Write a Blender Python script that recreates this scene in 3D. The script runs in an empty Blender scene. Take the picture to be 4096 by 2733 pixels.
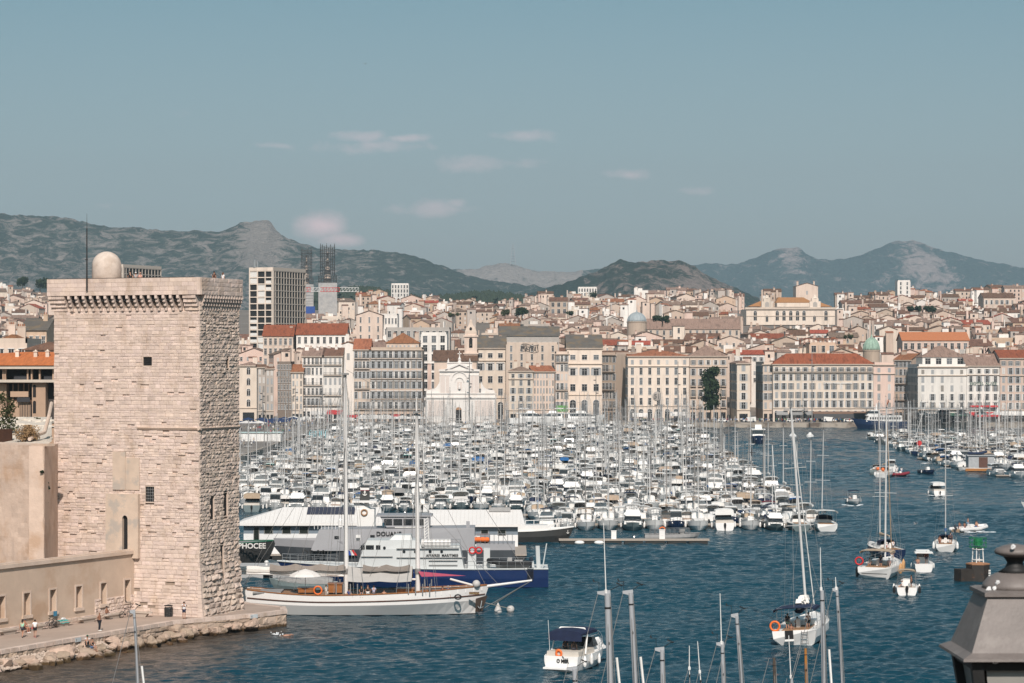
import bpy, math, random
from math import sin, cos, pi, radians, sqrt
from mathutils import Vector, Matrix
R = random.Random(7)
SC = bpy.context.scene
COL = SC.collection
# ---------------------------------------------------------------- camera
F, CX, YH, H = 9880.0, 2048.0, 1440.0, 27.0      # focal length and principal point measured on the 4096 px photograph, eye height (m)
cd = bpy.data.cameras.new('camera'); cam = bpy.data.objects.new('camera', cd); COL.objects.link(cam)
cam.location = (0, 0, H); cam.rotation_euler = (pi/2, 0, 0)
cd.sensor_width = 36; cd.lens = 36*F/4096; cd.shift_y = (YH-1366.5)/4096
cd.clip_start = .5; cd.clip_end = 40000
cd.dof.use_dof = True; cd.dof.focus_distance = 330; cd.dof.aperture_fstop = 16
SC.camera = cam
# ---------------------------------------------------------------- light and exposure
SUN = Vector((.035, -.765, .645)).normalized()       # towards the sun: behind the camera, high afternoon
ELEV = math.asin(SUN.z); AZ = math.atan2(SUN.x, SUN.y)
ld = bpy.data.lights.new('sun', 'SUN'); ld.energy = 4.6; ld.angle = radians(.53); ld.color = (1, .895, .81)
lo = bpy.data.objects.new('sun', ld); COL.objects.link(lo); lo.rotation_euler = SUN.to_track_quat('Z', 'Y').to_euler()
SC.view_settings.view_transform = 'Standard'; SC.view_settings.look = 'None'; SC.view_settings.exposure = 0.0; SC.view_settings.gamma = 1
SC.cycles.max_bounces = 6; SC.cycles.diffuse_bounces = 2; SC.cycles.glossy_bounces = 3; SC.cycles.transmission_bounces = 3
SC.cycles.volume_bounces = 0; SC.cycles.transparent_max_bounces = 6; SC.cycles.caustics_reflective = False; SC.cycles.caustics_refractive = False
wd = bpy.data.worlds.new('World'); SC.world = wd; wd.use_nodes = True
nt = wd.node_tree; N = nt.nodes; L = nt.links
for n in list(N): N.remove(n)
out = N.new('ShaderNodeOutputWorld'); bg = N.new('ShaderNodeBackground'); L.new(bg.outputs[0], out.inputs[0])
sky = N.new('ShaderNodeTexSky'); sky.sky_type = 'NISHITA'; sky.sun_disc = False
sky.sun_elevation = ELEV; sky.sun_rotation = AZ; sky.air_density = 1.0; sky.dust_density = 2.2; sky.ozone_density = 1.0
bg.inputs['Strength'].default_value = .066
hs = N.new('ShaderNodeHueSaturation'); hs.inputs['Saturation'].default_value = .62; hs.inputs['Hue'].default_value = .475
L.new(sky.outputs[0], hs.inputs['Color'])
tc = N.new('ShaderNodeTexCoord'); sep = N.new('ShaderNodeSeparateXYZ'); L.new(tc.outputs['Generated'], sep.inputs[0])
def wmath(op, a, b=None, c=None):
    n = N.new('ShaderNodeMath'); n.operation = op
    for i, v in enumerate((a, b, c)):
        if v is None: continue
        if isinstance(v, (int, float)): n.inputs[i].default_value = v
        else: L.new(v, n.inputs[i])
    return n.outputs[0]
# thin fair-weather clouds low over the hills: direction coordinates u = x/y, v = z/y
yy = wmath('MAXIMUM', sep.outputs[1], .05)
u = wmath('DIVIDE', sep.outputs[0], yy); v = wmath('DIVIDE', sep.outputs[2], yy)
nz = N.new('ShaderNodeTexNoise'); nz.inputs['Scale'].default_value = 80; nz.inputs['Detail'].default_value = 7; nz.inputs['Roughness'].default_value = .6
mp = N.new('ShaderNodeMapping'); mp.inputs['Scale'].default_value = (1, 1, 1.7); L.new(tc.outputs['Generated'], mp.inputs[0]); L.new(mp.outputs[0], nz.inputs[0])
dens = None
for (px, py, w, h, a) in [(1275, 900, 105, 52, 1.15), (1370, 960, 95, 30, 1.0), (1435, 545, 115, 30, .75), (1630, 553, 80, 20, .8), (2090, 545, 150, 26, .62), (1480, 585, 330, 32, .5),
                          (1080, 582, 130, 18, .55), (1735, 835, 160, 40, .72), (1825, 812, 50, 22, .8), (1950, 650, 260, 42, .5), (2520, 698, 110, 26, .5), (2780, 765, 260, 22, .35), (460, 825, 150, 30, .5), (600, 470, 420, 40, .2), (300, 600, 300, 30, .2)]:
    du = wmath('MULTIPLY', wmath('SUBTRACT', u, (px-CX)/F), F/w); dv = wmath('MULTIPLY', wmath('SUBTRACT', v, (YH-py)/F), F/h)
    d2 = wmath('ADD', wmath('MULTIPLY', du, du), wmath('MULTIPLY', dv, dv))
    g = wmath('MULTIPLY', wmath('EXPONENT', wmath('MULTIPLY', d2, -.8)), a)
    dens = g if dens is None else wmath('MAXIMUM', dens, g)
thr = wmath('SUBTRACT', wmath('ADD', dens, wmath('MULTIPLY', nz.outputs[0], 1.05)), .82)
cm = wmath('MULTIPLY', wmath('MINIMUM', wmath('MAXIMUM', thr, 0), 1), .55)
grad = N.new('ShaderNodeMapRange'); grad.inputs[1].default_value = .03; grad.inputs[2].default_value = .16; L.new(sep.outputs[2], grad.inputs[0])
tnt = N.new('ShaderNodeMix'); tnt.data_type = 'RGBA'; L.new(grad.outputs[0], tnt.inputs[0]); tnt.inputs[6].default_value = (1.36, 1.32, 1.32, 1); tnt.inputs[7].default_value = (.68, .98, 1.09, 1)
mul = N.new('ShaderNodeMix'); mul.data_type = 'RGBA'; mul.blend_type = 'MULTIPLY'; mul.inputs[0].default_value = 1; L.new(hs.outputs[0], mul.inputs[6]); L.new(tnt.outputs[2], mul.inputs[7])
mixc = N.new('ShaderNodeMix'); mixc.data_type = 'RGBA'
L.new(cm, mixc.inputs[0]); L.new(mul.outputs[2], mixc.inputs[6]); mixc.inputs[7].default_value = (22, 13.8, 13.8, 1)
L.new(mixc.outputs[2], bg.inputs[0])
# ---------------------------------------------------------------- small library
def dist(py, z=0.): return F*(H-z)/(py-YH)            # distance of a point at height z seen on photo row py
def at(px, D, z=0.): return Vector(((px-CX)/F*D, D, z))
def zat(py, D): return H-(py-YH)*D/F
def on(px, py, z=0.): return at(px, dist(py, z), z)
def pxx(X, D): return CX+X/D*F
MATS = {}
def mat(name, col=(.5, .5, .5), rough=.7, var=.12, scale=1.5, bump=0., bscale=20., metal=0., rand=0., tint=False, spec=.4, stretch=(1, 1, 1), col2=None, c2=(.45, .62), s2=.6, coat=0., wet=0.):
    """procedural paint, plaster, stone, metal ...: base colour broken up by noise, optional second (stain) colour, per-object and per-block variation, bump"""
    if name in MATS: return MATS[name]
    m = bpy.data.materials.new(name); m.use_nodes = True; t = m.node_tree; n = t.nodes; l = t.links
    b = n['Principled BSDF']; b.inputs['Roughness'].default_value = rough; b.inputs['Metallic'].default_value = metal
    b.inputs['Specular IOR Level'].default_value = spec; b.inputs['Coat Weight'].default_value = coat
    tcn = n.new('ShaderNodeTexCoord'); mpn = n.new('ShaderNodeMapping'); mpn.inputs['Scale'].default_value = stretch; l.new(tcn.outputs['Object'], mpn.inputs[0])
    def noise(s, d=5):
        x = n.new('ShaderNodeTexNoise'); x.inputs['Scale'].default_value = s; x.inputs['Detail'].default_value = d; x.inputs['Roughness'].default_value = .62; l.new(mpn.outputs[0], x.inputs[0]); return x.outputs[0]
    def mix(fac, a, b_, blend='MIX'):
        x = n.new('ShaderNodeMix'); x.data_type = 'RGBA'; x.blend_type = blend
        for s, vv in ((0, fac), (6, a), (7, b_)):
            if hasattr(vv, 'is_linked'): l.new(vv, x.inputs[s])
            else: x.inputs[s].default_value = vv if s == 0 else (*vv[:3], 1)
        return x.outputs[2]
    def ramp(fac, a, b_):
        x = n.new('ShaderNodeMapRange'); x.inputs[1].default_value = a; x.inputs[2].default_value = b_; l.new(fac, x.inputs[0]); return x.outputs[0]
    c = mix(ramp(noise(scale), .3, .7), [x*(1-var) for x in col], [min(1, x*(1+var)) for x in col])
    if col2: c = mix(ramp(noise(s2), *c2), c, col2)
    if wet:   # dark algae band just above the waterline, with a ragged upper edge
        gp = n.new('ShaderNodeNewGeometry'); sx_ = n.new('ShaderNodeSeparateXYZ'); l.new(gp.outputs['Position'], sx_.inputs[0]); ad = n.new('ShaderNodeMath'); ad.operation = 'MULTIPLY_ADD'; ad.inputs[1].default_value = -.9; l.new(noise(1.4), ad.inputs[0]); l.new(sx_.outputs[2], ad.inputs[2]); c = mix(ramp(ad.outputs[0], wet-.45+.12, wet-.45-.12), c, (.075, .042, .016))
    if tint:
        a = n.new('ShaderNodeAttribute'); a.attribute_name = 'tint'; c = mix(1., c, a.outputs['Color'], 'MULTIPLY')
    if rand:
        o = n.new('ShaderNodeObjectInfo'); h = n.new('ShaderNodeHueSaturation')
        mr = n.new('ShaderNodeMapRange'); mr.inputs[3].default_value = 1-rand; mr.inputs[4].default_value = 1+rand*.8; l.new(o.outputs['Random'], mr.inputs[0])
        l.new(mr.outputs[0], h.inputs['Value']); l.new(c, h.inputs['Color'])
        mh = n.new('ShaderNodeMath'); mh.operation = 'MULTIPLY_ADD'; mh.inputs[1].default_value = -rand*.08; mh.inputs[2].default_value = .5+rand*.04; l.new(o.outputs['Random'], mh.inputs[0]); l.new(mh.outputs[0], h.inputs['Hue'])
        c = h.outputs[0]
    l.new(c, b.inputs['Base Color'])
    if bump:
        bn = n.new('ShaderNodeBump'); bn.inputs['Strength'].default_value = 1; bn.inputs['Distance'].default_value = bump; l.new(noise(bscale, 6), bn.inputs['Height']); l.new(bn.outputs[0], b.inputs['Normal'])
    MATS[name] = m; return m
class MB:
    def __init__(s): s.v = []; s.f = []; s.m = []; s.t = []; s.cm = 0; s.ct = None; s.any = False
    def add(s, vs, fs):
        o = len(s.v); s.v += [tuple(p) for p in vs]
        for f in fs: s.f.append([i+o for i in f]); s.m.append(s.cm); s.t.append(s.ct)
        return s
    def hexa(s, p): return s.add(p, [(3, 2, 1, 0), (4, 5, 6, 7), (0, 1, 5, 4), (1, 2, 6, 5), (2, 3, 7, 6), (3, 0, 4, 7)])
    def box(s, c, d, rz=0, tx=1, ty=1, ry=0):
        x, y, z = d[0]/2, d[1]/2, d[2]/2; P = []
        for zz, k, q in ((-z, 1, 1), (z, tx, ty)):
            for a, b in ((-x, -y), (x, -y), (x, y), (-x, y)): P.append(Vector((a*k, b*q, zz)))
        if ry: P = [Matrix.Rotation(ry, 3, 'Y') @ p for p in P]
        if rz: P = [Matrix.Rotation(rz, 3, 'Z') @ p for p in P]
        return s.hexa([p+Vector(c) for p in P])
    def b2(s, a, b): return s.box([(a[i]+b[i])/2 for i in range(3)], [abs(b[i]-a[i]) for i in range(3)])
    def ext(s, poly, vec):
        n = len(poly); P = [Vector(p) for p in poly]; Q = [p+Vector(vec) for p in P]
        return s.add(P+Q, [tuple(range(n))[::-1], tuple(range(n, 2*n))]+[(i, (i+1) % n, n+(i+1) % n, n+i) for i in range(n)])
    def tube(s, a, b, r, r2=None, n=6):
        a = Vector(a); b = Vector(b); r2 = r if r2 is None else r2; d = (b-a)
        if d.length < 1e-6: return s
        q = d.to_track_quat('Z', 'Y'); P = []
        for p, rr in ((a, r), (b, r2)):
            for i in range(n): P.append(p+q @ Vector((rr*cos(2*pi*i/n), rr*sin(2*pi*i/n), 0)))
        return s.add(P, [(i, (i+1) % n, n+(i+1) % n, n+i) for i in range(n)]+[tuple(range(n))[::-1], tuple(range(n, 2*n))])
    def path(s, pts, r, n=5):
        for a, b in zip(pts, pts[1:]): s.tube(a, b, r, n=n)
        return s
    def lathe(s, prof, c=(0, 0, 0), n=16, sx=1, sy=1):
        P = []; c = Vector(c)
        for r, z in prof:
            for i in range(n): P.append(c+Vector((r*sx*cos(2*pi*i/n+pi/n), r*sy*sin(2*pi*i/n+pi/n), z)))
        k = len(prof); fs = [(j*n+i, j*n+(i+1) % n, (j+1)*n+(i+1) % n, (j+1)*n+i) for j in range(k-1) for i in range(n)]
        return s.add(P, fs+[tuple(range(n))[::-1], tuple(range((k-1)*n, k*n))])
    def loft(s, secs, closed=False, caps=True):
        n = len(secs[0]); P = [p for q in secs for p in q]; k = len(secs)
        fs = [(j*n+i, j*n+(i+1) % n, (j+1)*n+(i+1) % n, (j+1)*n+i) for j in range(k-1) for i in range(n if closed else n-1)]
        if caps: fs += [tuple(range(n))[::-1], tuple(range((k-1)*n, k*n))]
        return s.add(P, fs)
    def ball(s, c, r, nu=8, nv=6, jit=0, rnd=R):
        r = (r, r, r) if isinstance(r, (int, float)) else r
        prof = []; P = []; c = Vector(c)
        for j in range(1, nv):
            th = pi*j/nv
            for i in range(nu):
                k = 1+rnd.uniform(-jit, jit); P.append(c+Vector((r[0]*sin(th)*cos(2*pi*i/nu)*k, r[1]*sin(th)*sin(2*pi*i/nu)*k, -r[2]*cos(th)*k)))
        P += [c+Vector((0, 0, -r[2])), c+Vector((0, 0, r[2]))]; a = len(P)-2
        fs = [(j*nu+i, j*nu+(i+1) % nu, (j+1)*nu+(i+1) % nu, (j+1)*nu+i) for j in range(nv-2) for i in range(nu)]
        fs += [(a, (i+1) % nu, i) for i in range(nu)]+[(a+1, (nv-2)*nu+i, (nv-2)*nu+(i+1) % nu) for i in range(nu)]
        return s.add(P, fs)
    def merge(s, o, M=None, mm=None):
        k = len(s.v); s.v += [tuple(M @ Vector(p)) for p in o.v] if M else o.v
        s.f += [[i+k for i in f] for f in o.f]; s.m += [mm[i] if mm else i for i in o.m]; s.t += o.t; return s
    def mesh(s, name, mats, smooth=False):
        me = bpy.data.meshes.new(name); me.from_pydata(s.v, [], s.f)
        for m in (mats if isinstance(mats, (list, tuple)) else [mats]): me.materials.append(m)
        me.polygons.foreach_set('material_index', s.m)
        if smooth: me.polygons.foreach_set('use_smooth', [True]*len(s.f))
        if any(t is not None for t in s.t):
            a = me.color_attributes.new('tint', 'FLOAT_COLOR', 'CORNER'); buf = []
            for f, t in zip(s.f, s.t):
                c = (1, 1, 1, 1) if t is None else ((t, t, t, 1) if isinstance(t, float) else (*t, 1)); buf += list(c)*len(f)
            a.data.foreach_set('color', buf)
        me.update(); return me
    def build(s, name, mats, parent=None, loc=(0, 0, 0), rz=0, smooth=False): return put(name, s.mesh(name, mats, smooth), parent, loc, rz)
def put(name, me, parent=None, loc=(0, 0, 0), rz=0):
    o = bpy.data.objects.new(name, me); COL.objects.link(o); o.location = loc; o.rotation_euler = (0, 0, rz)
    if parent: o.parent = parent
    return o
def tag(o, label=None, cat=None, group=None, kind=None):
    for k, x in (('label', label), ('category', cat), ('group', group), ('kind', kind)):
        if x: o[k] = x
    return o
def T(name, label, cat, loc=(0, 0, 0), rz=0, group=None):
    return tag(put(name, None, None, loc, rz), label, cat, group)
def dup(o, loc=None, rz=None, label=None, group=None):
    def cp(x, par):
        c = x.copy(); COL.objects.link(c)
        if par: c.parent = par
        for ch in KIDS(x): cp(ch, c)
        return c
    c = cp(o, None)
    if loc is not None: c.location = loc
    if rz is not None: c.rotation_euler = (0, 0, rz)
    if label: c['label'] = label
    if group: c['group'] = group
    return c
_kids = {}
def KIDS(x):
    if x.name not in _kids: _kids[x.name] = list(x.children)
    return _kids[x.name]
def struct(name, mb, m, **k): return tag(mb.build(name, m, **k), kind='structure')
TMP = bpy.data.scenes.new('workbench')
def baked(o):   # mesh of an object with its modifiers applied, evaluated in an otherwise empty scene
    TMP.collection.objects.link(o)
    with bpy.context.temp_override(scene=TMP, view_layer=TMP.view_layers[0]): dg = bpy.context.evaluated_depsgraph_get(); dg.update(); me = bpy.data.meshes.new_from_object(o.evaluated_get(dg), depsgraph=dg)
    bpy.data.objects.remove(o); return me
def words(txt, size, m, parent, loc, rot=(pi/2, 0, 0), ext=.02, bold=0., sp=1.):
    c = bpy.data.curves.new('lettering', 'FONT'); c.body = txt; c.size = size; c.align_x = 'CENTER'; c.extrude = ext; c.offset = bold; c.space_character = sp
    c.resolution_u = 4; o = bpy.data.objects.new('lettering', c); me = baked(o)
    me.name = 'lettering'; me.materials.clear(); me.materials.append(m); o = put('lettering', me, parent, loc); o.rotation_euler = rot; return o
ORD = 'first second third fourth fifth sixth seventh eighth ninth tenth eleventh twelfth thirteenth fourteenth fifteenth sixteenth seventeenth eighteenth nineteenth twentieth'.split()+['twenty-'+w for w in 'first second third fourth fifth sixth seventh eighth ninth'.split()]+['thirtieth', 'thirty-first', 'thirty-second', 'thirty-third', 'thirty-fourth']
# ---------------------------------------------------------------- shared materials
stone = mat('limestone', (.61, .488, .42), .9, .10, 1.2, .05, 5, tint=True, col2=(.46, .345, .265), c2=(.52, .74), s2=.55, stretch=(1, 1, .45))
stone_rough = mat('rusticated_limestone', (.52, .425, .36), .95, .16, 2, .12, 4, tint=True)
stone_smooth = mat('ashlar', (.60, .475, .39), .85, .09, .6, .015, 9, col2=(.50, .36, .26), c2=(.52, .7), s2=.22, stretch=(1, 1, .8))
plaster_old = mat('old_plaster', (.57, .435, .35), .9, .13, .5, .04, 3, col2=(.47, .32, .225), c2=(.5, .66), s2=.28)
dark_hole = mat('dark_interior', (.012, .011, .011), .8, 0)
mortar = mat('mortar', (.30, .23, .18), .95, .1)
white = mat('white_gelcoat', (.77, .755, .735), .35, .05, .8, rand=.1)
offwhite = mat('offwhite_paint', (.78, .76, .73), .45, .08, .8, col2=(.56, .53, .49), c2=(.55, .75), s2=.5)
deckm = mat('deck_beige', (.55, .50, .44), .7, .1)
teak = mat('teak', (.30, .17, .09), .6, .2, 3)
varnish = mat('varnished_wood', (.28, .11, .035), .35, .2, 3)
navy = mat('navy_canvas', (.012, .02, .055), .8, .2, 2, rand=.2)
blue = mat('blue_canvas', (.02, .12, .33), .75, .15, 2, rand=.25)
teal = mat('teal_canvas', (.05, .33, .29), .75, .15, 2)
beige = mat('beige_canvas', (.48, .36, .26), .8, .1, 2, rand=.12)
greyc = mat('grey_canvas', (.30, .295, .29), .8, .12, 2, rand=.2)
black = mat('black_rubber', (.012, .012, .013), .6, .1)
burg = mat('burgundy_canvas', (.20, .02, .035), .8, .1, 2)
orange = mat('orange_plastic', (.75, .16, .03), .5, .06)
red = mat('red_paint', (.55, .025, .025), .5, .08)
alu = mat('aluminium_mast', (.56, .55, .54), .45, .08, .5, rand=.15)
alu_dark = mat('dark_mast', (.24, .225, .215), .45, .1, rand=.3)
steel = mat('stainless_steel', (.55, .55, .55), .3, .05, metal=.8)
rail = mat('iron_railing', (.035, .033, .032), .6)
wire = mat('rigging_wire', (.22, .215, .21), .5, 0)
rope = mat('rope', (.36, .31, .25), .9, .1)
glass = mat('dark_glass', (.018, .021, .024), .12, .2, 3, spec=.7)
glass_lt = mat('pale_window_pane', (.12, .13, .14), .15, .3, 4, spec=.7)
hullgrey = mat('grey_green_hull', (.17, .21, .215), .4, .1, rand=.2)
hullblue = mat('dark_blue_hull', (.012, .028, .075), .3, .1)
antif = mat('antifouling', (.03, .05, .07), .7, .2)
wood_dock = mat('weathered_planks', (.36, .31, .265), .9, .15, 2, stretch=(6, 1, 1))
skin = mat('skin', (.42, .225, .15), .6, .08, 9)
skin_dk = mat('tanned_skin', (.27, .125, .075), .6, .08, 9)
hair_dk = mat('dark_hair', (.018, .012, .009), .7, .1)
# ================================================================ setting: water, hills, ground, quays
def water_mat():
    m = bpy.data.materials.new('harbour_water'); m.use_nodes = True; t = m.node_tree; n = t.nodes; l = t.links; b = n['Principled BSDF']
    b.inputs['Roughness'].default_value = .09; b.inputs['IOR'].default_value = 1.33; b.inputs['Specular IOR Level'].default_value = .27
    g = n.new('ShaderNodeNewGeometry')
    def noise(sx, sy, d, rough=.55, dist=0., off=0):
        mp = n.new('ShaderNodeMapping'); mp.inputs['Scale'].default_value = (sx, sy, 1); mp.inputs['Rotation'].default_value = (0, 0, .12); mp.inputs['Location'].default_value = (off, off, 0); l.new(g.outputs['Position'], mp.inputs[0])
        x = n.new('ShaderNodeTexNoise'); x.inputs['Scale'].default_value = 1; x.inputs['Detail'].default_value = d; x.inputs['Roughness'].default_value = rough; x.inputs['Distortion'].default_value = dist; l.new(mp.outputs[0], x.inputs[0]); return x.outputs[0]
    def mth(op, a, b_):
        x = n.new('ShaderNodeMath'); x.operation = op
        for i, q in enumerate((a, b_)):
            if isinstance(q, (int, float)): x.inputs[i].default_value = q
            else: l.new(q, x.inputs[i])
        return x.outputs[0]
    big = noise(.010, .035, 3, .5, .6); chop = noise(.42, .55, 6, .62, .3); swell = noise(.11, .15, 3, .5, .4, 9)
    amp = mth('ADD', mth('MULTIPLY', big, 1.3), .12)          # wind patches: calmer and rougher water
    h = mth('MULTIPLY', mth('ADD', mth('MULTIPLY', chop, .62), mth('MULTIPLY', swell, .75)), amp)
    bn = n.new('ShaderNodeBump'); bn.inputs['Strength'].default_value = 1; bn.inputs['Distance'].default_value = 1.1; l.new(h, bn.inputs['Height']); l.new(bn.outputs[0], b.inputs['Normal'])
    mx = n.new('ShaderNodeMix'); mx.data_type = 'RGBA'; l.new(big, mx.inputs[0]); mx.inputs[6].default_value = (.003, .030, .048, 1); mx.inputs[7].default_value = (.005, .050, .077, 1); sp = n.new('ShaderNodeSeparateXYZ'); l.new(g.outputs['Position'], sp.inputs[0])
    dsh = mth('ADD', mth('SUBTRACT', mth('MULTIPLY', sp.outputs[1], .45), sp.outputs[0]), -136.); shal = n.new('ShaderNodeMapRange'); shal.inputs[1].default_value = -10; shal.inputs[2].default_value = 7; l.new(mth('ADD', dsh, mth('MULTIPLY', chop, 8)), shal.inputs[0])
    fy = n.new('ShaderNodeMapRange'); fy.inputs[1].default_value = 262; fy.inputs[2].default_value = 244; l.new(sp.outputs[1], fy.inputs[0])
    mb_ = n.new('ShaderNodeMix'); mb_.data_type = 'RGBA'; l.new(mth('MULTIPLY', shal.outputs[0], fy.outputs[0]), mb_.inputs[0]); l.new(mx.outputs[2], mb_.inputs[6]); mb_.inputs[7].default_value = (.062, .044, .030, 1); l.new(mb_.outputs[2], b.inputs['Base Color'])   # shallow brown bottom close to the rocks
    return m
import numpy as np
def waves(xs, ys, lo, hi, seed, rms):
    rg = np.random.default_rng(seed); Z = np.zeros((len(ys), len(xs))); Xg, Yg = np.meshgrid(xs, ys); tot = 0
    for i in range(46):
        wl = lo*(hi/lo)**rg.random(); k = 2*pi/wl; th = rg.normal(-1.25, .8); a = wl**1.0*rg.uniform(.4, 1.); Z += a*np.sin(k*(Xg*cos(th)+Yg*sin(th))+rg.random()*2*pi); tot += (a*k)**2/2
    Z *= rms/np.sqrt(tot); patch = .72+.38*np.sin(Xg*.021+1.3*np.sin(Yg*.013))*np.sin(Yg*.033+.8*np.sin(Xg*.017)); shel = np.clip((Xg+52+(Yg-200)*-.28+18)/26, .22, 1); shel = np.where(Yg > 262, 1, shel); return Xg, Yg, Z*patch*shel   # calmer in the lee of the fort
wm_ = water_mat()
wv, wf = [], []
def sheet(x0, x1, y0, y1, st, lo, hi, seed, rms):
    xs = np.arange(x0, x1+st/2, st); ys = np.arange(y0, y1+st/2, st); Xg, Yg, Z = waves(xs, ys, lo, hi, seed, rms); e = np.minimum(1, np.minimum(np.minimum(Xg-xs[0], xs[-1]-Xg), np.minimum(Yg-ys[0], ys[-1]-Yg))/(3*st)); Z *= e
    o = len(wv); n = len(xs); wv.extend(zip(Xg.ravel().tolist(), Yg.ravel().tolist(), Z.ravel().tolist())); J, I = np.meshgrid(np.arange(len(ys)-1), np.arange(n-1), indexing='ij'); A = (J*n+I).ravel()+o
    wf.extend(np.stack([A, A+1, A+n+1, A+n], 1).tolist())
sheet(-66, 66, 190, 300, .28, .62, 3.0, 1, .25); sheet(-100, 100, 300, 430, .45, 1.0, 4.5, 2, .24); sheet(-160, 160, 430, 700, 1.1, 2.4, 10, 3, .20); sheet(-220, 230, 700, 990, 1.6, 3.4, 12, 4, .17)
for a in ((-600, 40, 900, 190), (-600, 190, -66, 300), (66, 190, 900, 300), (-600, 300, -100, 430), (100, 300, 900, 430), (-600, 430, -160, 700), (160, 430, 900, 700), (-600, 700, -220, 990), (230, 700, 900, 990)): o = len(wv); wv += [(a[0], a[1], 0), (a[2], a[1], 0), (a[2], a[3], 0), (a[0], a[3], 0)]; wf.append([o, o+1, o+2, o+3])
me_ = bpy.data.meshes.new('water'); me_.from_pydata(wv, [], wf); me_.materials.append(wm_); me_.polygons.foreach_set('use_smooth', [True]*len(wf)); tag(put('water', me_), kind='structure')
struct('sea_floor', MB().add([(-600, 40, -4), (900, 40, -4), (900, 1000, -4), (-600, 1000, -4)], [(0, 1, 2, 3)]), mortar)
def zg(D): return 2+max(0, min(D, 2050)-1045)*.066
asph = mat('quay_paving', (.21, .185, .165), .9, .15, .12, col2=(.27, .24, .21), c2=(.48, .6), s2=.05)
earth = mat('town_ground', (.20, .17, .145), .95, .2, .03)
g = MB(); ys = [985, 1045, 1100, 1300, 1550, 1800, 2050, 3000, 5000, 13000]
for i, y in enumerate(ys): g.v += [(-3800, y, zg(y)), (3800, y, zg(y))]
for i in range(len(ys)-1): k = 2*i; g.f.append([k, k+1, k+3, k+2]); g.m.append(0); g.t.append(None)
struct('ground', g, earth)
far = MB().add([(-70, 984.7, 2.004), (600, 984.7, 2.004), (600, 1046, 2.05), (-70, 1046, 2.05)], [(0, 1, 2, 3)]); struct('pavement', far, asph)
kerb = mat('quay_stone', (.37, .32, .27), .9, .12, .5, col2=(.13, .10, .08), c2=(.5, .62), s2=.12)
struct('quay_kerb', MB().b2((-70, 983.8, -1), (600, 984.7, 2.0)).b2((-71.5, 330, -1), (-70.5, 984, 2.0)), kerb)
lq = MB().add([(-900, 262, 1.95), (-71.5, 262, 1.95), (-71.5, 985, 1.95), (-900, 985, 1.95)], [(0, 1, 2, 3)]); struct('quay_road', lq, asph)
# ---- hills
def hill_mat(name, green, rock, thr, sx, sz, rot=0.):
    m = bpy.data.materials.new(name); m.use_nodes = True; t = m.node_tree; n = t.nodes; l = t.links; b = n['Principled BSDF']; b.inputs['Roughness'].default_value = 1; b.inputs['Specular IOR Level'].default_value = 0
    tcn = n.new('ShaderNodeTexCoord'); mp = n.new('ShaderNodeMapping'); mp.inputs['Scale'].default_value = (sx, sx*.7, sz); mp.inputs['Rotation'].default_value = (0, rot, 0); l.new(tcn.outputs['Object'], mp.inputs[0])
    def noise(k, d, dist=0.):
        x = n.new('ShaderNodeTexNoise'); x.inputs['Scale'].default_value = k; x.inputs['Detail'].default_value = d; x.inputs['Roughness'].default_value = .76; x.inputs['Distortion'].default_value = dist; l.new(mp.outputs[0], x.inputs[0]); return x.outputs[0]
    def mix(f, a, c):
        x = n.new('ShaderNodeMix'); x.data_type = 'RGBA'; l.new(f, x.inputs[0])
        for s, q in ((6, a), (7, c)):
            if hasattr(q, 'is_linked'): l.new(q, x.inputs[s])
            else: x.inputs[s].default_value = (*q, 1)
        return x.outputs[2]
    a = n.new('ShaderNodeAttribute'); a.attribute_name = 'tint'
    def ramp(f, lo, hi):
        x = n.new('ShaderNodeMapRange'); x.inputs[1].default_value = lo; x.inputs[2].default_value = hi; l.new(f, x.inputs[0]); return x.outputs[0]
    add = n.new('ShaderNodeMath'); add.operation = 'ADD'; l.new(noise(1, 9, .8), add.inputs[0]); sc = n.new('ShaderNodeMath'); sc.operation = 'MULTIPLY_ADD'; sc.inputs[1].default_value = .5; sc.inputs[2].default_value = -.25; l.new(a.outputs['Fac'], sc.inputs[0]); l.new(sc.outputs[0], add.inputs[1])
    veg = mix(ramp(noise(5, 6), .35, .65), [x*.55 for x in green], [x*1.5 for x in green])
    rk = mix(ramp(noise(4, 8), .3, .7), [x*.62 for x in rock], rock)
    l.new(mix(ramp(add.outputs[0], thr-.02, thr+.11), veg, rk), b.inputs['Base Color'])
    bn = n.new('ShaderNodeBump'); bn.inputs['Strength'].default_value = .9; bn.inputs['Distance'].default_value = 40; l.new(noise(2.2, 9, .4), bn.inputs['Height']); l.new(bn.outputs[0], b.inputs['Normal'])
    return m
from mathutils import noise as mn
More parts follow.
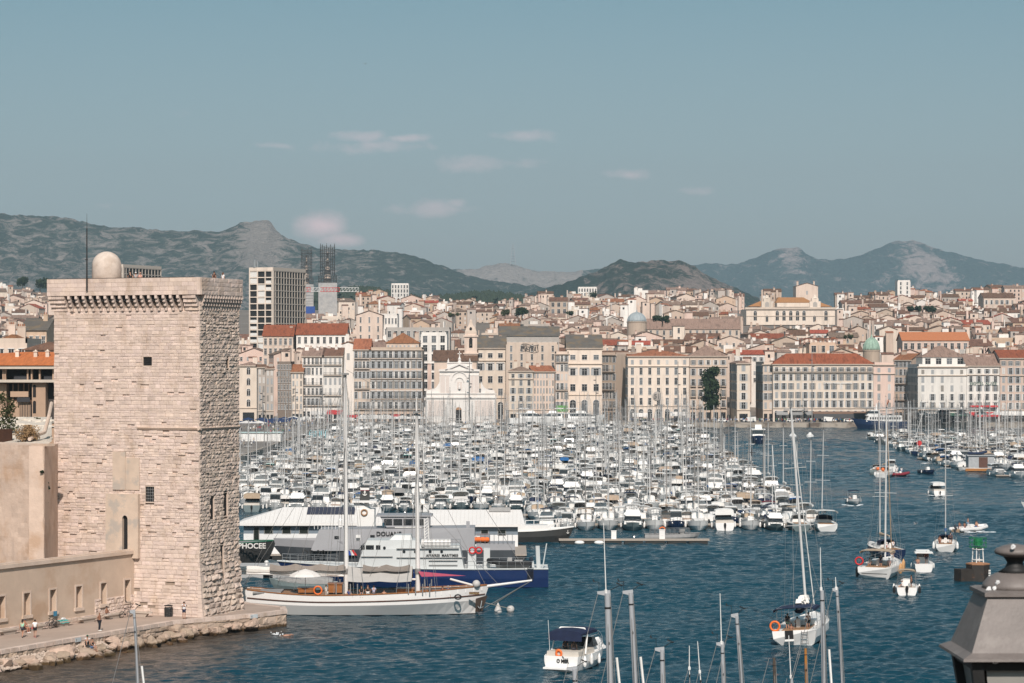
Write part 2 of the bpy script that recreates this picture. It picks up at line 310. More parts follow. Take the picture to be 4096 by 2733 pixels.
def hill(prof, D, ybase, m, amp=.1, seed=0, cols=260, rows=34, rockf=None, rough=5.):
    """height field from its own ridge line: slopes towards the town, ridge at distance D, falls away behind"""
    g = MB(); x0, x1 = prof[0][0], prof[-1][0]
    zb = 18.
    tint = []
    for i in range(cols+1):
        px = x0+(x1-x0)*i/cols
        for (a, ya), (b, yb) in zip(prof, prof[1:]):
            if a <= px <= b: y = ya+(yb-ya)*((px-a)/(b-a))**1; break
        z1 = zat(y, D)+rough*mn.fractal(Vector((px*.03, seed, 0)), 1., 2., 5)
        for j in range(rows+1):
            t = j/rows
            if t <= .75:
                s = t/.75; d = D*(.80+.20*s); zz = zb+(z1-zb)*(s**1.15)
                w = amp*(z1-zb)*mn.ridged_multi_fractal(Vector((px*.006+seed, s*2.6, seed*3.1)), 1., 2., 6, 1., 2.)*min(1, (1-s)*5)*min(1, s*4)*.55
                zz -= w*.9
            else: s = (t-.75)/.25; d = D*(1+.22*s); zz = z1+(zb-z1)*s
            g.v.append(((px-CX)/F*D, d, zz)); tint.append(min(1, max(0, rockf(px, t/.75) if rockf else .5)))
    r = rows+1
    for i in range(cols):
        for j in range(rows): g.f.append([i*r+j, (i+1)*r+j, (i+1)*r+j+1, i*r+j+1]); g.m.append(0); g.t.append(float((tint[i*r+j]+tint[(i+1)*r+j+1])/2))
    return struct('hills', g, m, smooth=True)
gr1 = (.056, .074, .050); rk1 = (.54, .46, .41)
hm1 = hill_mat('scrub_hillside', gr1, rk1, .505, .020, .056, .10)
hm2 = hill_mat('bare_limestone_ridge', (.06, .08, .06), (.56, .47, .42), .45, .016, .022)
hm3 = hill_mat('wooded_hillside', (.060, .085, .064), (.54, .42, .37), .525, .03, .042)
hm4 = hill_mat('distant_mountain', (.056, .080, .072), (.54, .43, .40), .55, .013, .027)
def bump1(px, c, w): return math.exp(-((px-c)/w)**2)
hill([(-700, 850), (-200, 858), (0, 858), (120, 862), (230, 864), (330, 885), (400, 902), (520, 912), (640, 922), (780, 925), (880, 928), (925, 912), (960, 894), (1010, 886), (1040, 883), (1075, 881), (1090, 893), (1102, 920), (1140, 945), (1190, 968), (1240, 985), (1330, 995), (1420, 1003), (1470, 1002), (1482, 995), (1500, 997), (1510, 1004), (1570, 1006), (1640, 1020), (1700, 1038), (1750, 1058), (1800, 1078), (1860, 1100), (1950, 1120), (2100, 1140), (2250, 1155), (2400, 1180), (2600, 1215)], 6500, 1210, hm1, .20, 1.3, 340, 44,
     rockf=lambda px, s: .50+.55*bump1(px, 1055, 75)*bump1(s, .93, .13)+.10*bump1(s, .55, .28)*(1 if px < 1250 else .3)-.22*(s < .18)-.12*(px > 1500))
hill([(1500, 1085), (1700, 1079), (1780, 1076), (1850, 1076), (1905, 1078), (1930, 1070), (1975, 1060), (2005, 1053), (2020, 1050), (2045, 1057), (2085, 1066), (2110, 1075), (2160, 1084), (2240, 1086), (2300, 1084), (2360, 1080), (2420, 1070), (2520, 1072), (2650, 1100)], 8600, 1180, hm2, .16, 4.7, 170, 36, rockf=lambda px, s: .72-.6*bump1(px, 1760, 90)-.5*(px > 2330))
hill([(1950, 1215), (2100, 1180), (2200, 1150), (2300, 1118), (2380, 1088), (2425, 1068), (2445, 1052), (2470, 1041), (2500, 1042), (2540, 1050), (2580, 1046), (2625, 1043), (2680, 1042), (2715, 1041), (2745, 1052), (2780, 1070), (2820, 1095), (2860, 1118), (2910, 1140), (2960, 1158), (3050, 1200)], 4600, 1210, hm3, .14, 8.2, 200, 40, rockf=lambda px, s: .48+.22*bump1(px, 2790, 110)+.12*bump1(s, .6, .3)-.3*(px < 2330), rough=3)
hill([(2300, 1130), (2500, 1092), (2620, 1074), (2780, 1054), (2820, 1047), (2860, 1046), (2900, 1050), (2960, 1042), (3020, 1022), (3050, 1008), (3085, 992), (3110, 986), (3140, 982), (3180, 979), (3202, 984), (3222, 1006), (3260, 1026), (3330, 1029), (3400, 1022), (3440, 1012), (3490, 990), (3530, 976), (3570, 957), (3620, 949), (3650, 951), (3690, 962), (3730, 980), (3770, 992), (3830, 1006), (3900, 1026), (3960, 1042), (4030, 1052), (4096, 1068), (4300, 1085), (4900, 1120)], 10600, 1210, hm4, .22, 12.9, 330, 46,
     rockf=lambda px, s: .46+.40*bump1(px, 3660, 95)*bump1(s, .86, .16)+.30*bump1(px, 3150, 60)*bump1(s, .92, .1)+.06*bump1(s, .5, .2), rough=5)
m = MB(); q = at(2052, 8590, zat(1053, 8590))
for a, b in ((-9, -9), (9, -9), (9, 9), (-9, 9)): m.tube(q+Vector((a, b, -8)), q+Vector((a*.25, b*.25, 66)), 1.5, .8, 4)
for k in range(7): zz = 6+k*9; w = 9*(1-.75*zz/66); m.path([q+Vector((a*w, b*w, zz)) for a, b in ((-1, -1), (1, -1), (1, 1), (-1, 1), (-1, -1))], .8, 4)
tag(m.build('radio_mast', mat('mast_steel', (.25, .25, .26), .6)), 'lattice radio mast on top of the pale bare rock ridge', 'mast')
# ---- the air
hz = bpy.data.materials.new('haze'); hz.use_nodes = True; ht = hz.node_tree; hn = ht.nodes; hn.remove(hn['Principled BSDF'])
pv = hn.new('ShaderNodeVolumePrincipled'); pv.inputs['Density'].default_value = 6.3e-5; pv.inputs['Color'].default_value = (.60, .84, 1.0, 1); pv.inputs['Anisotropy'].default_value = 0.
ht.links.new(pv.outputs[0], hn['Material Output'].inputs['Volume'])
tag(MB().b2((-5200, -70, -6), (5200, 13600, 900)).build('haze', hz), kind='stuff')
# ================================================================ the fort, its promenade and what stands on it
QZ = 1.6
def blockwall(mb, w, z0, z1, ch, bl, prot, holes=(), batter=lambda z: 0., tv=.12, jit=.0, rnd=R, M=None, chv=.0, chips=0.):
    """courses of dressed blocks in the local plane y=0 (front towards -y), every block its own face, depth and tone"""
    z = z0
    while z < z1-.05:
        h = min(ch*(1+rnd.uniform(-chv, chv)), z1-z); x = -rnd.uniform(0, bl)
        while x < w:
            l = bl*rnd.uniform(.55, 1.35); a, b = max(0, x), min(w, x+l); x += l
            if b-a < .04: continue
            segs = [(a, b)]
            for (u0, u1, v0, v1) in holes:
                if z+h > v0+.02 and z < v1-.02:
                    ns = []
                    for p, q in segs:
                        if q <= u0 or p >= u1: ns.append((p, q)); continue
                        if p < u0: ns.append((p, u0))
                        if q > u1: ns.append((u1, q))
                    segs = ns
            for p, q in segs:
                if q-p < .03: continue
                d = rnd.uniform(*prot); o0, o1 = batter(z), batter(z+h); j = .010
                if rnd.random() < chips: d = prot[0]-.10
                mb.ct = 1+rnd.uniform(-tv, tv)*(1 if rnd.random() < .8 else 1.8)
                mb.ct = (mb.ct*1.01, mb.ct, mb.ct*(1+rnd.uniform(-.03, .02)))
                f = [(p+j, -o0-d+rnd.uniform(-jit, jit), z+j), (q-j, -o0-d+rnd.uniform(-jit, jit), z+j), (q-j, -o1-d+rnd.uniform(-jit, jit), z+h-j), (p+j, -o1-d+rnd.uniform(-jit, jit), z+h-j)]
                bk = [(p, -o0+.08, z), (q, -o0+.08, z), (q, -o1+.08, z+h), (p, -o1+.08, z+h)]
                if jit:   # rusticated: a raised middle
                    cx, cz = (p+q)/2+rnd.uniform(-.1, .1)*l, z+h/2; f2 = [((v[0]*.45+cx*.55), v[1]-rnd.uniform(0, jit*2.2), v[2]*.45+cz*.55) for v in f]
                    P = f2+f+bk; fs = [(0, 1, 2, 3)]+[(4+i, 4+(i+1) % 4, (i+1) % 4, i) for i in range(4)]+[(8+i, 8+(i+1) % 4, 4+(i+1) % 4, 4+i) for i in range(4)]
                else: P = f+bk; fs = [(0, 1, 2, 3)]+[(4+i, 4+(i+1) % 4, (i+1) % 4, i) for i in range(4)]
                if M: P = [M @ Vector(v) for v in P]
                mb.add(P, fs)
        z += h
    mb.ct = None
TR = radians(-23); TC = Vector((-30.9, 244, 0)); W, DP = 16.9, 7.9
fort = T('fort_tower', 'square medieval stone tower with corbelled parapet and white dome on its roof', 'tower', TC, TR)
MF = Matrix.Translation((-W, 0, 0))                                     # front face: x 0..W -> local -W..0
MR = Matrix.Rotation(pi/2, 4, 'Z')                                      # right face: its x runs along local +y, outwards = +x
flare = lambda z: max(0, 7.0-z)*.085 if z > 0 else .6
def lw(px, face='f'):                                                   # photo column -> distance along the front (from left) or right face
    k = (px-CX)/F; c, s = cos(TR), sin(TR)
    if face == 'f': return W+(k*TC.y-TC.x)/(c-k*s)                      # along local x
    return (k*TC.y-TC.x)/(-s-k*c)                                       # along local y
wins_f = [(lw(573), lw(608), zat(1463, 247), zat(1428, 247)), (lw(582), lw(617), zat(2006, 247), zat(1945, 247))]
wins_r = [(lw(839, 'r'), lw(855, 'r'), 11.1, 13.4), (lw(892, 'r'), lw(909, 'r'), 11.3, 13.6), (lw(880, 'r'), lw(893, 'r'), 5.2, 8.4), (lw(903, 'r'), lw(909, 'r'), 26.2, 27.1)]
wins_r = [(a, max(b, a+.55), z0, z1) for a, b, z0, z1 in wins_r]
mb = MB(); mb.cm = 0
RF = random.Random(3)
blockwall(mb, W, .8, 9.6, .38, .9, (.01, .10), [w for w in wins_f], lambda z: flare(z)*.35, .10, .012, RF, MF, .25, .03)
blockwall(mb, W, 9.6, 20.0, .31, .72, (.01, .08), wins_f, tv=.12, jit=.012, rnd=RF, M=MF, chv=.4, chips=.06)
blockwall(mb, W, 20.0, 32.2, .31, .78, (.01, .065), wins_f, tv=.11, jit=.009, rnd=RF, M=MF, chv=.35, chips=.035)
shaft = mb.build('front_wall', stone, fort)
mb = MB()
blockwall(mb, DP, .8, 7.0, .48, .95, (.04, .17), wins_r, flare, .14, .10, RF, MR, .35)
blockwall(mb, DP, 7.0, 33.3, .36, .66, (.03, .12), wins_r, tv=.15, jit=.045, rnd=RF, M=MR, chv=.3)
mb.build('side_wall', stone_rough, fort)
qm = MB(); z = .8
while z < 7:   # corner quoins following the flared foot
    h_ = RF.uniform(.34, .5); qm.ct = RF.uniform(.9, 1.1); a, b = flare(z), flare(min(7, z+h_)); l_ = RF.uniform(.5, 1.1); y_ = lambda f: -f*.35-.10
    qm.hexa([(-.02, y_(a), z+.01), (a+.10, y_(a), z+.01), (a+.10, l_, z+.01), (-.02, l_, z+.01), (-.02, y_(b), z+h_-.01), (b+.10, y_(b), z+h_-.01), (b+.10, l_, z+h_-.01), (-.02, l_, z+h_-.01)]); z += h_
qm.build('corner_quoins', stone, fort)
core = MB().b2((-W+.05, .12, 0), (-.12, DP-.05, 34.2))
core.ext([(-W, .05, 7), (-W, .05, .5), (-W, -.15, .5)], (W, 0, 0)).ext([(.1-.2, 0, 7), (.1-.2, 0, .5), (.48, 0, .5)], (0, DP, 0))
core.build('core', mortar, fort)
def recess(parent, M, u0, u1, z0, z1, d, bars=True, name='window', arch=True):
    o = MB(); o.cm = 0
    for a, b in (((u0-.06, -.03, z0), (u0, d, z1)), ((u1, -.03, z0), (u1+.06, d, z1)), ((u0-.06, -.06, z0-.1), (u1+.06, d, z0)), ((u0-.06, -.03, z1), (u1+.06, d, z1+.08))): o.b2(a, b)
    o.cm = 1; o.b2((u0, d-.02, z0), (u1, d, z1)); o.v = [tuple(M @ Vector(v)) for v in o.v]
    w = o.build(name, [stone_smooth, dark_hole], parent)
    if bars:
        g = MB()
        for i in range(1, 4): g.tube((u0+(u1-u0)*i/4, d*.6, z0), (u0+(u1-u0)*i/4, d*.6, z1), .018, n=4)
        for i in range(1, 5): g.tube((u0, d*.6, z0+(z1-z0)*i/5), (u1, d*.6, z0+(z1-z0)*i/5), .018, n=4)
        g.v = [tuple(M @ Vector(v)) for v in g.v]; g.build('window_bars', steel if z0 < 20 else black, w)
    return w
# the solid core is cut back behind the openings by dark recesses standing in front of it
for i, w in enumerate(wins_f): recess(fort, MF, *w, .11, True)
for w in wins_r: recess(fort, MR, w[0], w[1], w[2], w[3], .115, False)
# corbels, painted shade in the slots between them, and parapet
OV, OL, OR = .82, .32, .55     # parapet overhang: front, left, right
def corbel(z1=33.45):
    m = MB(); y = 0
    for k, (d, a, b) in enumerate(((.22, 31.9, 32.35), (.42, 32.35, 32.75), (.62, 32.75, 33.1), (.80, 33.1, z1))):
        m.ct = R.uniform(.85, 1.1); m.b2((-.14, -d, a), (.14, .1, b)); m.ball((0, -d+.03, a+.08), (.14, .09, .12), 6, 4)
    return m
cb = corbel().mesh('corbel', stone)
xs = [lw(x) for x in range(291, 730, 29)]
for x in xs: put('corbel', cb, fort, (x-W, 0, 0))
for i in range(15): put('corbel', cb, fort, (0, .35+i*.53, 0), pi/2).scale = (1, .68, 1)
for a, b in zip(xs, xs[1:]): MB().b2((a+.15-W, -.36, 32.86), (b-.15-W, -.10, 33.44)).build('machicolation_shade', dark_hole, fort)  # black boxes fill the slots, painting in the shade between the corbels
for (a, b) in ((-OL*.8, xs[0]-.55), (xs[-1]+.5, W)):
    sb = MB()
    for d, z0, z1 in ((.18, 31.9, 32.3), (.36, 32.3, 32.7), (.56, 32.7, 33.1), (.74, 33.1, 33.45)):
        blockwall(sb, b-a, z0, z1, .4, .7, (d-.05, d+.04), tv=.12, rnd=RF, M=MF @ Matrix.Translation((a, 0, 0)))
        sb.ct = 1.; sb.b2((a-W, -d+.06, z0), (b-W, .1, z1)); sb.ct = None
    sb.build('corbel_table', stone, fort)
pm = MB(); Z0, Z1 = 33.45, 35.15
blockwall(pm, W+OL+.2, Z0, Z1, .425, .95, (.0, .015), tv=.09, rnd=RF, M=Matrix.Translation((-W-OL, -OV, 0)))
blockwall(pm, DP+OR*.5, Z0, Z1, .425, .85, (.0, .04), tv=.12, jit=.012, rnd=RF, M=Matrix.Translation((OR, -.5, 0)) @ MR)
pm.ct = .98
pm.ext([(x, y, Z0) for x, y in ((.15, -OV), (OR-.22, -OV+.06), (OR-.06, -OV+.18), (OR, -.5), (.15, -.5))], (0, 0, Z1-Z0))
for a, b in (((-W-OL, -OV+.03, Z0), (OR-.5, -OV+.5, Z1-.02)), ((OR-.5, -.45, Z0), (OR-.03, DP-.05, Z1-.02)), ((-W-OL, -OV+.5, Z0), (-W-OL+.45, DP, Z1-.02)), ((-W-OL+.45, DP-.45, Z0), (OR-.5, DP, Z1-.02))): pm.b2(a, b)
pm.build('parapet', stone, fort)
MB().b2((-W-OL+.45, -OV+.5, 34.0), (OR-.5, DP-.45, 34.25)).build('roof_terrace', stone_smooth, fort)
MB().b2((-W-OL+.02, -OV-.02, Z1), (-.3, -OV+.42, Z1+.05)).build('parapet_coping', mat('dark_lead', (.07, .06, .055), .7), fort)
x0 = lw(552)-W; MB().ext([(x0, -.28, 20.25), (x0, -.14, 20.05), (x0, .05, 20.05), (x0, .05, 20.32)], (-x0+.28, 0, 0)).ext([(.28, -.28, 20.25), (.14, -.28, 20.05), (-.05, -.28, 20.05), (-.05, -.28, 20.32)], (0, DP+.3, 0)).build('string_course', stone_smooth, fort)
dm = MB(); pr = [(1.5, 34.2), (1.5, 36.6)]+[(1.5*cos(a), 36.6+1.5*sin(a)) for a in [i*pi/18 for i in range(1, 9)]]+[(.02, 38.1)]
dm.lathe(pr, (-13.2, 4, 0), 28).build('dome_turret', mat('dome_render', (.60, .50, .43), .85, .10, 2.2, .01, 20, col2=(.50, .40, .33), c2=(.5, .65), s2=.9), fort, smooth=True)
mm = MB(); xp = lw(368)-W; yp = -OV-.12
mm.tube((xp, yp, 33.9), (xp, yp, 40.2), .10, .06, 6).tube((xp, yp, 40.2), (xp, yp, 41.7), .028, .01, 5).b2((xp-.18, yp-.05, 37.0), (xp+.1, yp+.05, 37.1)).b2((xp-.05, yp, 34.3), (xp+.05, yp+.14, 34.4))
mm.v = [tuple(Matrix.Translation(TC) @ Matrix.Rotation(TR, 4, 'Z') @ Vector(v)) for v in mm.v]
tag(mm.build('antenna_pole', mat('dark_pole', (.03, .028, .027), .6)), 'thin dark antenna pole beside the dome on the tower', 'antenna')
# stuccoed buttress block at the foot of the front, with its arched slot
bt = MB(); bx0, bx1 = lw(433), lw(562); hx0, hx1 = lw(499), lw(521)
mbz = (7.2, 13.6)
for a, b in (((bx0-W, -.5, mbz[0]), (hx0-W, .05, mbz[1])), ((hx1-W, -.5, mbz[0]), (bx1-W, .05, mbz[1])), ((hx0-W, -.5, 11.6), (hx1-W, .05, mbz[1]))): bt.b2(a, b)
bt.build('stucco_buttress', mat('pale_stucco', (.55, .43, .34), .85, .1, .8, .01, 12, col2=(.42, .36, .31), c2=(.52, .62), s2=.7), fort)
sl = MB(); sl.b2((hx0-W, -.14, 7.2), (hx1-W, -.10, 11.6)); sl.build('arrow_slit', dark_hole, fort)
sf = MB(); cxm = (hx0+hx1)/2-W; hw = (hx1-hx0)/2
for i in range(8): a0, a1 = pi*i/8, pi*(i+1)/8; sf.add([(cxm+hw*cos(a0), -.503, 11.05+hw*1.3*sin(a0)), (cxm+hw*cos(a1), -.503, 11.05+hw*1.3*sin(a1)), (cxm+hw*1.0*cos(a1), -.503, 11.62), (cxm+hw*1.0*cos(a0), -.503, 11.62)], [(0, 1, 2, 3)])
sf.build('slit_arch', stone_smooth, fort)
MB().b2((lw(455)-W, -.22, 14.0), (lw(505)-W, .02, 17.8)).b2((lw(505)-W, -.16, 14.0), (lw(560)-W, .02, 17.2)).build('stucco_patch', MATS['pale_stucco'], fort)
# ---- the gallery wall along the promenade
def holed(mb, w, z0, z1, holes, d=.4, y=0.):
    us = sorted({0, w, *[q for h in holes for q in h[:2]]}); vs = sorted({z0, z1, *[q for h in holes for q in h[2:4]]})
    for a, b in zip(us, us[1:]):
        for c, e in zip(vs, vs[1:]):
            cu, cv = (a+b)/2, (c+e)/2
            if any(h[0] < cu < h[1] and h[2] < cv < h[3] for h in holes): continue
            mb.add([(a, y, c), (b, y, c), (b, y, e), (a, y, e)], [(0, 1, 2, 3)])
    for a, b, c, e in [h[:4] for h in holes]:
        mb.add([(a, y, c), (b, y, c), (b, y, e), (a, y, e), (a, y+d, c), (b, y+d, c), (b, y+d, e), (a, y+d, e)], [(1, 0, 4, 5), (2, 1, 5, 6), (3, 2, 6, 7), (0, 3, 7, 4)])
    return mb
GJ = Vector((-37.7, 246.9, 0)); GL = Vector((-53.2, 217.6, 0)); GD = (GJ-GL).normalized(); GW = (GJ-GL).length; GA = math.atan2(GD.y, GD.x)
def gx(px): k = (px-CX)/F; return (GL.x-k*GL.y)/(k*GD.y-GD.x)
gal = T('gallery_wall', 'low ashlar wall with a row of tall blind windows along the promenade', 'wall', GL, GA)
gw = []
for px in (-96, 6, 107, 211, 315, 414, 509):
    x = gx(px); gw.append((x-.46, x+.46, 3.05, 5.1))
g = holed(MB(), GW, 0, 7.65, gw, .55)
g.b2((0, .56, 0), (GW, 1.6, 7.6)); g.build('wall', mat('gallery_ashlar', (.55, .42, .325), .88, .09, .45, .02, 7, col2=(.46, .315, .22), c2=(.5, .66), s2=.18), gal)
g = MB(); g.b2((-.2, -.22, 7.65), (GW, .5, 8.0)); g.b2((-.2, .05, 8.0), (GW, .45, 8.12)); g.build('coping', stone_smooth, gal)
for (a, b, c, e) in gw:
    o = MB(); o.cm = 1; o.b2((a, .5, c), (b, .54, e)); o.cm = 0
    for p, q in (((a-.16, -.06, c-.02), (a-.002, .02, e+.18)), ((b+.002, -.06, c-.02), (b+.16, .02, e+.18)), ((a, -.06, e), (b, .02, e+.18))): o.b2(p, q)
    w = o.build('blind_window', [stone_smooth, plaster_old], gal)
    MB().b2((a-.26, -.16, c-.32), (b+.26, .03, c-.02)).build('sill', stone_smooth, w)
rb = MB(); blockwall(rb, 6.5, 1.2, 3.6, .36, .5, (.0, .10), [h for h in [(a-(GW-6.5), b-(GW-6.5), c-.4, e) for a, b, c, e in gw]], tv=.15, jit=.03, rnd=RF, M=Matrix.Translation((GW-6.5, 0, 0)), chv=.3)
rb.build('rubble_masonry', stone, gal)
pl = MB(); blockwall(pl, GW, 1.2, 2.15, .48, .9, (.10, .16), tv=.10, jit=.02, rnd=RF); pl.b2((0, -.10, 1.0), (GW, .01, 2.13)); pl.build('plinth', stone, gal)
# ---- high plastered curtain wall with terrace
A = at(176, 243); u = Vector((-.77, .64, 0)); L0 = A+u*30
cw = T('curtain_wall', 'tall weathered plaster rampart left of the tower with a stone terrace on top', 'wall', (0, 0, 0))
m = MB(); 
NX = 60
for i in range(NX):
    for j in range(26):
        def pt(a, b):
            q = L0.lerp(A, a/NX); z = 6+(18.55-6)*b/26; n_ = mn.fractal(Vector((q.x*.9, q.y*.9, z*.9)), 1, 2, 4)*.09; return q+Vector((-.64, -.77, 0))*n_+Vector((0, 0, z))
        m.add([pt(i, j), pt(i+1, j), pt(i+1, j+1), pt(i, j+1)], [(0, 1, 2, 3)])
m.build('rampart', plaster_old, cw, smooth=True)
MB().b2((A.x-1.5, A.y+.1, 6), (A.x+.02, A.y+7.5, 18.5)).build('return_wall', plaster_old, cw)
m = MB(); m.ext([A+Vector((.35, .0, 18.5)), A+u*30+Vector((-.2, -.3, 18.5)), A+u*30+Vector((.4, .5, 18.5)), A+Vector((.9, .8, 18.5))][::-1], (0, 0, .22)); m.build('coping', stone_smooth, cw)
m = MB(); q0, q1 = A+Vector((0, .6, 18.5)), L0+Vector((0, .6, 18.5)); m.add([q1, q0, at(207, 252, 18.7), at(207, 290, 20.3), at(-260, 290, 20.3)], [(0, 1, 2, 3, 4)])
for k in range(120): p = at(R.uniform(-60, 200), R.uniform(255, 288)); m.ball((p.x, p.y, 18.5+(p.y-248)*.043), (R.uniform(.3, 1.1), R.uniform(.3, 1), R.uniform(.08, .3)), 7, 4, .2)
m.build('terrace', mat('rubble_terrace', (.62, .55, .47), .95, .18, 1.2, .06, 4), cw)
m = MB(); pts = [at(118, 249, 19.0), at(140, 251, 19.3), at(178, 253, 19.6), at(196, 256, 21.2), at(206, 262, 22.4)]
m.path(pts, .2, 7); m.build('stone_kerb', stone_smooth, cw)
MB().hexa([at(-90, 247, 18.2), at(50, 252, 18.2), at(50, 253, 18.2), at(-90, 248, 18.2), at(-90, 247, 20.0), at(50, 252, 19.95), at(50, 253, 19.95), at(-90, 248, 20.0)]).build('rusted_panel', mat('rusted_steel', (.075, .033, .02), .8, .2), cw)
# ---- promenade, edge, rocks
PE = [Vector(p) for p in ((-62, 180.2, 0), (-44.7, 215.8, 0), (-33, 239.9, 0), (-25.6, 246.8, 0), (-22.9, 250.4, 0), (-23.4, 254, 0), (-27.4, 257.8, 0), (-29.5, 262, 0), (-48, 300, 0))]
pv_ = mat('promenade_concrete', (.40, .31, .255), .92, .08, .35, .008, 8, col2=(.345, .262, .215), c2=(.5, .68), s2=.2)
m = MB(); poly = [p+Vector((0, 0, QZ)) for p in PE]+[Vector((-110, 300, QZ)), Vector((-110, 180, QZ))]; m.add(poly, [tuple(range(len(poly)))])
struct('promenade', m, pv_)
kb = MB(); wl = MB()
for a, b in zip(PE, PE[1:]):
    d = (b-a); n_ = Vector((d.y, -d.x, 0)).normalized(); ln = d.length; k = max(1, round(ln/1.3))
    for i in range(k):
        p, q = a+d*(i/k), a+d*((i+1)/k-.004); kb.ct = R.uniform(.93, 1.05)
        kb.hexa([p+n_*.12+Vector((0, 0, 1.28)), q+n_*.12+Vector((0, 0, 1.28)), q-n_*.55+Vector((0, 0, 1.28)), p-n_*.55+Vector((0, 0, 1.28)), p+n_*.12+Vector((0, 0, 1.65)), q+n_*.12+Vector((0, 0, 1.65)), q-n_*.55+Vector((0, 0, 1.65)), p-n_*.55+Vector((0, 0, 1.65))])
    M_ = Matrix.Translation(a) @ Matrix.Rotation(math.atan2(d.y, d.x), 4, 'Z'); blockwall(wl, ln, -.8, 1.28, .62, 1.1, (-.02, .10), tv=.14, jit=.03, rnd=RF, M=M_, chv=.2)
    wl.ct = .6; wl.hexa([a-n_*.0+Vector((0, 0, -1)), b-n_*.0+Vector((0, 0, -1)), b-n_*.5+Vector((0, 0, -1)), a-n_*.5+Vector((0, 0, -1)), a+Vector((0, 0, 1.27)), b+Vector((0, 0, 1.27)), b-n_*.5+Vector((0, 0, 1.27)), a-n_*.5+Vector((0, 0, 1.27))]); wl.ct = None
struct('promenade_kerb', kb, stone)
wet = mat('wet_quay_stone', (.47, .36, .28), .85, .14, 1, .05, 4, tint=True, wet=.35)
struct('promenade_quay_wall', wl, wet)
rockm = mat('shore_boulder', (.43, .32, .245), .9, .18, 1.6, .10, 3.2, wet=.38, rand=.22)
shapes = []
for k in range(9):
    g = MB(); g.ball((0, 0, 0), (1, 1, 1), 12, 9, .0)
    for i, vv in enumerate(g.v):
        p = Vector(vv); f_ = 1+.38*mn.fractal(p*.9+Vector((k*7.3, 0, 0)), .9, 2, 3)+.10*mn.noise(p*3+Vector((k, 3, 1))); p = p*f_
        g.v[i] = tuple(p)
    rk = random.Random(k)
    for q_ in range(9):   # flat broken faces
        nn = Vector((rk.gauss(0, 1), rk.gauss(0, 1), rk.gauss(0, .8))).normalized(); dd = rk.uniform(.52, .8); g.v = [tuple(Vector(v)-nn*max(0, Vector(v).dot(nn)-dd)) for v in g.v]
    shapes.append(g.mesh('boulder', rockm, False))
RB = random.Random(11); nb = 0
BL = []
for seg, (a, b, dens) in enumerate(((PE[0], PE[1], .6), (PE[1], PE[2], 1.0), (PE[2], PE[3], .6))):
    d = b-a; n_ = Vector((d.y, -d.x, 0)).normalized(); ln = d.length
    k = int(ln*2.5*dens) if seg else 26
    for i in range(k):
        t = (i+.5+RB.uniform(-.4, .4))/k if seg else RB.uniform(.45, 1); row = RB.random()
        wid = 2.6 if seg < 2 else 1.2
        off = .55+row*wid; s = RB.choice((.38, .5, .65, .85))*RB.uniform(.9, 1.2)*(1 if seg < 2 else .8)
        p = a+d*t+n_*off; z = max(-.12, .95-off*.36+RB.uniform(-.1, .15))
        q = pxx(p.x, p.y)
        if q < -60: continue
        o = put('boulder', shapes[i % 9], None, (p.x, p.y, z), RB.uniform(0, 6.28)); o.scale = (s*RB.uniform(.8, 1.5), s*RB.uniform(.8, 1.2), s*RB.uniform(.5, .85)); BL.append((q, row, z, o))
# ================================================================ the town
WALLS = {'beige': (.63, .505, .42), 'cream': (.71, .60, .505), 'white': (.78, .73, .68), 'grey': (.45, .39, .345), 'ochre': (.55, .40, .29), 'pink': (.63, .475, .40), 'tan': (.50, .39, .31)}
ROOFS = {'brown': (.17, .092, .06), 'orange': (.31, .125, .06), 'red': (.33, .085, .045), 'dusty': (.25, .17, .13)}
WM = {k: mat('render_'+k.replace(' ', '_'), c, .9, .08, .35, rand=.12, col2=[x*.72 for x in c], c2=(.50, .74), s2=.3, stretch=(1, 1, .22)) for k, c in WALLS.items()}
RM = {k: mat('tiles_'+k.replace(' ', '_'), c, .9, .25, .9, .10, 2.2, rand=.2, col2=[x*.6 for x in c], c2=(.5, .66), s2=.4, stretch=(2.5, .6, 1)) for k, c in ROOFS.items()}
grey_roof = mat('zinc_roof', (.13, .115, .10), .7, .2, .3, .05, 2, col2=(.19, .14, .09), c2=(.5, .6), s2=.2)
shut_g = mat('grey_shutters', (.34, .345, .35), .7, .06); shut_w = mat('pale_shutters', (.58, .55, .52), .7, .06); shut_n = mat('brown_grey_shutters', (.26, .235, .21), .7, .06); frame_w = mat('window_frame_white', (.62, .60, .58), .5, .04)
trim = mat('cornice_stone', (.57, .47, .39), .85, .08, .5); grey_conc = mat('concrete', (.40, .365, .335), .85, .1, .3)
_wc = {}
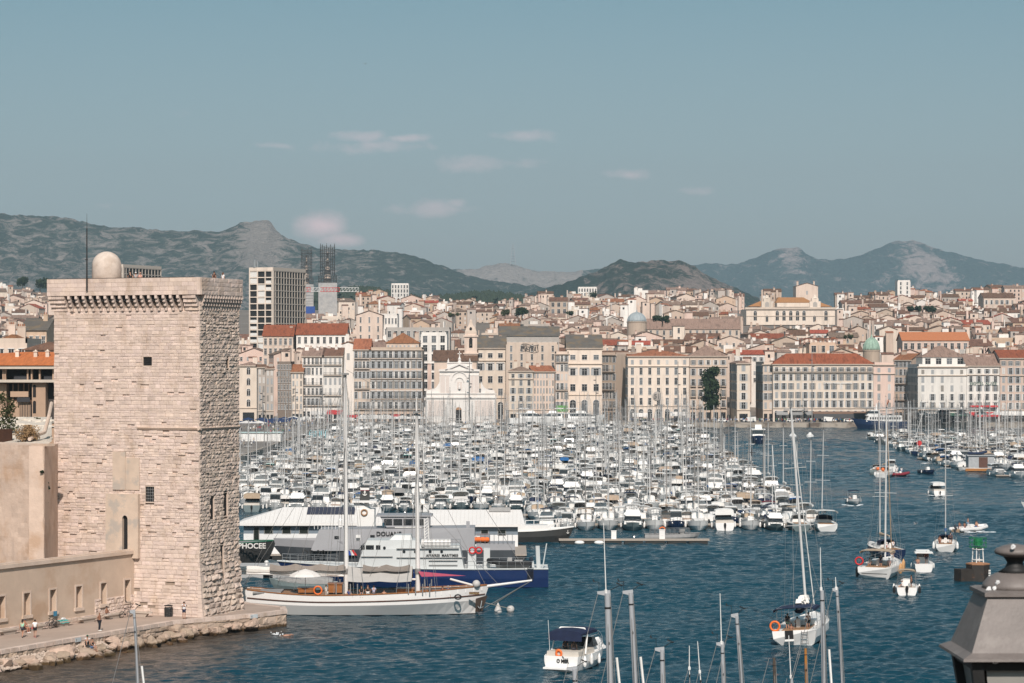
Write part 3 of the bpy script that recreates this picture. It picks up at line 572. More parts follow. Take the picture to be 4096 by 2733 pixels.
def window_mesh(w, h, st, sm=None):
    v_ = R.randrange(4); k = (round(w, 1), round(h, 1), st, v_)
    if k in _wc: return _wc[k]
    m = MB(); m.cm = 0
    if st == 'arch':
        m.cm = 1; n = 8; P = [(w/2*cos(pi*i/n), -.03, h-w/2+w/2*sin(pi*i/n)) for i in range(n+1)]+[(-w/2, -.03, 0), (w/2, -.03, 0)]; m.ext(P, (0, .2, 0))
        m.cm = 0; m.b2((-.05, -.07, 0), (.05, -.02, h)).b2((-w/2, -.07, h-w/2-.05), (w/2, -.02, h-w/2+.05)).b2((-w/2-.1, -.15, -.12), (w/2+.1, .02, 0))
        for i in range(n): a, b = pi*i/n, pi*(i+1)/n; m.hexa([(r*cos(t), y, h-w/2+r*sin(t)) for y in (-.10, .02) for r, t in ((w/2+.0, a), (w/2+.18, a), (w/2+.18, b), (w/2+.0, b))])
    elif st == 'closed': m.cm = 2; m.b2((-w/2, -.07, 0), (w/2, .02, h)); m.cm = 1; m.b2((-.02, -.08, 0), (.02, .02, h))
    else:
        m.cm = 1; m.b2((-w/2, -.03, 0), (w/2, .05, h)); m.cm = 0
        m.b2((-.03, -.06, 0), (.03, -.02, h)).b2((-w/2, -.06, h*.66), (w/2, -.02, h*.66+.06)).b2((-w/2-.06, -.05, 0), (-w/2+.03, -.01, h)).b2((w/2-.03, -.05, 0), (w/2+.06, -.01, h)).b2((-w/2-.15, -.18, -.14), (w/2+.15, .02, 0)).b2((-w/2-.15, -.2, h), (w/2+.15, .02, h+.14))
        if st in ('shut', 'hood'): m.cm = 2; m.b2((-w-.02, -.09, 0), (-w/2-.02, -.01, h)).b2((w/2+.02, -.09, 0), (w+.02, -.01, h))
        if st == 'hood': m.cm = 0; m.b2((-w*.9, -.42, h+.3), (w*.9, .02, h+.55))
    _wc[k] = m.mesh('window', [frame_w, glass if v_ < 3 else glass_lt, sm or (shut_g, shut_w, shut_g, shut_n)[v_]]); return _wc[k]
def roof_mesh(w, d, zt, typ, pitch=.36, ov=.45):
    m = MB(); a, b = -w/2-ov, w/2+ov; c, e = -ov, d+ov; t = .22
    if typ == 'x':    # ridge along the street
        h = (d/2+ov)*pitch; m.ext([(a, c, zt), (a, c, zt+t), (a, d/2, zt+h+t), (a, e, zt+t), (a, e, zt), (a, d/2, zt+h)][::-1], (b-a, 0, 0))
    elif typ == 'y':  # gable towards the viewer
        h = (w/2+ov)*pitch; m.ext([(a, c, zt), (a, c, zt+t), (0, c, zt+h+t), (b, c, zt+t), (b, c, zt), (0, c, zt+h)][::-1], (0, e-c, 0))
    elif typ == 's':  # single slope
        h = (d+2*ov)*pitch*.6; m.ext([(a, c, zt), (a, c, zt+t), (a, e, zt+h+t), (a, e, zt+h)][::-1], (b-a, 0, 0))
    elif typ == 'hip':
        h = min(w, d)/2*pitch*1.15; i = min(w, d)/2
        if w >= d: r1, r2 = (a+i+ov, (c+e)/2), (b-i-ov, (c+e)/2)
        else: r1, r2 = ((a+b)/2, c+i+ov), ((a+b)/2, e-i-ov)
        P = [(a, c, zt), (b, c, zt), (b, e, zt), (a, e, zt), (r1[0], r1[1], zt+h), (r2[0], r2[1], zt+h), (a, c, zt-.15), (b, c, zt-.15), (b, e, zt-.15), (a, e, zt-.15)]
        fs = ([(0, 1, 5, 4), (1, 2, 5), (2, 3, 4, 5), (3, 0, 4)] if w >= d else [(0, 1, 4), (1, 2, 5, 4), (2, 3, 5), (3, 0, 4, 5)])+[(6, 7, 1, 0), (7, 8, 2, 1), (8, 9, 3, 2), (9, 6, 0, 3), (9, 8, 7, 6)]
        m.add(P, fs)
    return m
def chimney_mb(m, x, y, z, w=1.4, h=1.6):
    m.cm = 0; m.b2((x-w/2, y-.35, z-1.5), (x+w/2, y+.35, z+h)); m.b2((x-w/2-.08, y-.42, z+h), (x+w/2+.08, y+.42, z+h+.15)); m.cm = 1
    for i in range(max(2, int(w/.4))): m.tube((x-w/2+.25+i*.4, y, z+h+.15), (x-w/2+.25+i*.4, y, z+h+.65), .13, .11, 6)
potm = mat('terracotta_pot', (.33, .14, .075), .9)
FACADES = {}
def quay_building(label, x0, x1, ytop, D, wall, roof, nb, floors, style='shut', rt='hip', depth=14, rz=0, side=None, balc=(), ground='shops', gh=4.6, name='quayside_building', cat='building', cornice=True, attic=0, zb=2., ww=1.2, chim=2, roofpitch=.34, group=None, bal_full=True):
    """a facade between two photo columns at distance D, eave on photo row ytop, with individual windows, balconies, cornices, roof and chimneys"""
    w = (x1-x0)*D/F/max(.3, cos(rz)); zt = zat(ytop, D); c = at((x0+x1)/2, D); root = T(name, label, cat, (c.x, D, 0), rz, group); h = zt-zb
    FACADES[label] = (root, w, zt, zb)
    m = MB(); m.b2((-w/2, 0, zb-1), (w/2, depth, zt))
    if rt == 'y': m.ext([(-w/2, 0, zt), (w/2, 0, zt), (0, 0, zt+w/2*roofpitch)], (0, depth, 0))
    if rt == 'x': m.ext([(-w/2, 0, zt), (-w/2, depth, zt), (-w/2, depth/2, zt+depth/2*roofpitch)][::-1], (w, 0, 0))
    wallo = m.build('wall', wall, root)
    fh = (h-gh)/floors
    if cornice:
        t = MB(); t.ext([(-w/2-.5, -.7, zt-.05), (-w/2-.5, -.7, zt-.3), (-w/2-.5, -.25, zt-.75), (-w/2-.5, .01, zt-.75), (-w/2-.5, .01, zt-.05)], (w+1, 0, 0)); t.build('cornice', trim, root)
        t = MB(); t.ext([(-w/2-.1, -.35, zb+gh+.15), (-w/2-.1, -.35, zb+gh-.1), (-w/2-.1, .01, zb+gh-.25), (-w/2-.1, .01, zb+gh+.15)], (w+.2, 0, 0)); t.build('string_course', trim, root)
        if attic: zc = zt-fh*attic; t = MB(); t.ext([(-w/2-.3, -.55, zc), (-w/2-.3, -.55, zc-.2), (-w/2-.3, .01, zc-.55), (-w/2-.3, .01, zc)], (w+.6, 0, 0)); t.build('attic_cornice', trim, root)
    bw = w/nb; wh = min(2.75, fh*.70)
    for f in range(floors):
        z = zb+gh+f*fh+(fh-wh)*.45; hh = wh*(.68 if attic and f == floors-1 else 1)
        for i in range(nb):
            st = style if isinstance(style, str) else style[f % len(style)]
            if st in ('shut', 'mix') and R.random() < .16: st = 'closed'
            if st == 'mix': st = 'shut' if R.random() < .6 else 'plain'
            put('window', window_mesh(min(ww, bw*.5), hh, st), root, (-w/2+bw*(i+.5), 0, z))
        if f in balc:
            b = MB(); b.cm = 0; zz = z-.1
            for (a, e) in ([(-w/2+.2, w/2-.2)] if bal_full else [(-w/2+bw*(i+.5)-bw*.38, -w/2+bw*(i+.5)+bw*.38) for i in range(nb)]):
                b.cm = 0; b.b2((a, -.95, zz-.22), (e, 0, zz)); b.cm = 1; b.b2((a, -.95, zz+.92), (e, -.88, zz+1.0))
                k = int((e-a)/.32)
                for q in range(k+1): x = a+(e-a)*q/k; b.b2((x-.022, -.93, zz), (x+.022, -.89, zz+.95))
            b.build('balcony', [trim, rail], root)
    if side:
        ns = max(2, int(depth/3.4)); M0 = {'L': (-w/2, -pi/2), 'R': (w/2, pi/2)}[side]
        for f in range(floors):
            for i in range(ns): put('window', window_mesh(min(ww, 1.1), wh, 'shut' if style != 'plain' else 'plain'), root, (M0[0], depth*(i+.5)/ns, zb+gh+f*fh+(fh-wh)*.45), M0[1])
    if ground == 'shops':
        for i in range(nb): m = MB(); m.cm = 0; m.b2((-w/2+bw*(i+.18), -.04, zb), (-w/2+bw*(i+.82), .1, zb+gh*.68)); m.build('shopfront', glass, root)
    elif ground == 'arches':
        for i in range(nb): put('window', window_mesh(bw*.52, gh*.8, 'arch'), root, (-w/2+bw*(i+.5), 0, zb+.1)).name = 'arched_shopfront'
    if rt != 'flat':
        rf = roof_mesh(w, depth, zt, rt, roofpitch).build('roof', roof, root)
        for i in range(chim):
            q = MB(); chimney_mb(q, -w/2+w*(i+.5+R.uniform(-.3, .3))/chim, depth*R.uniform(.35, .6), zt+depth*.13, R.uniform(1, 2.2), R.uniform(1.0, 1.8)); q.build('chimney', [wall, potm], rf)
    else:
        q = MB(); q.b2((-w/2, 0, zt), (w/2, .3, zt+.9)); q.b2((-w/2, 0, zt), (-w/2+.3, depth, zt+.9)); q.b2((w/2-.3, 0, zt), (w/2, depth, zt+.9)); q.build('roof_parapet', wall, root)
    return root, w, zt, fh
quay_building('narrow cream corner house with one column of arched windows, right beside the stone tower', 958, 1030, 1462, 1000, WM['cream'], RM['dusty'], 1, 4, 'arch', 'hip', 16, gh=5.5, ww=1.4, chim=1)
for (a, b, y, rf) in ((1032, 1062, 1468, 'brown'), (1064, 1094, 1474, 'brown')):
    quay_building('%s grey shuttered house squeezed between cream corner house and dark glazed block' % ('left' if a < 1050 else 'right'), a, b, y, 985, WM['grey'], RM[rf], 2, 5, 'closed', 'x', 4, rz=.22, chim=1, group='narrow grey quay houses')
quay_building('dark brown office block with a grid of deep windows on the quay', 1110, 1166, 1455, 1000, mat('brown_concrete', (.20, .155, .125), .8, .1), RM['brown'], 5, 7, 'plain', 'flat', 14, ww=1.3, ground=None, cornice=False)
quay_building('slim pale house with closed shutters and small orange roof on the quay', 1166, 1212, 1488, 1000, WM['cream'], RM['orange'], 3, 5, 'closed', 'x', 12, chim=0, roofpitch=.45)
quay_building('white house with dark iron balconies, left of the pair with brown roofs', 1210, 1292, 1424, 1003, WM['white'], RM['dusty'], 5, 5, 'mix', 'x', 16, balc=(0, 1, 2, 4), chim=2, gh=6)
quay_building('white house with dark iron balconies, right of the pair with brown roofs', 1293, 1369, 1424, 1003, WM['white'], RM['brown'], 4, 5, 'closed', 'x', 18, balc=(0, 1, 3, 4), chim=2, gh=6)
quay_building('tall blank white party wall rising beside the ornate balcony block', 1368, 1418, 1378, 1012, WM['white'], RM['orange'], 1, 1, 'closed', 'y', 22, ground=None, cornice=False, gh=22, chim=1)
quay_building('narrow tan house with striped awnings left of the ornate balcony block', 1416, 1480, 1398, 1000, WM['beige'], RM['orange'], 4, 6, 'shut', 'x', 16, balc=(0, 2, 4, 5), chim=2, roofpitch=.5)
quay_building('ornate tan apartment block with long stone balconies beside the white church', 1481, 1690, 1398, 1000, WM['tan'], RM['orange'], 9, 6, 'hood', 'flat', 20, balc=(0, 1, 3, 5), chim=0)
quay_building('low set back attic house with orange roof above the ornate balcony block', 1545, 1675, 1372, 1012, WM['beige'], RM['orange'], 8, 6, 'closed', 'hip', 18, ground=None, cornice=False, chim=3, roofpitch=.55)
quay_building('white modern block with horizontal bands behind the church', 1683, 1788, 1338, 1050, WM['white'], RM['brown'], 3, 8, 'plain', 'flat', 24, ww=2.0, ground=None, cornice=False)
quay_building('long low office slab with dark window band behind the white modern block', 1545, 1800, 1318, 1085, grey_conc, RM['brown'], 10, 9, 'plain', 'flat', 20, ww=3.6, ground=None, cornice=False, gh=2)
quay_building('grand grey roofed palace wing with tall windows right of the bell tower', 1900, 2022, 1392, 1040, WM['cream'], grey_roof, 3, 4, ('plain', 'plain', 'hood', 'plain'), 'x', 26, ground='arches', gh=9, ww=1.9, attic=1, chim=3, roofpitch=.40)
quay_building('tall blank beige wall house covered with graffiti between the palace wings', 2024, 2232, 1378, 1035, WM['beige'], RM['dusty'], 5, 5, 'plain', 'flat', 20, ground=None, cornice=False, gh=14, ww=.9)
quay_building('cream corner house with low hipped brown roof and grey shutters before the graffiti wall', 2036, 2132, 1484, 1000, WM['cream'], RM['dusty'], 3, 5, 'mix', 'hip', 15, chim=2, attic=1)
quay_building('cream wing of closed shutters with orange roof, right of the hipped corner house', 2133, 2218, 1486, 1006, WM['beige'], RM['orange'], 7, 5, 'closed', 'x', 12, rz=.3, chim=1)
quay_building('tall narrow house with balconies between shuttered wing and palace', 2222, 2274, 1415, 1012, WM['beige'], RM['brown'], 3, 6, 'shut', 'flat', 16, balc=(0, 2, 5), chim=0)
quay_building('grand grey roofed palace wing with big arched doorways right of the graffiti wall', 2268, 2408, 1392, 1020, WM['cream'], grey_roof, 3, 3, ('plain', 'hood', 'plain'), 'x', 28, ground='arches', gh=10.5, ww=2.1, attic=1, chim=4, roofpitch=.38)
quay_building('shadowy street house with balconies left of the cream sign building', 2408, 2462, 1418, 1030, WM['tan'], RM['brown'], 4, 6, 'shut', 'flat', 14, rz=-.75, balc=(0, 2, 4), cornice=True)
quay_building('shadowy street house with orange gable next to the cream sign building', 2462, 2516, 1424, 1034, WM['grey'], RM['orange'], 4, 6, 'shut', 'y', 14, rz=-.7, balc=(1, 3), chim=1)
pern = quay_building('cream six storey corner building with large round number sign and arched shopfronts', 2512, 2756, 1424, 985+18, WM['cream'], RM['orange'], 7, 5, ('plain', 'plain', 'plain', 'plain', 'closed'), 'hip', 22, side='L', ground='arches', gh=6.2, attic=1, chim=3, roofpitch=.2)
quay_building('ornate pale block with brown roof and iron balconies behind the dark plane tree', 2758, 2908, 1424, 1032, WM['beige'], RM['dusty'], 5, 5, 'shut', 'hip', 18, balc=(0, 1, 2), bal_full=False, attic=1, chim=2, roofpitch=.5)
quay_building('cream corner building with long grey shaded flank right of the plane tree', 2948, 3000, 1453, 1003, WM['cream'], RM['dusty'], 1, 5, 'shut', 'hip', 34, side='L', ww=1.6, chim=1)
quay_building('narrow house with grey shaded flank left of the red roofed hotel', 3052, 3094, 1456, 1003, WM['beige'], RM['dusty'], 2, 5, 'shut', 'flat', 30, side='L', chim=1)
beau = quay_building('long cream hotel with bright red roof and rows of grey shutters facing the harbour', 3092, 3494, 1456, 1000, WM['cream'], RM['red'], 14, 5, ('hood', 'shut', 'shut', 'shut', 'shut'), 'hip', 12, ground='arches', gh=5.4, attic=1, balc=(4,), chim=2, roofpitch=.62)
quay_building('pink end house joined to the right of the red roofed hotel', 3495, 3578, 1458, 1000, WM['pink'], RM['brown'], 2, 5, 'closed', 'flat', 20, attic=1)
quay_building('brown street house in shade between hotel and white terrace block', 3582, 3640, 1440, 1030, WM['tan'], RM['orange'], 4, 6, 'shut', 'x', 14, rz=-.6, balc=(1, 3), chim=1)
quay_building('white hotel block with planted roof terrace and grey flank', 3672, 3866, 1466, 1000, WM['white'], RM['dusty'], 5, 5, ('hood', 'shut', 'closed', 'closed', 'closed'), 'flat', 26, side='L', balc=(0,), attic=1)
quay_building('set back white penthouse with brown tiled roof on the terrace block', 3690, 3862, 1428, 1008, WM['white'], RM['dusty'], 4, 6, 'plain', 'hip', 16, ground=None, cornice=False, ww=2.2, chim=3, roofpitch=.5)
aliz = quay_building('white four bay hotel with large letters across its front', 3867, 3998, 1463, 1000, WM['white'], RM['dusty'], 4, 5, ('hood', 'shut', 'shut', 'shut', 'shut'), 'x', 20, attic=1, chim=3, roofpitch=.45)
quay_building('tall pink building with red roof at the right end of the quay', 4000, 4170, 1432, 1000, WM['pink'], RM['red'], 6, 6, 'shut', 'x', 20, attic=2, chim=3, roofpitch=.3)
# signs
sgn = mat('sign_grey', (.10, .09, .085), .6, 0); sgw = mat('sign_pale', (.68, .66, .63), .5, 0); sgg = mat('sign_panel', (.36, .32, .29), .6, .04)
r, w, zt, fh = pern; D_ = 1003
def fx(root, px): return (px-CX)/F*root.location.y-root.location.x
m = MB(); m.ball((fx(r, 2628), -.25, zat(1585, D_)), (1.75, .2, 1.9), 20, 12); o = m.build('sign_disc', sgg, r); words('51', 2.6, sgn, r, (fx(r, 2628), -.55, zat(1594, D_)), bold=.04)
words('PERNOD', 1.05, sgn, r, (fx(r, 2638), -.25, zat(1626, D_)), bold=.03)
words('Bar', .9, sgn, r, (fx(r, 2606), -.25, zat(1626, D_)))
r = aliz[0]; words('HOTEL ALIZE', 1.75, mat('sign_green', (.10, .15, .12), .6, 0), r, (0, -.5, zat(1540, 1000)), bold=.03, sp=1.05)
r = beau[0]; words('Grand Hotel Beauvau', 1.35, sgw, r, (fx(r, 3350), -.4, zat(1536, 1000)), bold=.02)
r, w, zt, zb_ = FACADES['tall blank beige wall house covered with graffiti between the palace wings']; m = MB(); RG = random.Random(6)
for k in range(13):
    x = fx(r, 2084+k*5.4); z = zat(1396-abs(k-7)*.8-4*sin(k), 1035)+RG.uniform(-.4, .4); m.path([(x+RG.uniform(-.6, .6), -.06, z+RG.uniform(-1.5, 1.5)) for _ in range(6)], .11, 4)
for z in (1380, 1408): m.path([(fx(r, 2084+k*5.4), -.06, zat(z-4*sin(k*.5), 1035)) for k in range(14)], .12, 4)
m.build('graffiti_scrawl', sgn, r)
# awnings of the hotel ground floor
aw_br = mat('brown_awning', (.20, .12, .085), .8); aw_gr = mat('dark_awning', (.06, .058, .06), .8); aw_red = mat('red_awning', (.50, .035, .04), .8); aw_wh = mat('white_awning', (.70, .67, .64), .8, .06); aw_nv = mat('navy_awning', (.02, .04, .11), .8, .15); aw_gn = mat('green_awning', (.10, .25, .07), .8); aw_tl = mat('teal_parasol', (.07, .36, .36), .8)
def awning(label, px0, px1, py, D, m_, out=2.6, h=1.3, txt=None):
    z = zat(py, D); a, b = at(px0, D), at(px1, D); g = MB(); g.ext([(a.x, D-.02, z), (a.x, D-out, z-h), (a.x, D-out, z-h-.35), (a.x, D-out+.06, z-h-.35), (a.x, D-out+.06, z-h-.05), (a.x, D-.02, z-.1)], (b.x-a.x, 0, 0))
    for k in (a.x+.2, b.x-.2): g.tube((k, D-out+.1, z-h), (k, D-out+.1, 2.0), .04, n=4)
    o = g.build('awning', m_); tag(o, label, 'awning', 'shop awnings along the quays'); return o
awning('wide brown awning under the hotel arches', 3248, 3470, 1646, 998, aw_br, 3, .6)
awning('dark grey blind hanging below the brown hotel awning', 3255, 3465, 1656, 995, aw_gr, 1.2, 1.6)
awning('light grey awning at the left foot of the red roofed hotel', 3105, 3150, 1644, 998, greyc); awning('grey restaurant awning below the white lettered sign', 3166, 3208, 1644, 998, greyc); awning('small grey awning beside the dark hotel doorway', 3222, 3248, 1644, 998, greyc)
s_ = MB(); p0, p1 = at(3135, 997, zat(1644, 997)), at(3232, 997, zat(1632, 997)); s_.b2((p0.x, 996.4, p0.z), (p1.x, 996.9, p1.z)); so = T('restaurant_sign', 'long grey fascia board with white restaurant lettering', 'sign', ((p0.x+p1.x)/2, 996.3, p0.z)); s_.v = [(a-so.location.x, b-so.location.y, c-so.location.z) for a, b, c in s_.v]; s_.build('board', sgg, so); words('BURGER KING', .85, sgw, so, (0, .03, .2), bold=.02)
awning('pale blue awning below the right arch of the cream sign building', 2680, 2745, 1648, 1000, aw_wh); awning('white awning below the left arch of the cream sign building', 2530, 2590, 1652, 1000, aw_wh)
awning('bright red awning under the lettered white hotel', 3876, 3995, 1648, 998, aw_red, 3, 1.6); awning('red awning strip below the white hotel letters', 3880, 3990, 1622, 999, aw_red, 1, .35)
awning('purple banded white awning at the right end of the quay', 4005, 4110, 1645, 998, aw_wh, 2, 1.4); awning('dark green awning under the white terrace block', 3790, 3872, 1652, 998, mat('dark_green', (.04, .10, .07), .8)); awning('tan awning left of the dark green one', 3670, 3730, 1656, 998, aw_br)
awning('bright green awning at the foot of the balconied house by the palace', 2225, 2270, 1622, 1004, aw_gn, 4, 2.2); awning('red awning of the white balconied house', 1310, 1370, 1640, 992, aw_red, 4, 1.4); awning('long red restaurant awning beside the blank white wall', 1376, 1432, 1660, 985, aw_red, 3, .7)
awning('bright red awning among white parasols by the church', 1565, 1600, 1658, 985, aw_red, 3, .8); awning('white lettered awning below the balconied white house', 1242, 1308, 1645, 992, aw_wh, 4, 1.0)
# the white church
ch = T('church', 'white baroque church with pedimented front, curved shoulders and statue niche', 'church', (at(1840, 985).x, 985, 0))
def cx_(px): return (px-1840)*985/F
def cz(py): return zat(py, 985)
cw_ = mat('church_render', (.74, .69, .65), .85, .05, .4, col2=(.62, .56, .51), c2=(.55, .7), s2=.2); cpk = mat('church_panel', (.66, .57, .52), .85, .05)
m = MB(); m.b2((cx_(1704), 0, 1), (cx_(1982), 10, cz(1572)))
sh = []
xc = [(1758, 1560)]+[(1758-46*(1-cos(a)) if 0 else 1758-44*sin(a), 1515+45*(1-cos(a))+0) for a in [i*pi/2/6 for i in range(7)]]
L_ = [(1758, 1572), (1758, 1525), (1752, 1540), (1744, 1551), (1733, 1558), (1714, 1560), (1704, 1563), (1704, 1572)]
m.ext([(cx_(x), .4, cz(y)) for x, y in L_], (0, 1.5, 0)); m.ext([(cx_(3682-x), .4, cz(y)) for x, y in L_][::-1], (0, 1.5, 0))
m.b2((cx_(1758), 0, cz(1575)), (cx_(1916), 9, cz(1478))); m.b2((cx_(1788), 0, cz(1478)), (cx_(1888), 3, cz(1450)))
m.build('front_wall', cw_, ch)
m = MB()
for y0, y1, a, b, d in ((1588, 1594, 1700, 1986, .5), (1572, 1576, 1706, 1980, .3), (1478, 1486, 1755, 1919, .7), (1500, 1503, 1758, 1800, .25), (1500, 1503, 1876, 1916, .25), (1449, 1453, 1788, 1890, .3)): m.b2((cx_(a), -d, cz(y1)), (cx_(b), 0, cz(y0)))
for s in (-1, 1): m.ext([(cx_(1838), -.7, cz(1452)), (cx_(1838), -.7, cz(1459)), (cx_(1838+s*56), -.7, cz(1484)), (cx_(1838+s*56), -.7, cz(1476))][::s], (0, .75, 0))
m.build('cornice', cw_, ch)
for a, b in ((1762, 1780), (1784, 1796), (1882, 1894), (1898, 1914)): MB().b2((cx_(a), -.18, cz(1572)), (cx_(b), 0, cz(1503))).build('pilaster', cpk, ch)
for a, b in ((1712, 1780), (1898, 1974)): MB().b2((cx_(a), -.1, cz(1665)), (cx_(b), 0, cz(1602))).build('wall_panel', cpk, ch)
m = MB(); n = 14
for rr, w_, yy_ in ((30, 4, 1520), (16, 3, 1528)):
    for i in range(n): a, b = pi*i/n, pi*(i+1)/n; m.hexa([(cx_(1838+r_*cos(t)), y, cz(yy_-r_*sin(t))) for y in (-.35, .05) for r_, t in ((rr, a), (rr+w_, a), (rr+w_, b), (rr, b))])
m.build('arch_moulding', cw_, ch)
m = MB(); m.ball((0, 0, 1.9), (.28, .25, .34)); m.lathe([(.5, 0), (.55, .6), (.42, 1.2), (.35, 1.6), (.12, 1.75)], (0, 0, 0), 8); m.build('statue', cw_, ch, (cx_(1838), -.5, cz(1556)))
m = MB(); m.b2((cx_(1829), -.08, cz(1560)), (cx_(1847), .0, cz(1528))); m.build('niche', cpk, ch)
m = MB(); m.b2((cx_(1823), -.25, 1.5), (cx_(1846), 0, cz(1640))); n = 10; m.ext([(cx_(1834.5+11.5*cos(pi*i/n)), -.25, cz(1640-11*sin(pi*i/n))) for i in range(n+1)], (0, .25, 0)); dr = m.build('door', dark_hole, ch)
m = MB(); m.ext([(cx_(1834.5+11*cos(pi*i/n)), -.3, cz(1640-10.5*sin(pi*i/n))) for i in range(n+1)], (0, .04, 0)); m.build('fanlight', mat('fanlight_wood', (.40, .22, .12), .7), dr)
m = MB()
for px, s in ((1838, 1.0), (1793, .55), (1879, .55)): m.lathe([(.9*s, 0), (.5*s, .8*s), (.7*s, 1.2*s), (.25*s, 2.2*s), (.15*s, 3*s)], (cx_(px), .8, cz(1450)), 8)
m.b2((cx_(1838)-.14, .7, cz(1442)), (cx_(1838)+.14, .9, cz(1405))); m.b2((cx_(1838)-.75, .7, cz(1417)), (cx_(1838)+.75, .9, cz(1413))); m.build('cross', cw_, ch)
nv = MB(); nv.b2((cx_(1734), 9, 1), (cx_(1905), 34, cz(1444))); nv.build('nave', WM['beige'], ch)
q = roof_mesh((1905-1730)*985/F, 27, cz(1444), 'x', .3); q.v = [(a+cx_(1818), b+8.6, c) for a, b, c in q.v]; q.build('roof', RM['brown'], ch)
bt = T('bell_tower', 'square church bell tower with arched belfry and curved bell shaped cap', 'bell tower', (at(1883, 1000).x, 1000, 0))
bz = lambda y: zat(y, 1000); hw = 2.75
m = MB(); m.b2((-hw, 0, 1), (hw, 2*hw, bz(1415))); m.b2((-hw*.93, .2, bz(1415)), (hw*.93, 2*hw-.2, bz(1346))); m.b2((-hw-.35, -.35, bz(1417)), (hw+.35, 2*hw+.35, bz(1411))); m.b2((-hw-.3, -.3, bz(1348)), (hw+.3, 2*hw+.3, bz(1341))); m.b2((-hw*.85, .4, bz(1341)), (hw*.85, 2*hw-.4, bz(1332))); m.build('shaft', WM['beige'], bt)
m = MB(); m.lathe([(r_*1.41, bz(y)) for r_, y in ((2.4, 1334), (2.3, 1325), (1.75, 1312), (1.3, 1306), (.85, 1300), (.55, 1290), (.5, 1283), (.15, 1278))], (0, hw, 0), 4); m.build('cap', WM['beige'], bt)
m = MB(); n = 10; m.ext([(.7*cos(pi*i/n), .18, bz(1372)+1.4+.7*sin(pi*i/n)) for i in range(n+1)]+[(-.7, .18, bz(1392)), (.7, .18, bz(1392))], (0, .1, 0)); m.build('belfry_opening', dark_hole, bt); MB().lathe([(.45, 0), (.38, .5), (.2, .8)], (0, .05, bz(1384)), 10).build('bell', mat('bronze', (.10, .09, .07), .5, metal=.6), bt)
MB().ball((0, .35, bz(1315)), (.55, .12, .6), 12, 8).build('oculus', dark_hole, bt)
# concrete residential towers
def slab_tower(label, pxl, pxm, pxr, ytop, D, nf, zb=6, chim=True):
    c = at(pxm, D); t = T('residential_tower', label, 'tower block', (c.x, D, 0), 0); zt = zat(ytop, D); wl = (pxm-pxl)*D/F/cos(.30); wr = (pxr-pxm)*D/F/cos(1.12)
    t.rotation_euler = (0, 0, .0); Ml = Matrix.Rotation(-.30, 4, 'Z') @ Matrix.Translation((-wl, 0, 0)); Mr = Matrix.Rotation(1.12, 4, 'Z'); h = 3.05
    ul = Ml.to_3x3() @ Vector((wl, 0, 0)); ur = Mr.to_3x3() @ Vector((wr, 0, 0)); o = Vector((0, 0, 0)); P = [o, ur, ur-ul, -ul]
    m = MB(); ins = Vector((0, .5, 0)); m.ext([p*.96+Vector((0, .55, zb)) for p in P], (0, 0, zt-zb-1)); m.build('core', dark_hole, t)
    lm = MB(); rm = MB(); pn = MB()
    for f in range(int((zt-zb)/h)+1):
        z = zt-1.6-f*h
        if z < zb: break
        lm.b2((0, -.1, z-.22), (wl, 1.2, z+.22)); rm.b2((0, -.1, z-.18), (wr, 1.0, z+.18))
        for i in range(3):
            if R.random() < .62: pn.b2((wl*(i+.06)/3, .25, z-h+.3), (wl*(i+.94)/3, .3, z-.25-(R.random() < .5)*1.2))
    for i in range(4): lm.b2((wl*i/3-.22, -.15, zb), (wl*i/3+.22, 1.2, zt))
    for i in range(13): rm.b2((wr*i/12-.16, -.12, zb), (wr*i/12+.16, .9, zt))
    lm.b2((-.2, -.2, zt-1.5), (wl+.2, 1, zt)); rm.b2((-.2, -.2, zt-1.5), (wr, 1, zt))
    for q, M_, nm, mt in ((lm, Ml, 'balcony_frame', WM['cream']), (rm, Mr, 'sunshade_grid', mat('brise_soleil', (.44, .39, .34), .85, .08)), (pn, Ml, 'infill_panel', sgw)): q.v = [tuple(M_ @ Vector(v)) for v in q.v]; q.build(nm, mt, t)
    m = MB(); m.ext([p+Vector((0, 0, zt-.4)) for p in P], (0, 0, .5)); m.build('roof', grey_conc, t)
    if chim: MB().lathe([(.75, 0), (.75, 3.6), (.5, 3.8)], (-wl*.75, 3, zt), 10).tube((-wl*.75+1.2, 3, zt), (-wl*.75+1.2, 3, zt+3), .3).build('flue', steel, t)
slab_tower('tall slab block with white balcony grid and sunshade side, right of the stone tower', 995, 1092, 1203, 1070, 1150, 15)
slab_tower('twin slab block peeping over the tower roof behind the dome', 430, 492, 610, 1058, 1240, 15)
slab_tower('slab block cut by the left picture edge', -120, -70, -25, 1050, 1180, 15, chim=False)
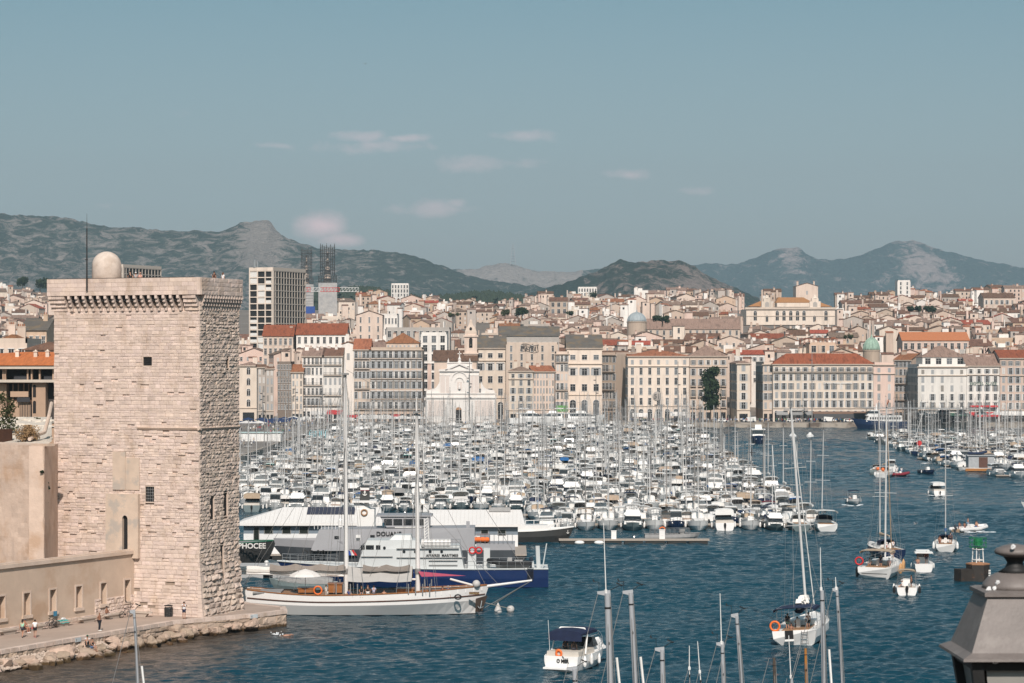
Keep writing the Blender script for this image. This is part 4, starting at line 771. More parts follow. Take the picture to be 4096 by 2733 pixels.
# scaffolded church spires
sm_ = mat('scaffold_tube', (.11, .11, .11), .5, .1, metal=.3); net_ = mat('scaffold_net', (.42, .40, .385), .9, .1, .5, col2=(.33, .32, .32), s2=.3)
for (xa, xb, yt, yb, lab) in ((1200, 1252, 998, 1240, 'left scaffolded church spire wrapped in grey netting below'), (1275, 1345, 985, 1240, 'right scaffolded church spire, wider, with grey netting below')):
    D = 1750; c = at((xa+xb)/2, D); t = T('scaffolded_spire', lab, 'spire', (c.x, D, 0), .1, 'scaffolded twin church spires'); z1, z0 = zat(yt, D), zat(yb, D); w0 = (xb-xa)*D/F/2; zmid = z0+(z1-z0)*.62
    m = MB(); m.lathe([(w0*.55, z0), (w0*.50, zmid-8), (w0*.30, zmid), (w0*.20, zmid+6), (w0*.05, z1-4)], (0, 0, 0), 8); m.build('spire', WM['beige'], t)
    m = MB(); zz = z0
    while zz < z1:
        w = w0*(1.0 if zz < zmid-4 else .80)
        for a in (-1, 1): m.b2((-w, a*w-.35, zz), (w, a*w+.35, zz+.22)); m.b2((-w, a*w-.06, zz+1.0), (w, a*w+.06, zz+1.12)); m.b2((a*w-.35, -w, zz), (a*w+.35, w, zz+.22))
        if int(zz) % 3 == 0: m.b2((-w, -w, zz), (w, w, zz+.08))
        zz += 2.0
    for k in range(8):
        for a in (-1, 1):
            for w, za, zb_ in ((w0, z0, zmid-4), (w0*.80, zmid-4, z1+R.uniform(-2, 2))): x = -w+2*w*k/7; m.tube((x, a*w, za), (x, a*w, zb_), .13, n=4); m.tube((a*w, x, za), (a*w, x, zb_), .13, n=4)
    for k in range(14): z = z0+(z1-z0)*k/14; m.tube((-w0*.8*(-1)**k, -w0*.8, z), (w0*.8*(-1)**k, -w0*.8, z+(z1-z0)/14), .11, n=4)
    m.build('scaffold', sm_, t)
    zn = z0+(z1-z0)*.42; MB().b2((-w0*1.06, -w0*1.06, z0-20), (w0*1.06, w0*1.06, zn)).build('netting', net_, t)
m = MB(); p = at(1208, 1700); z = zat(1258, 1700); m.b2((p.x, 1699, z), (p.x+52*1700/F, 1700, zat(1226, 1700))); tag(m.build('tarpaulin', mat('blue_tarpaulin', (.025, .07, .28), .7, .15)), 'bright blue tarpaulin hanging below the scaffolded spires', 'tarpaulin')
m = MB(); D = 1640; za, zb_ = zat(1167, D), zat(1151, D); xa, xb = at(1204, D).x, at(1435, D).x; n = 18
cr = T('crane_jib', 'red and white lattice crane jib crossing before the scaffolded spires', 'crane', (xa, D, za))
for k in range(6):
    m = MB(); a, b = (xb-xa)*k/6, (xb-xa)*(k+1)/6; h = zb_-za
    m.tube((a, 0, 0), (b, 0, 0), .16, n=4).tube((a, 0, h), (b, 0, h), .16, n=4)
    for q in range(3): u = a+(b-a)*q/3; v = a+(b-a)*(q+1)/3; m.tube((u, 0, 0), (v, 0, h), .11, n=4).tube((v, 0, h), (v, 0, 0), .11, n=4)
    m.build('jib_section', red if k in (0, 2, 3) else white, cr)
m = MB(); m.tube((1, 0, 0), (1, 0, -40), .8, n=4); m.build('crane_mast', white, cr)
# opera-like hall with orange roof
D = 1560; c = at(3170, D); op = T('opera_hall', 'large neoclassical hall with orange roof and two statue gables on the hillside', 'hall', (c.x, D, 0))
ox = lambda px: (px-3170)*D/F; oz = lambda py: zat(py, D)
MB().b2((ox(2985), 0, oz(1300)), (ox(3340), 40, oz(1236))).b2((ox(3108), .5, oz(1228)), (ox(3240), 14, oz(1212))).build('wall', WM['cream'], op)
m = MB(); m.b2((ox(2980), -.9, oz(1238)), (ox(3344), 0, oz(1230))); m.b2((ox(2985), -.3, oz(1266)), (ox(3340), 0, oz(1263))); m.build('cornice', trim, op)
oror = mat('ochre_tiles', (.40, .19, .075), .9, .15, .8, stretch=(3, .5, 1))
m = MB(); m.ext([(ox(3104), 1, oz(1211)), (ox(3255), 1, oz(1211)), (ox(3222), 12, oz(1188)), (ox(3122), 12, oz(1188))], (0, 10, .1)); m.ext([(ox(2993), 1, oz(1226)), (ox(3050), 1, oz(1226)), (ox(3050), 10, oz(1203))], (0, 10, 0)); m.ext([(ox(3278), 1, oz(1227)), (ox(3330), 1, oz(1227)), (ox(3280), 10, oz(1205))], (0, 10, 0)); m.build('roof', oror, op)
for px in (3068, 3260):
    m = MB(); m.b2((ox(px-22), -.6, oz(1232)), (ox(px+22), 3, oz(1206))); m.b2((ox(px-14), -.6, oz(1206)), (ox(px+14), 3, oz(1194))); m.lathe([(2.0, 0), (1.2, 1), (.9, 1.6), (.2, 2.4)], (ox(px), 1, oz(1194)), 8); m.build('gable', WM['cream'], op)
    m = MB(); n = 8; m.ext([(ox(px)+1.3*cos(pi*i/n), -.64, oz(1216)+1.3*sin(pi*i/n)) for i in range(n+1)]+[(ox(px)-1.3, -.64, oz(1228)), (ox(px)+1.3, -.64, oz(1228))], (0, .05, 0)); m.build('niche', grey_conc, op)
for px in (3021, 3109, 3136, 3163, 3190, 3216, 3304): put('window', window_mesh(2.0, 6.0, 'arch'), op, (ox(px), 0, oz(1282)))
for px in (3068, 3258): put('window', window_mesh(1.6, 4.0, 'arch'), op, (ox(px), 0, oz(1287)))
# domes
def dome(label, px, ytop, ybase, D, mt, drum, rpx, lant=True):
    c = at(px, D); t = T('dome', label, 'dome', (c.x, D, 0)); r_ = rpx*D/F; zb = zat(ybase, D); hh = zat(ytop, D)-zb
    m = MB(); m.lathe([(r_*cos(a), zb+hh*sin(a)) for a in [i*pi/2/9 for i in range(9)]]+[(.1, zb+hh)], (0, 0, 0), 24); m.build('dome_shell', mt, t, smooth=True)
    m = MB(); m.lathe([(r_*1.03, zb-14), (r_*1.03, zb-.6), (r_*1.08, zb-.5), (r_*1.08, zb)], (0, 0, 0), 24); m.build('drum', drum, t)
    m = MB()
    for i in range(16): a = 2*pi*i/16; m.path([(r_*1.015*cos(b)*cos(a), r_*1.015*cos(b)*sin(a), zb+hh*1.015*sin(b)) for b in [k*pi/2/6 for k in range(7)]], .12, 4)
    m.build('ribs', mt, t); m = MB(); m.lathe([(.5, 0), (.4, 1), (.1, 1.5), (.05, 3.2)], (0, 0, zb+hh-.1), 8); m.build('finial', mt, t)
dome('broad pale grey metal dome on a round drum among the roofs', 2547, 1250, 1287, 1330, mat('lead_dome', (.34, .38, .40), .6, .08, 1, stretch=(1, 1, .2)), WM['tan'], 38)
dome('small green copper dome with stone ribs behind the red roofed hotel', 3486, 1352, 1400, 1100, mat('verdigris', (.30, .42, .34), .8, .2, 1), WM['tan'], 33)
quay_building('long barrack with low brown roof and clock gable behind the grey dome', 2590, 2960, 1318, 1380, WM['beige'], RM['dusty'], 14, 5, 'plain', 'x', 16, ground=None, cornice=False, gh=2, zb=24, chim=2, roofpitch=.7)
quay_building('small square clock house standing before the long barrack', 2692, 2738, 1304, 1365, WM['cream'], RM['dusty'], 1, 4, 'plain', 'hip', 8, ground=None, cornice=False, gh=2, zb=24, chim=0)
quay_building('peach modern flat block with wooden roof pergola behind the hotel', 3237, 3345, 1378, 1075, mat('peach_render', (.60, .43, .32), .9, .05), RM['brown'], 3, 7, 'plain', 'flat', 16, ground=None, cornice=False, ww=2.0)
g_ = T('roof_pergola', 'red brown timber pergola on top of the peach flat block', 'pergola', at(3275, 1080, zat(1378, 1080)))
m = MB()
for x in range(9): m.b2((-8+x*2-.12, 0, 0), (-8+x*2+.12, .3, 2.3)); m.b2((-8+x*2-.12, 4, 0), (-8+x*2+.12, 4.3, 2.3))
m.b2((-8.2, -.2, 2.3), (8.2, .3, 2.55)); m.b2((-8.2, 4, 2.3), (8.2, 4.4, 2.55)); m.build('pergola_frame', mat('red_timber', (.25, .09, .05), .8), g_)
m = MB()
for x in range(22): m.b2((-8+x*.76, -.3, 2.55), (-8+x*.76+.3, 4.6, 2.7))
m.build('slat_roof', MATS['red_timber'], g_)
quay_building('long low school like building with orange roof and window band on the right slope', 3610, 3875, 1363, 1120, WM['pink'], mat('bright_tiles', (.46, .17, .075), .9, .1), 10, 6, 'plain', 'x', 16, ground=None, cornice=False, ww=2.2, chim=0, roofpitch=.45)
quay_building('white angular corner house with crenellated top on the right skyline', 3590, 3642, 1126, 1900, WM['white'], RM['brown'], 2, 8, 'plain', 'flat', 12, ground=None, cornice=False, gh=3, zb=58)
quay_building('big blank beige gable house topping the hill behind the opera hall', 3184, 3272, 1146, 1800, WM['beige'], RM['brown'], 1, 1, 'closed', 'y', 18, ground=None, cornice=False, gh=20, zb=52, roofpitch=.3, chim=2)
quay_building('tall dark roofed block high on the right skyline at the picture edge', 3935, 4060, 1192, 1700, WM['beige'], RM['brown'], 6, 4, 'shut', 'x', 20, ground=None, cornice=False, gh=3, zb=44, chim=3)
quay_building('white high rise far back below the green hills, left', 1565, 1635, 1138, 2150, WM['white'], RM['brown'], 6, 6, 'plain', 'flat', 14, ground=None, cornice=False, gh=2, zb=68, ww=1.8)
quay_building('white high rise far back on the skyline, right of the bare ridge', 2312, 2388, 1152, 2150, WM['white'], RM['brown'], 7, 5, 'plain', 'flat', 14, ground=None, cornice=False, gh=2, zb=68, ww=1.8)
quay_building('glass vaulted grey market hall roof behind the palace', 2000, 2236, 1345, 1090, grey_conc, grey_roof, 10, 2, 'plain', 'x', 24, ground=None, cornice=False, gh=20, chim=0, roofpitch=.35)
quay_building('long roof of red orange tiles behind the blank white wall, left part', 1052, 1172, 1346, 1075, WM['beige'], RM['red'], 6, 7, 'plain', 'x', 20, ground=None, cornice=False, chim=3, roofpitch=.48)
quay_building('long roof of red orange tiles with white chimneys, middle of the left group', 1185, 1385, 1340, 1080, WM['white'], RM['red'], 8, 7, 'plain', 'x', 20, ground=None, cornice=False, chim=4, roofpitch=.48)
quay_building('big beige party wall house stepped like stairs below the spires', 1425, 1530, 1262, 1250, WM['beige'], RM['brown'], 3, 7, 'plain', 'y', 18, ground=None, cornice=False, gh=4, zb=14, ww=.8, chim=2)
quay_building('white terraced flats with rows of dark windows right of the stepped wall', 1510, 1590, 1262, 1260, WM['white'], RM['brown'], 6, 6, 'plain', 'flat', 16, ground=None, cornice=False, gh=3, zb=14, ww=1.6)
quay_building('brown concrete block of flats with open loggias on the slope', 2200, 2270, 1205, 1600, WM['tan'], RM['brown'], 3, 6, 'plain', 'x', 14, ground=None, cornice=False, gh=3, zb=36, ww=3)
# Provencal flats on the left behind the fort
D = 330; pw = mat('pouillon_stone', (.42, .285, .20), .9, .08, .4, .01, 6, col2=(.35, .235, .165), c2=(.52, .66), s2=.3); c = at(60, D)
pb = T('harbour_flats', 'tan stone flats with orange tiled roof and dark loggias left of the fort', 'building', (c.x, D, 0)); z_ = lambda y: zat(y, D); x_ = lambda px: (px-60)*D/F
m = MB(); m.b2((x_(128), 0, 2), (x_(182), 10, z_(1520))); m.b2((x_(-160), 2.2, 2), (x_(300), 14, z_(1520))); m.b2((x_(-160), .6, 2), (x_(22), 4, z_(1535))); m.b2((x_(43), .3, 2), (x_(115), 4, z_(1606))); m.b2((x_(62), .2, 2), (x_(76), 2.3, z_(1625))); m.build('wall', pw, pb)
m = MB(); m.b2((x_(-170), -.8, z_(1530)), (x_(300), 14, z_(1519))); m.b2((x_(-170), -1.1, z_(1476)), (x_(300), 14, z_(1462))); m.build('stone_band', mat('pale_band', (.52, .45, .38), .85, .08), pb)
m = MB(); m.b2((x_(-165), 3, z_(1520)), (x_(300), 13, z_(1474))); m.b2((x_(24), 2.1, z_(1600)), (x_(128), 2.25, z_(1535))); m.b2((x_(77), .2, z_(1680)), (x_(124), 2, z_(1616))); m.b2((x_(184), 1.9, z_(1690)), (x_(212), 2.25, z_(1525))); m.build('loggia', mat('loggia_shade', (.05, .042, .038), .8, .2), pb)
m = MB()
for px in (14, 22, 112, 128, 160, 214): m.b2((x_(px-3), -.3, z_(1522)), (x_(px+3), .3, z_(1474)))
for px in (40, 62, 84, 104): m.b2((x_(px-2.5), 1.9, z_(1600)), (x_(px+2.5), 2.15, z_(1535)))
for k in range(7): m.b2((x_(80+k*6.5)-.05, .08, z_(1680)), (x_(80+k*6.5)+.05, .2, z_(1618)))
m.build('loggia_post', pw, pb)
m = MB(); m.b2((x_(55), .1, z_(1520)), (x_(118), .2, z_(1503))); m.b2((x_(175), .1, z_(1520)), (x_(214), .2, z_(1503))); m.b2((x_(70), -.4, z_(1608)), (x_(122), -.3, z_(1590))); m.build('balcony_panel', mat('dark_panel', (.03, .03, .035), .5), pb)
MB().b2((x_(43), -.3, z_(1588)), (x_(115), .1, z_(1566))).build('balcony_wall', pw, pb)
n = 8
for zc in (1562, 1626):
    m = MB(); m.ext([(x_(138)+.2*cos(pi*i/n)-0, -.06, z_(zc)+.55+.2*sin(pi*i/n)) for i in range(n+1)]+[(x_(138)-.2, -.06, z_(zc+27)), (x_(138)+.2, -.06, z_(zc+27))], (0, .1, 0)); m.build('arched_window', dark_hole, pb)
m = MB(); zt = z_(1462)
m.ext([(x_(-175), -1.3, zt), (x_(62), -1.3, zt), (x_(215), -1.3, zt+.0), (x_(300), -1.3, zt), (x_(300), 6, z_(1411)), (x_(58), 6, z_(1411)), (x_(-175), 6, z_(1425))][::-1], (0, .0, .12)); m.add([(x_(-175), 6, z_(1425)), (x_(58), 6, z_(1411)), (x_(300), 6, z_(1411)), (x_(300), 14, zt), (x_(-175), 14, zt)], [(0, 1, 2, 3, 4)])
rf = m.build('roof', mat('orange_tiles', (.50, .155, .05), .9, .22, 1.2, .06, 3.5, stretch=(3, .5, 1)), pb)
for px, y in ((50, 1405), (124, 1408), (172, 1407)): q = MB(); q.b2((x_(px-7), 3, z_(1432)), (x_(px+7), 3.7, z_(y))); q.b2((x_(px-9), 2.9, z_(y)), (x_(px+9), 3.8, z_(y-4))); q.lathe([(.25, z_(y-4)), (.02, z_(y-10))], (x_(px), 3.3, 0), 4); q.build('chimney', WM['cream'], rf)
quay_building('low house with ribbed brown roof just behind the orange roofed flats', 100, 260, 1398, 420, WM['tan'], RM['brown'], 4, 3, 'plain', 'hip', 14, ground=None, cornice=False, chim=1, gh=12)
quay_building('flat pale block with long roof edge behind the orange roofed flats, left', -60, 108, 1373, 450, WM['beige'], RM['brown'], 4, 3, 'plain', 'flat', 14, ground=None, cornice=False, gh=14)
quay_building('ochre house with grey roof and balcony band, second behind the flats', 88, 186, 1322, 560, WM['ochre'], grey_roof, 4, 3, 'plain', 'x', 14, ground=None, cornice=False, chim=1, gh=16)
quay_building('house with large mossy orange roof, left behind the flats', -20, 92, 1366, 520, WM['beige'], RM['orange'], 3, 3, 'plain', 'hip', 16, ground=None, cornice=False, chim=2, gh=14, roofpitch=.45)
# ---- the mass of hillside houses: every house a thing
RH = random.Random(21)
HP = []   # (proto, words)
def house_proto(wk, rk, typ, w, d, hvis, near):
    t = T('townhouse', '', 'house'); zt = 0.
    m = MB(); m.cm = 0; m.b2((-w/2, 0, -30), (w/2, d, zt)); pt = .36
    if typ == 'y': m.ext([(-w/2, 0, zt), (w/2, 0, zt), (0, 0, zt+w/2*pt)], (0, d, 0))
    if typ == 'x': m.ext([(-w/2, 0, zt), (-w/2, d, zt), (-w/2, d/2, zt+d/2*pt)][::-1], (w, 0, 0))
    nb = max(2, int(w/2.9)); blank = typ == 'y' and RH.random() < .55
    spots = []
    if not blank:
        for f in range(4):
            for i in range(nb):
                if RH.random() < .86: spots.append((-w/2+w*(i+.5)/nb, -2.9-f*3.1))
        if typ != 'y': spots += [(-w/2+w*(i+.5)/nb, -2.9) for i in ()]
    else: spots = [(RH.uniform(-w*.3, w*.3), -RH.uniform(2, 7)) for _ in range(RH.randint(1, 3))]
    if not near:
        for x, z in spots: m.cm = 1 if RH.random() < .6 else 2; m.b2((x-.5, -.06, z), (x+.5, .02, z+1.7))
    m.cm = 0
    m.build('wall', [WM[wk], glass, shut_w], t)
    if near:
        for i, (x, z) in enumerate(spots): put('window', window_mesh(1.0, 1.7, RH.choice(['plain', 'shut', 'closed', 'plain'])), t, (x, 0, z))
    if typ == 'flat':
        q = MB(); q.b2((-w/2, 0, 0), (w/2, .25, .8)); q.b2((-w/2, .25, 0), (-w/2+.25, d, .8)); q.b2((w/2-.25, .25, 0), (w/2, d, .8)); q.build('roof_parapet', WM[wk], t); q = MB(); q.b2((-w*.2, d*.4, 0), (w*.1, d*.8, 2.6)); q.build('stair_head', WM['white'], t)
    else: roof_mesh(w, d, zt, typ, pt).build('roof', RM[rk], t)
    nc = RH.randint(1, 3)
    for k in range(nc):
        q = MB(); chimney_mb(q, RH.uniform(-w*.42, w*.42), RH.uniform(d*.2, d*.6), RH.uniform(.6, 1.6), RH.uniform(.9, 2.0), RH.uniform(1.0, 2.2)); q.build('chimney', [WM[wk], potm], t)
    if RH.random() < .4: q = MB(); x = RH.uniform(-w*.4, w*.4); q.tube((x, d*.5, 0), (x, d*.5, 4.2), .05, n=4).b2((x-.7, d*.5-.03, 3.6), (x+.7, d*.5+.03, 3.68)).b2((x-.5, d*.5-.03, 4.0), (x+.5, d*.5+.03, 4.06)); q.build('aerial', rail, t)
    desc = '%s %s' % (wk, {'x': 'house, %s tiles' % rk, 'y': 'gable house, %s roof' % rk, 'hip': 'house, hipped %s roof' % rk, 's': 'house, sloping %s roof' % rk, 'flat': 'flat roofed house'}[typ])
    return t, desc, w, nc
def mk(n, near, seed):
    out = []
    for k in range(n):
        wk = RH.choices(list(WALLS), (5, 2.4, 1.8, 2.6, 1.0, 1.8, 1.6))[0]; rk = RH.choices(list(ROOFS), (3.6, 1.3, .6, 3.4))[0]; typ = RH.choices(['x', 'y', 'hip', 's', 'flat'], (5, 4, 1.4, 1.2, 2))[0]
        out.append(house_proto(wk, rk, typ, RH.uniform(9, 17), RH.uniform(9, 15), 12, near))
    return out
PN, PF = mk(34, True, 1), mk(34, False, 2)
FRONT = [(-400, 'left of the stone tower'), (230, 'left of the stone tower'), (960, 'behind the slab block'), (1210, 'below the scaffolded spires'), (1400, 'behind the balcony block'), (1690, 'behind the church'), (1870, 'right of bell tower'), (2030, 'above the graffiti wall'), (2240, 'above the palace roof'), (2420, 'by the grey dome'), (2600, 'above the sign building'), (2760, 'above the plane tree'), (2960, 'by the opera hall'), (3160, 'below the opera hall'), (3345, 'above the red hotel roof'), (3480, 'behind the green dome'), (3620, 'above the terrace block'), (3870, 'above the lettered hotel'), (4000, 'at the right edge')]
def where(px):
    r = FRONT[0][1]
    for x, s in FRONT:
        if px >= x: r = s
    return r
ROWN = ['lowest', 'second', 'third', 'fourth', 'fifth', 'sixth', 'seventh', 'eighth', 'ninth', 'tenth', 'eleventh', 'twelfth', 'highest']
HOUSES = []; HL = []
def sky_y(px):
    P = [(-200, 1150), (0, 1150), (200, 1170), (960, 1190), (1150, 1190), (1340, 1192), (1500, 1166), (1650, 1175), (1850, 1205), (1960, 1222), (2080, 1210), (2150, 1172), (2300, 1182), (2450, 1182), (2700, 1160), (2800, 1178), (3000, 1172), (3150, 1180), (3400, 1176), (3600, 1170), (3750, 1172), (3900, 1170), (3960, 1150), (4200, 1146)]
    for (a, p), (b, q) in zip(P, P[1:]):
        if a <= px < b: return p+(q-p)*(px-a)/(b-a)
    return 1160
KEEP = [(2975, 3350, 1186, 1300), (2500, 2598, 1245, 1310), (3445, 3530, 1345, 1425), (1190, 1360, 970, 1262), (985, 1210, 1050, 1345), (2590, 2965, 1300, 1336), (1425, 1595, 1245, 1320), (2195, 2275, 1192, 1260), (3585, 3650, 1108, 1150), (3180, 3275, 1130, 1172), (3930, 4065, 1176, 1225), (1560, 1640, 1130, 1170), (2310, 2390, 1145, 1170), (3606, 3880, 1346, 1400), (1855, 1912, 1275, 1420), (1545, 1800, 1312, 1345), (1995, 2240, 1330, 1360)]
nrow = 13; used = set()
for k in range(nrow):
    f = k/(nrow-1); D0 = 1075+f*900; px = -90+RH.uniform(0, 40)
    while px < 4160:
        if 225 < px < 952: px = 952
        pool = PN if k < 6 else PF; pr, desc, w, nc = pool[RH.randrange(len(pool))]; D = D0+RH.uniform(-30, 30); sc = RH.uniform(.8, 1.2) if k > 2 else RH.uniform(.9, 1.1)
        wp = w*sc*F/D; c = px+wp/2; ys = sky_y(c); y = 1418+(ys+4-1418)*f**.92+RH.uniform(-13, 13)*(1 if 0 < k else .6)
        step = wp*RH.uniform(.90, 1.12); px += step
        if any(a < c+wp*.35 and c-wp*.35 < b and y0-14 < y < y1+8 for a, b, y0, y1 in KEEP): continue
        if c+wp/2 > 225 and c-wp/2 < 940 and c > 150: continue
        loc = at(c, D, zat(y, D)); rz = RH.choice([0, 0, RH.uniform(-.5, .5), RH.uniform(-.25, .25)])
        if id(pr) in used: o = dup(pr, loc, rz)
        else: o = pr; used.add(id(pr)); o.location = loc; o.rotation_euler = (0, 0, rz)
        s = sc; o.scale = (s, s, 1.0); HOUSES.append((o, desc, k, c, nc, y)); HL.append((o.location.copy(), w*s, rz))
for pr, *_ in PN+PF:
    if id(pr) not in used:
        for ch_ in list(pr.children): bpy.data.objects.remove(ch_)
        bpy.data.objects.remove(pr)
# small roof sheds, party walls, stacks and dormers that crowd the roofscape
cl = MB(); RC = random.Random(9); CM = [WM['beige'], WM['white'], WM['grey'], WM['tan'], RM['brown'], RM['orange'], RM['dusty'], glass, WM['pink']]
for (p, w, rz) in HL:
    for q in range(RC.randint(2, 5)):
        x = p.x+RC.uniform(-.75, .75)*w; y = p.y+RC.uniform(-5, -1)-RC.uniform(0, 6); z = p.z-RC.uniform(-.5, 5.5); a = RC.uniform(.8, 3.2); h = RC.uniform(1.2, 4.0); d = RC.uniform(1, 3); rr = rz+RC.uniform(-.3, .3); wm = RC.choice((0, 0, 1, 2, 3, 0, 8)); cl.cm = wm
        if q % 3 == 0: cl.box((x, y+3, z+h/2-4), (a*.5, d, h+8), rr)          # chimney wall
        else:
            cl.box((x, y+2, z-8), (a*2, d*2, 16+h), rr); cl.cm = RC.choice((4, 5, 6, 4, 6)); M_ = Matrix.Translation((x, y+2, z+h/2)) @ Matrix.Rotation(rr, 4, 'Z'); e = RC.uniform(.3, .9)
            P = [M_ @ Vector(v) for v in ((-a-.25, -d-.25, 0), (a+.25, -d-.25, 0), (a+.25, d+.25, e*(1.4 if q % 2 else 0)), (-a-.25, d+.25, e*(1.4 if q % 2 else 0)), (-a-.25, 0, e), (a+.25, 0, e))]; cl.add(P, [(0, 1, 5, 4), (4, 5, 2, 3)])
            cl.cm = 7
            if RC.random() < .6: M2 = Matrix.Translation((x, y+2, z)) @ Matrix.Rotation(rr, 4, 'Z'); u = a*.4; cl.add([M2 @ Vector(v) for v in ((-u, -d-.04, -1.2), (u*.2, -d-.04, -1.2), (u*.2, -d-.04, .3), (-u, -d-.04, .3))], [(0, 1, 2, 3)])
tag(cl.build('rooftop_clutter', CM), 'jumble of roof sheds, party walls and stacks between the hillside houses', kind='stuff')
# ---- trees
def leaf_mat(name, c): return mat(name, c, .85, .35, .5, spec=.2)
leafm = leaf_mat('dark_foliage', (.026, .042, .019)); leafm2 = leaf_mat('olive_foliage', (.05, .055, .022)); bark = mat('bark', (.11, .08, .06), .95, .2); dry = leaf_mat('dry_twigs', (.30, .19, .10)); bark_pale = mat('pale_bark', (.38, .33, .29), .9)
def tree(label, px, ytop, ybot, D, rpx, lm=leafm, trunk=True, n=900, name='broadleaf_tree', cat='tree', leaf=.55, group=None, z0=None, bk=None):
    """short tapered trunk and limbs, crown of many leaf-clump faces spread through an uneven volume"""
    c = at(px, D); zt, zb = zat(ytop, D), zat(ybot, D); r_ = rpx*D/F; hh = zt-zb; rd = random.Random(int(px*7+ytop)); t = T(name, label, cat, (c.x, D, zb), 0, group)
    nl = 9+int(4*max(0, hh/r_-1)); lob = [(Vector((rd.uniform(-.6, .6)*r_, rd.uniform(-.6, .6)*r_, hh*((i_+.5)/nl*.86+.06 if hh > 2.2*r_ else rd.uniform(.35, .85)))), rd.uniform(.4, .65)*min(r_, hh*.6)) for i_ in range(nl)]
    m = MB()
    for k in range(n):
        q, lr = lob[k % nl]; d = Vector((rd.gauss(0, 1), rd.gauss(0, 1), rd.gauss(0, 1))).normalized(); p = q+d*lr*rd.uniform(.35, 1.1); p.z = max(hh*.08, min(p.z, hh)); s = leaf*rd.uniform(.5, 1.2)
        a = Vector((rd.gauss(0, 1), rd.gauss(0, 1), rd.gauss(0, 1))).normalized(); b = a.cross(d).normalized()
        m.add([p+a*s, p+b*s*.7, p-a*s, p-b*s*.7], [(0, 1, 2, 3)])
    m.build('crown', lm, t)
    m = MB(); m.tube((0, 0, -hh*.35), (0, 0, hh*.35), r_*.07, r_*.045)
    for q, lr in lob[:6]: m.tube((0, 0, hh*rd.uniform(.15, .35)), q, r_*.035, r_*.012, 5)
    m.build('trunk', bk or bark, t); return t
tree('tall dark plane tree between the ornate pale block and shaded corner building', 2843, 1462, 1652, 995, 36, leafm, n=3800, leaf=.6)
tree('large round dark green tree among the roofs right of the bell tower', 2088, 1232, 1268, 1420, 42, n=1500)
tree('olive green tree left of the large round tree', 2020, 1240, 1266, 1420, 24, leafm2, n=700)
tree('dark green bushy tree near the brown loggia flats', 2276, 1246, 1264, 1430, 26, n=700)
tree('wide dark tree right of the grey dome', 2650, 1264, 1296, 1350, 48, n=1300)
tree('compact green tree on the slope below the opera hall', 3168, 1318, 1350, 1290, 34, n=1200)
tree('green tree right of the compact tree, near the green dome', 3390, 1340, 1358, 1200, 26, leafm2, n=700)
for i, (px, lab) in enumerate(((3640, 'first'), (3674, 'second'), (3708, 'third'), (3732, 'last'))): tree('%s tree from the left in the row on the right slope' % lab, px, 1224, 1254, 1480, 15, n=520, group='row of trees on the right slope')
tree('olive green tree beside the white terraced flats', 1812, 1252, 1270, 1400, 34, leafm2, n=800)
tree('green tree on the skyline next to the white high rise', 2372, 1166, 1196, 1900, 18, n=500)
for px, yt, rp, lab in ((90, 1108, 22, 'dark tree on the far left skyline, left of three'), (160, 1112, 30, 'dark tree on the far left skyline, middle of three'), (192, 1120, 24, 'dark tree on the far left skyline, right of three')): tree(lab, px, yt, yt+45, 2000, rp, n=700, leaf=1.0)
tree('small tree with pale bare trunk growing before the tan stone flats', 28, 1562, 1762, 262, 46, leafm2, n=900, leaf=.16, name='sapling', bk=bark_pale)
tree('round dry straw coloured bush on the fort terrace', 100, 1702, 1782, 250, 52, dry, n=2400, leaf=.10, name='dry_bush', cat='bush', bk=dry)
tree('low green shrub by the terrace edge near the tower', 144, 1672, 1692, 285, 24, leafm2, n=500, leaf=.12, name='shrub', cat='shrub')
for i, (px, py, s, lab) in enumerate(((186, 1940, .55, 'green weed tuft highest in the cleft beside the tower'), (190, 1955, .5, 'green weed tuft just under the highest one'), (186, 2016, .4, 'green weed tuft low on the plaster wall'), (168, 1890, .35, 'small weed tuft left of the cleft'))): tree(lab, px, py-12*s*2, py+14*s, 245.3 if px > 180 else 242.9, 14*s*1.4, leafm, n=160, leaf=.10, name='weed_tuft', cat='weed', group='weeds on the rampart wall')
m = MB(); RT = random.Random(5)
for k in range(9000):
    px = RT.uniform(1200, 2150); D = RT.uniform(2300, 3400); p = at(px, D); z = zat(1172+14*sin(px*.012)+(px-1500)*.035, D)-RT.uniform(0, 26); s = RT.uniform(2, 5)
    m.add([(p.x-s, D, z-s*.5), (p.x+s*.3, D-s, z-s*.6), (p.x+s, D+s*.4, z), (p.x, D, z+s)], [(0, 1, 2), (0, 2, 3), (0, 1, 3), (1, 2, 3)])
tag(m.build('treeline', leaf_mat('far_foliage', (.042, .058, .040))), 'dark green belt of woods at the foot of the hills', kind='stuff')
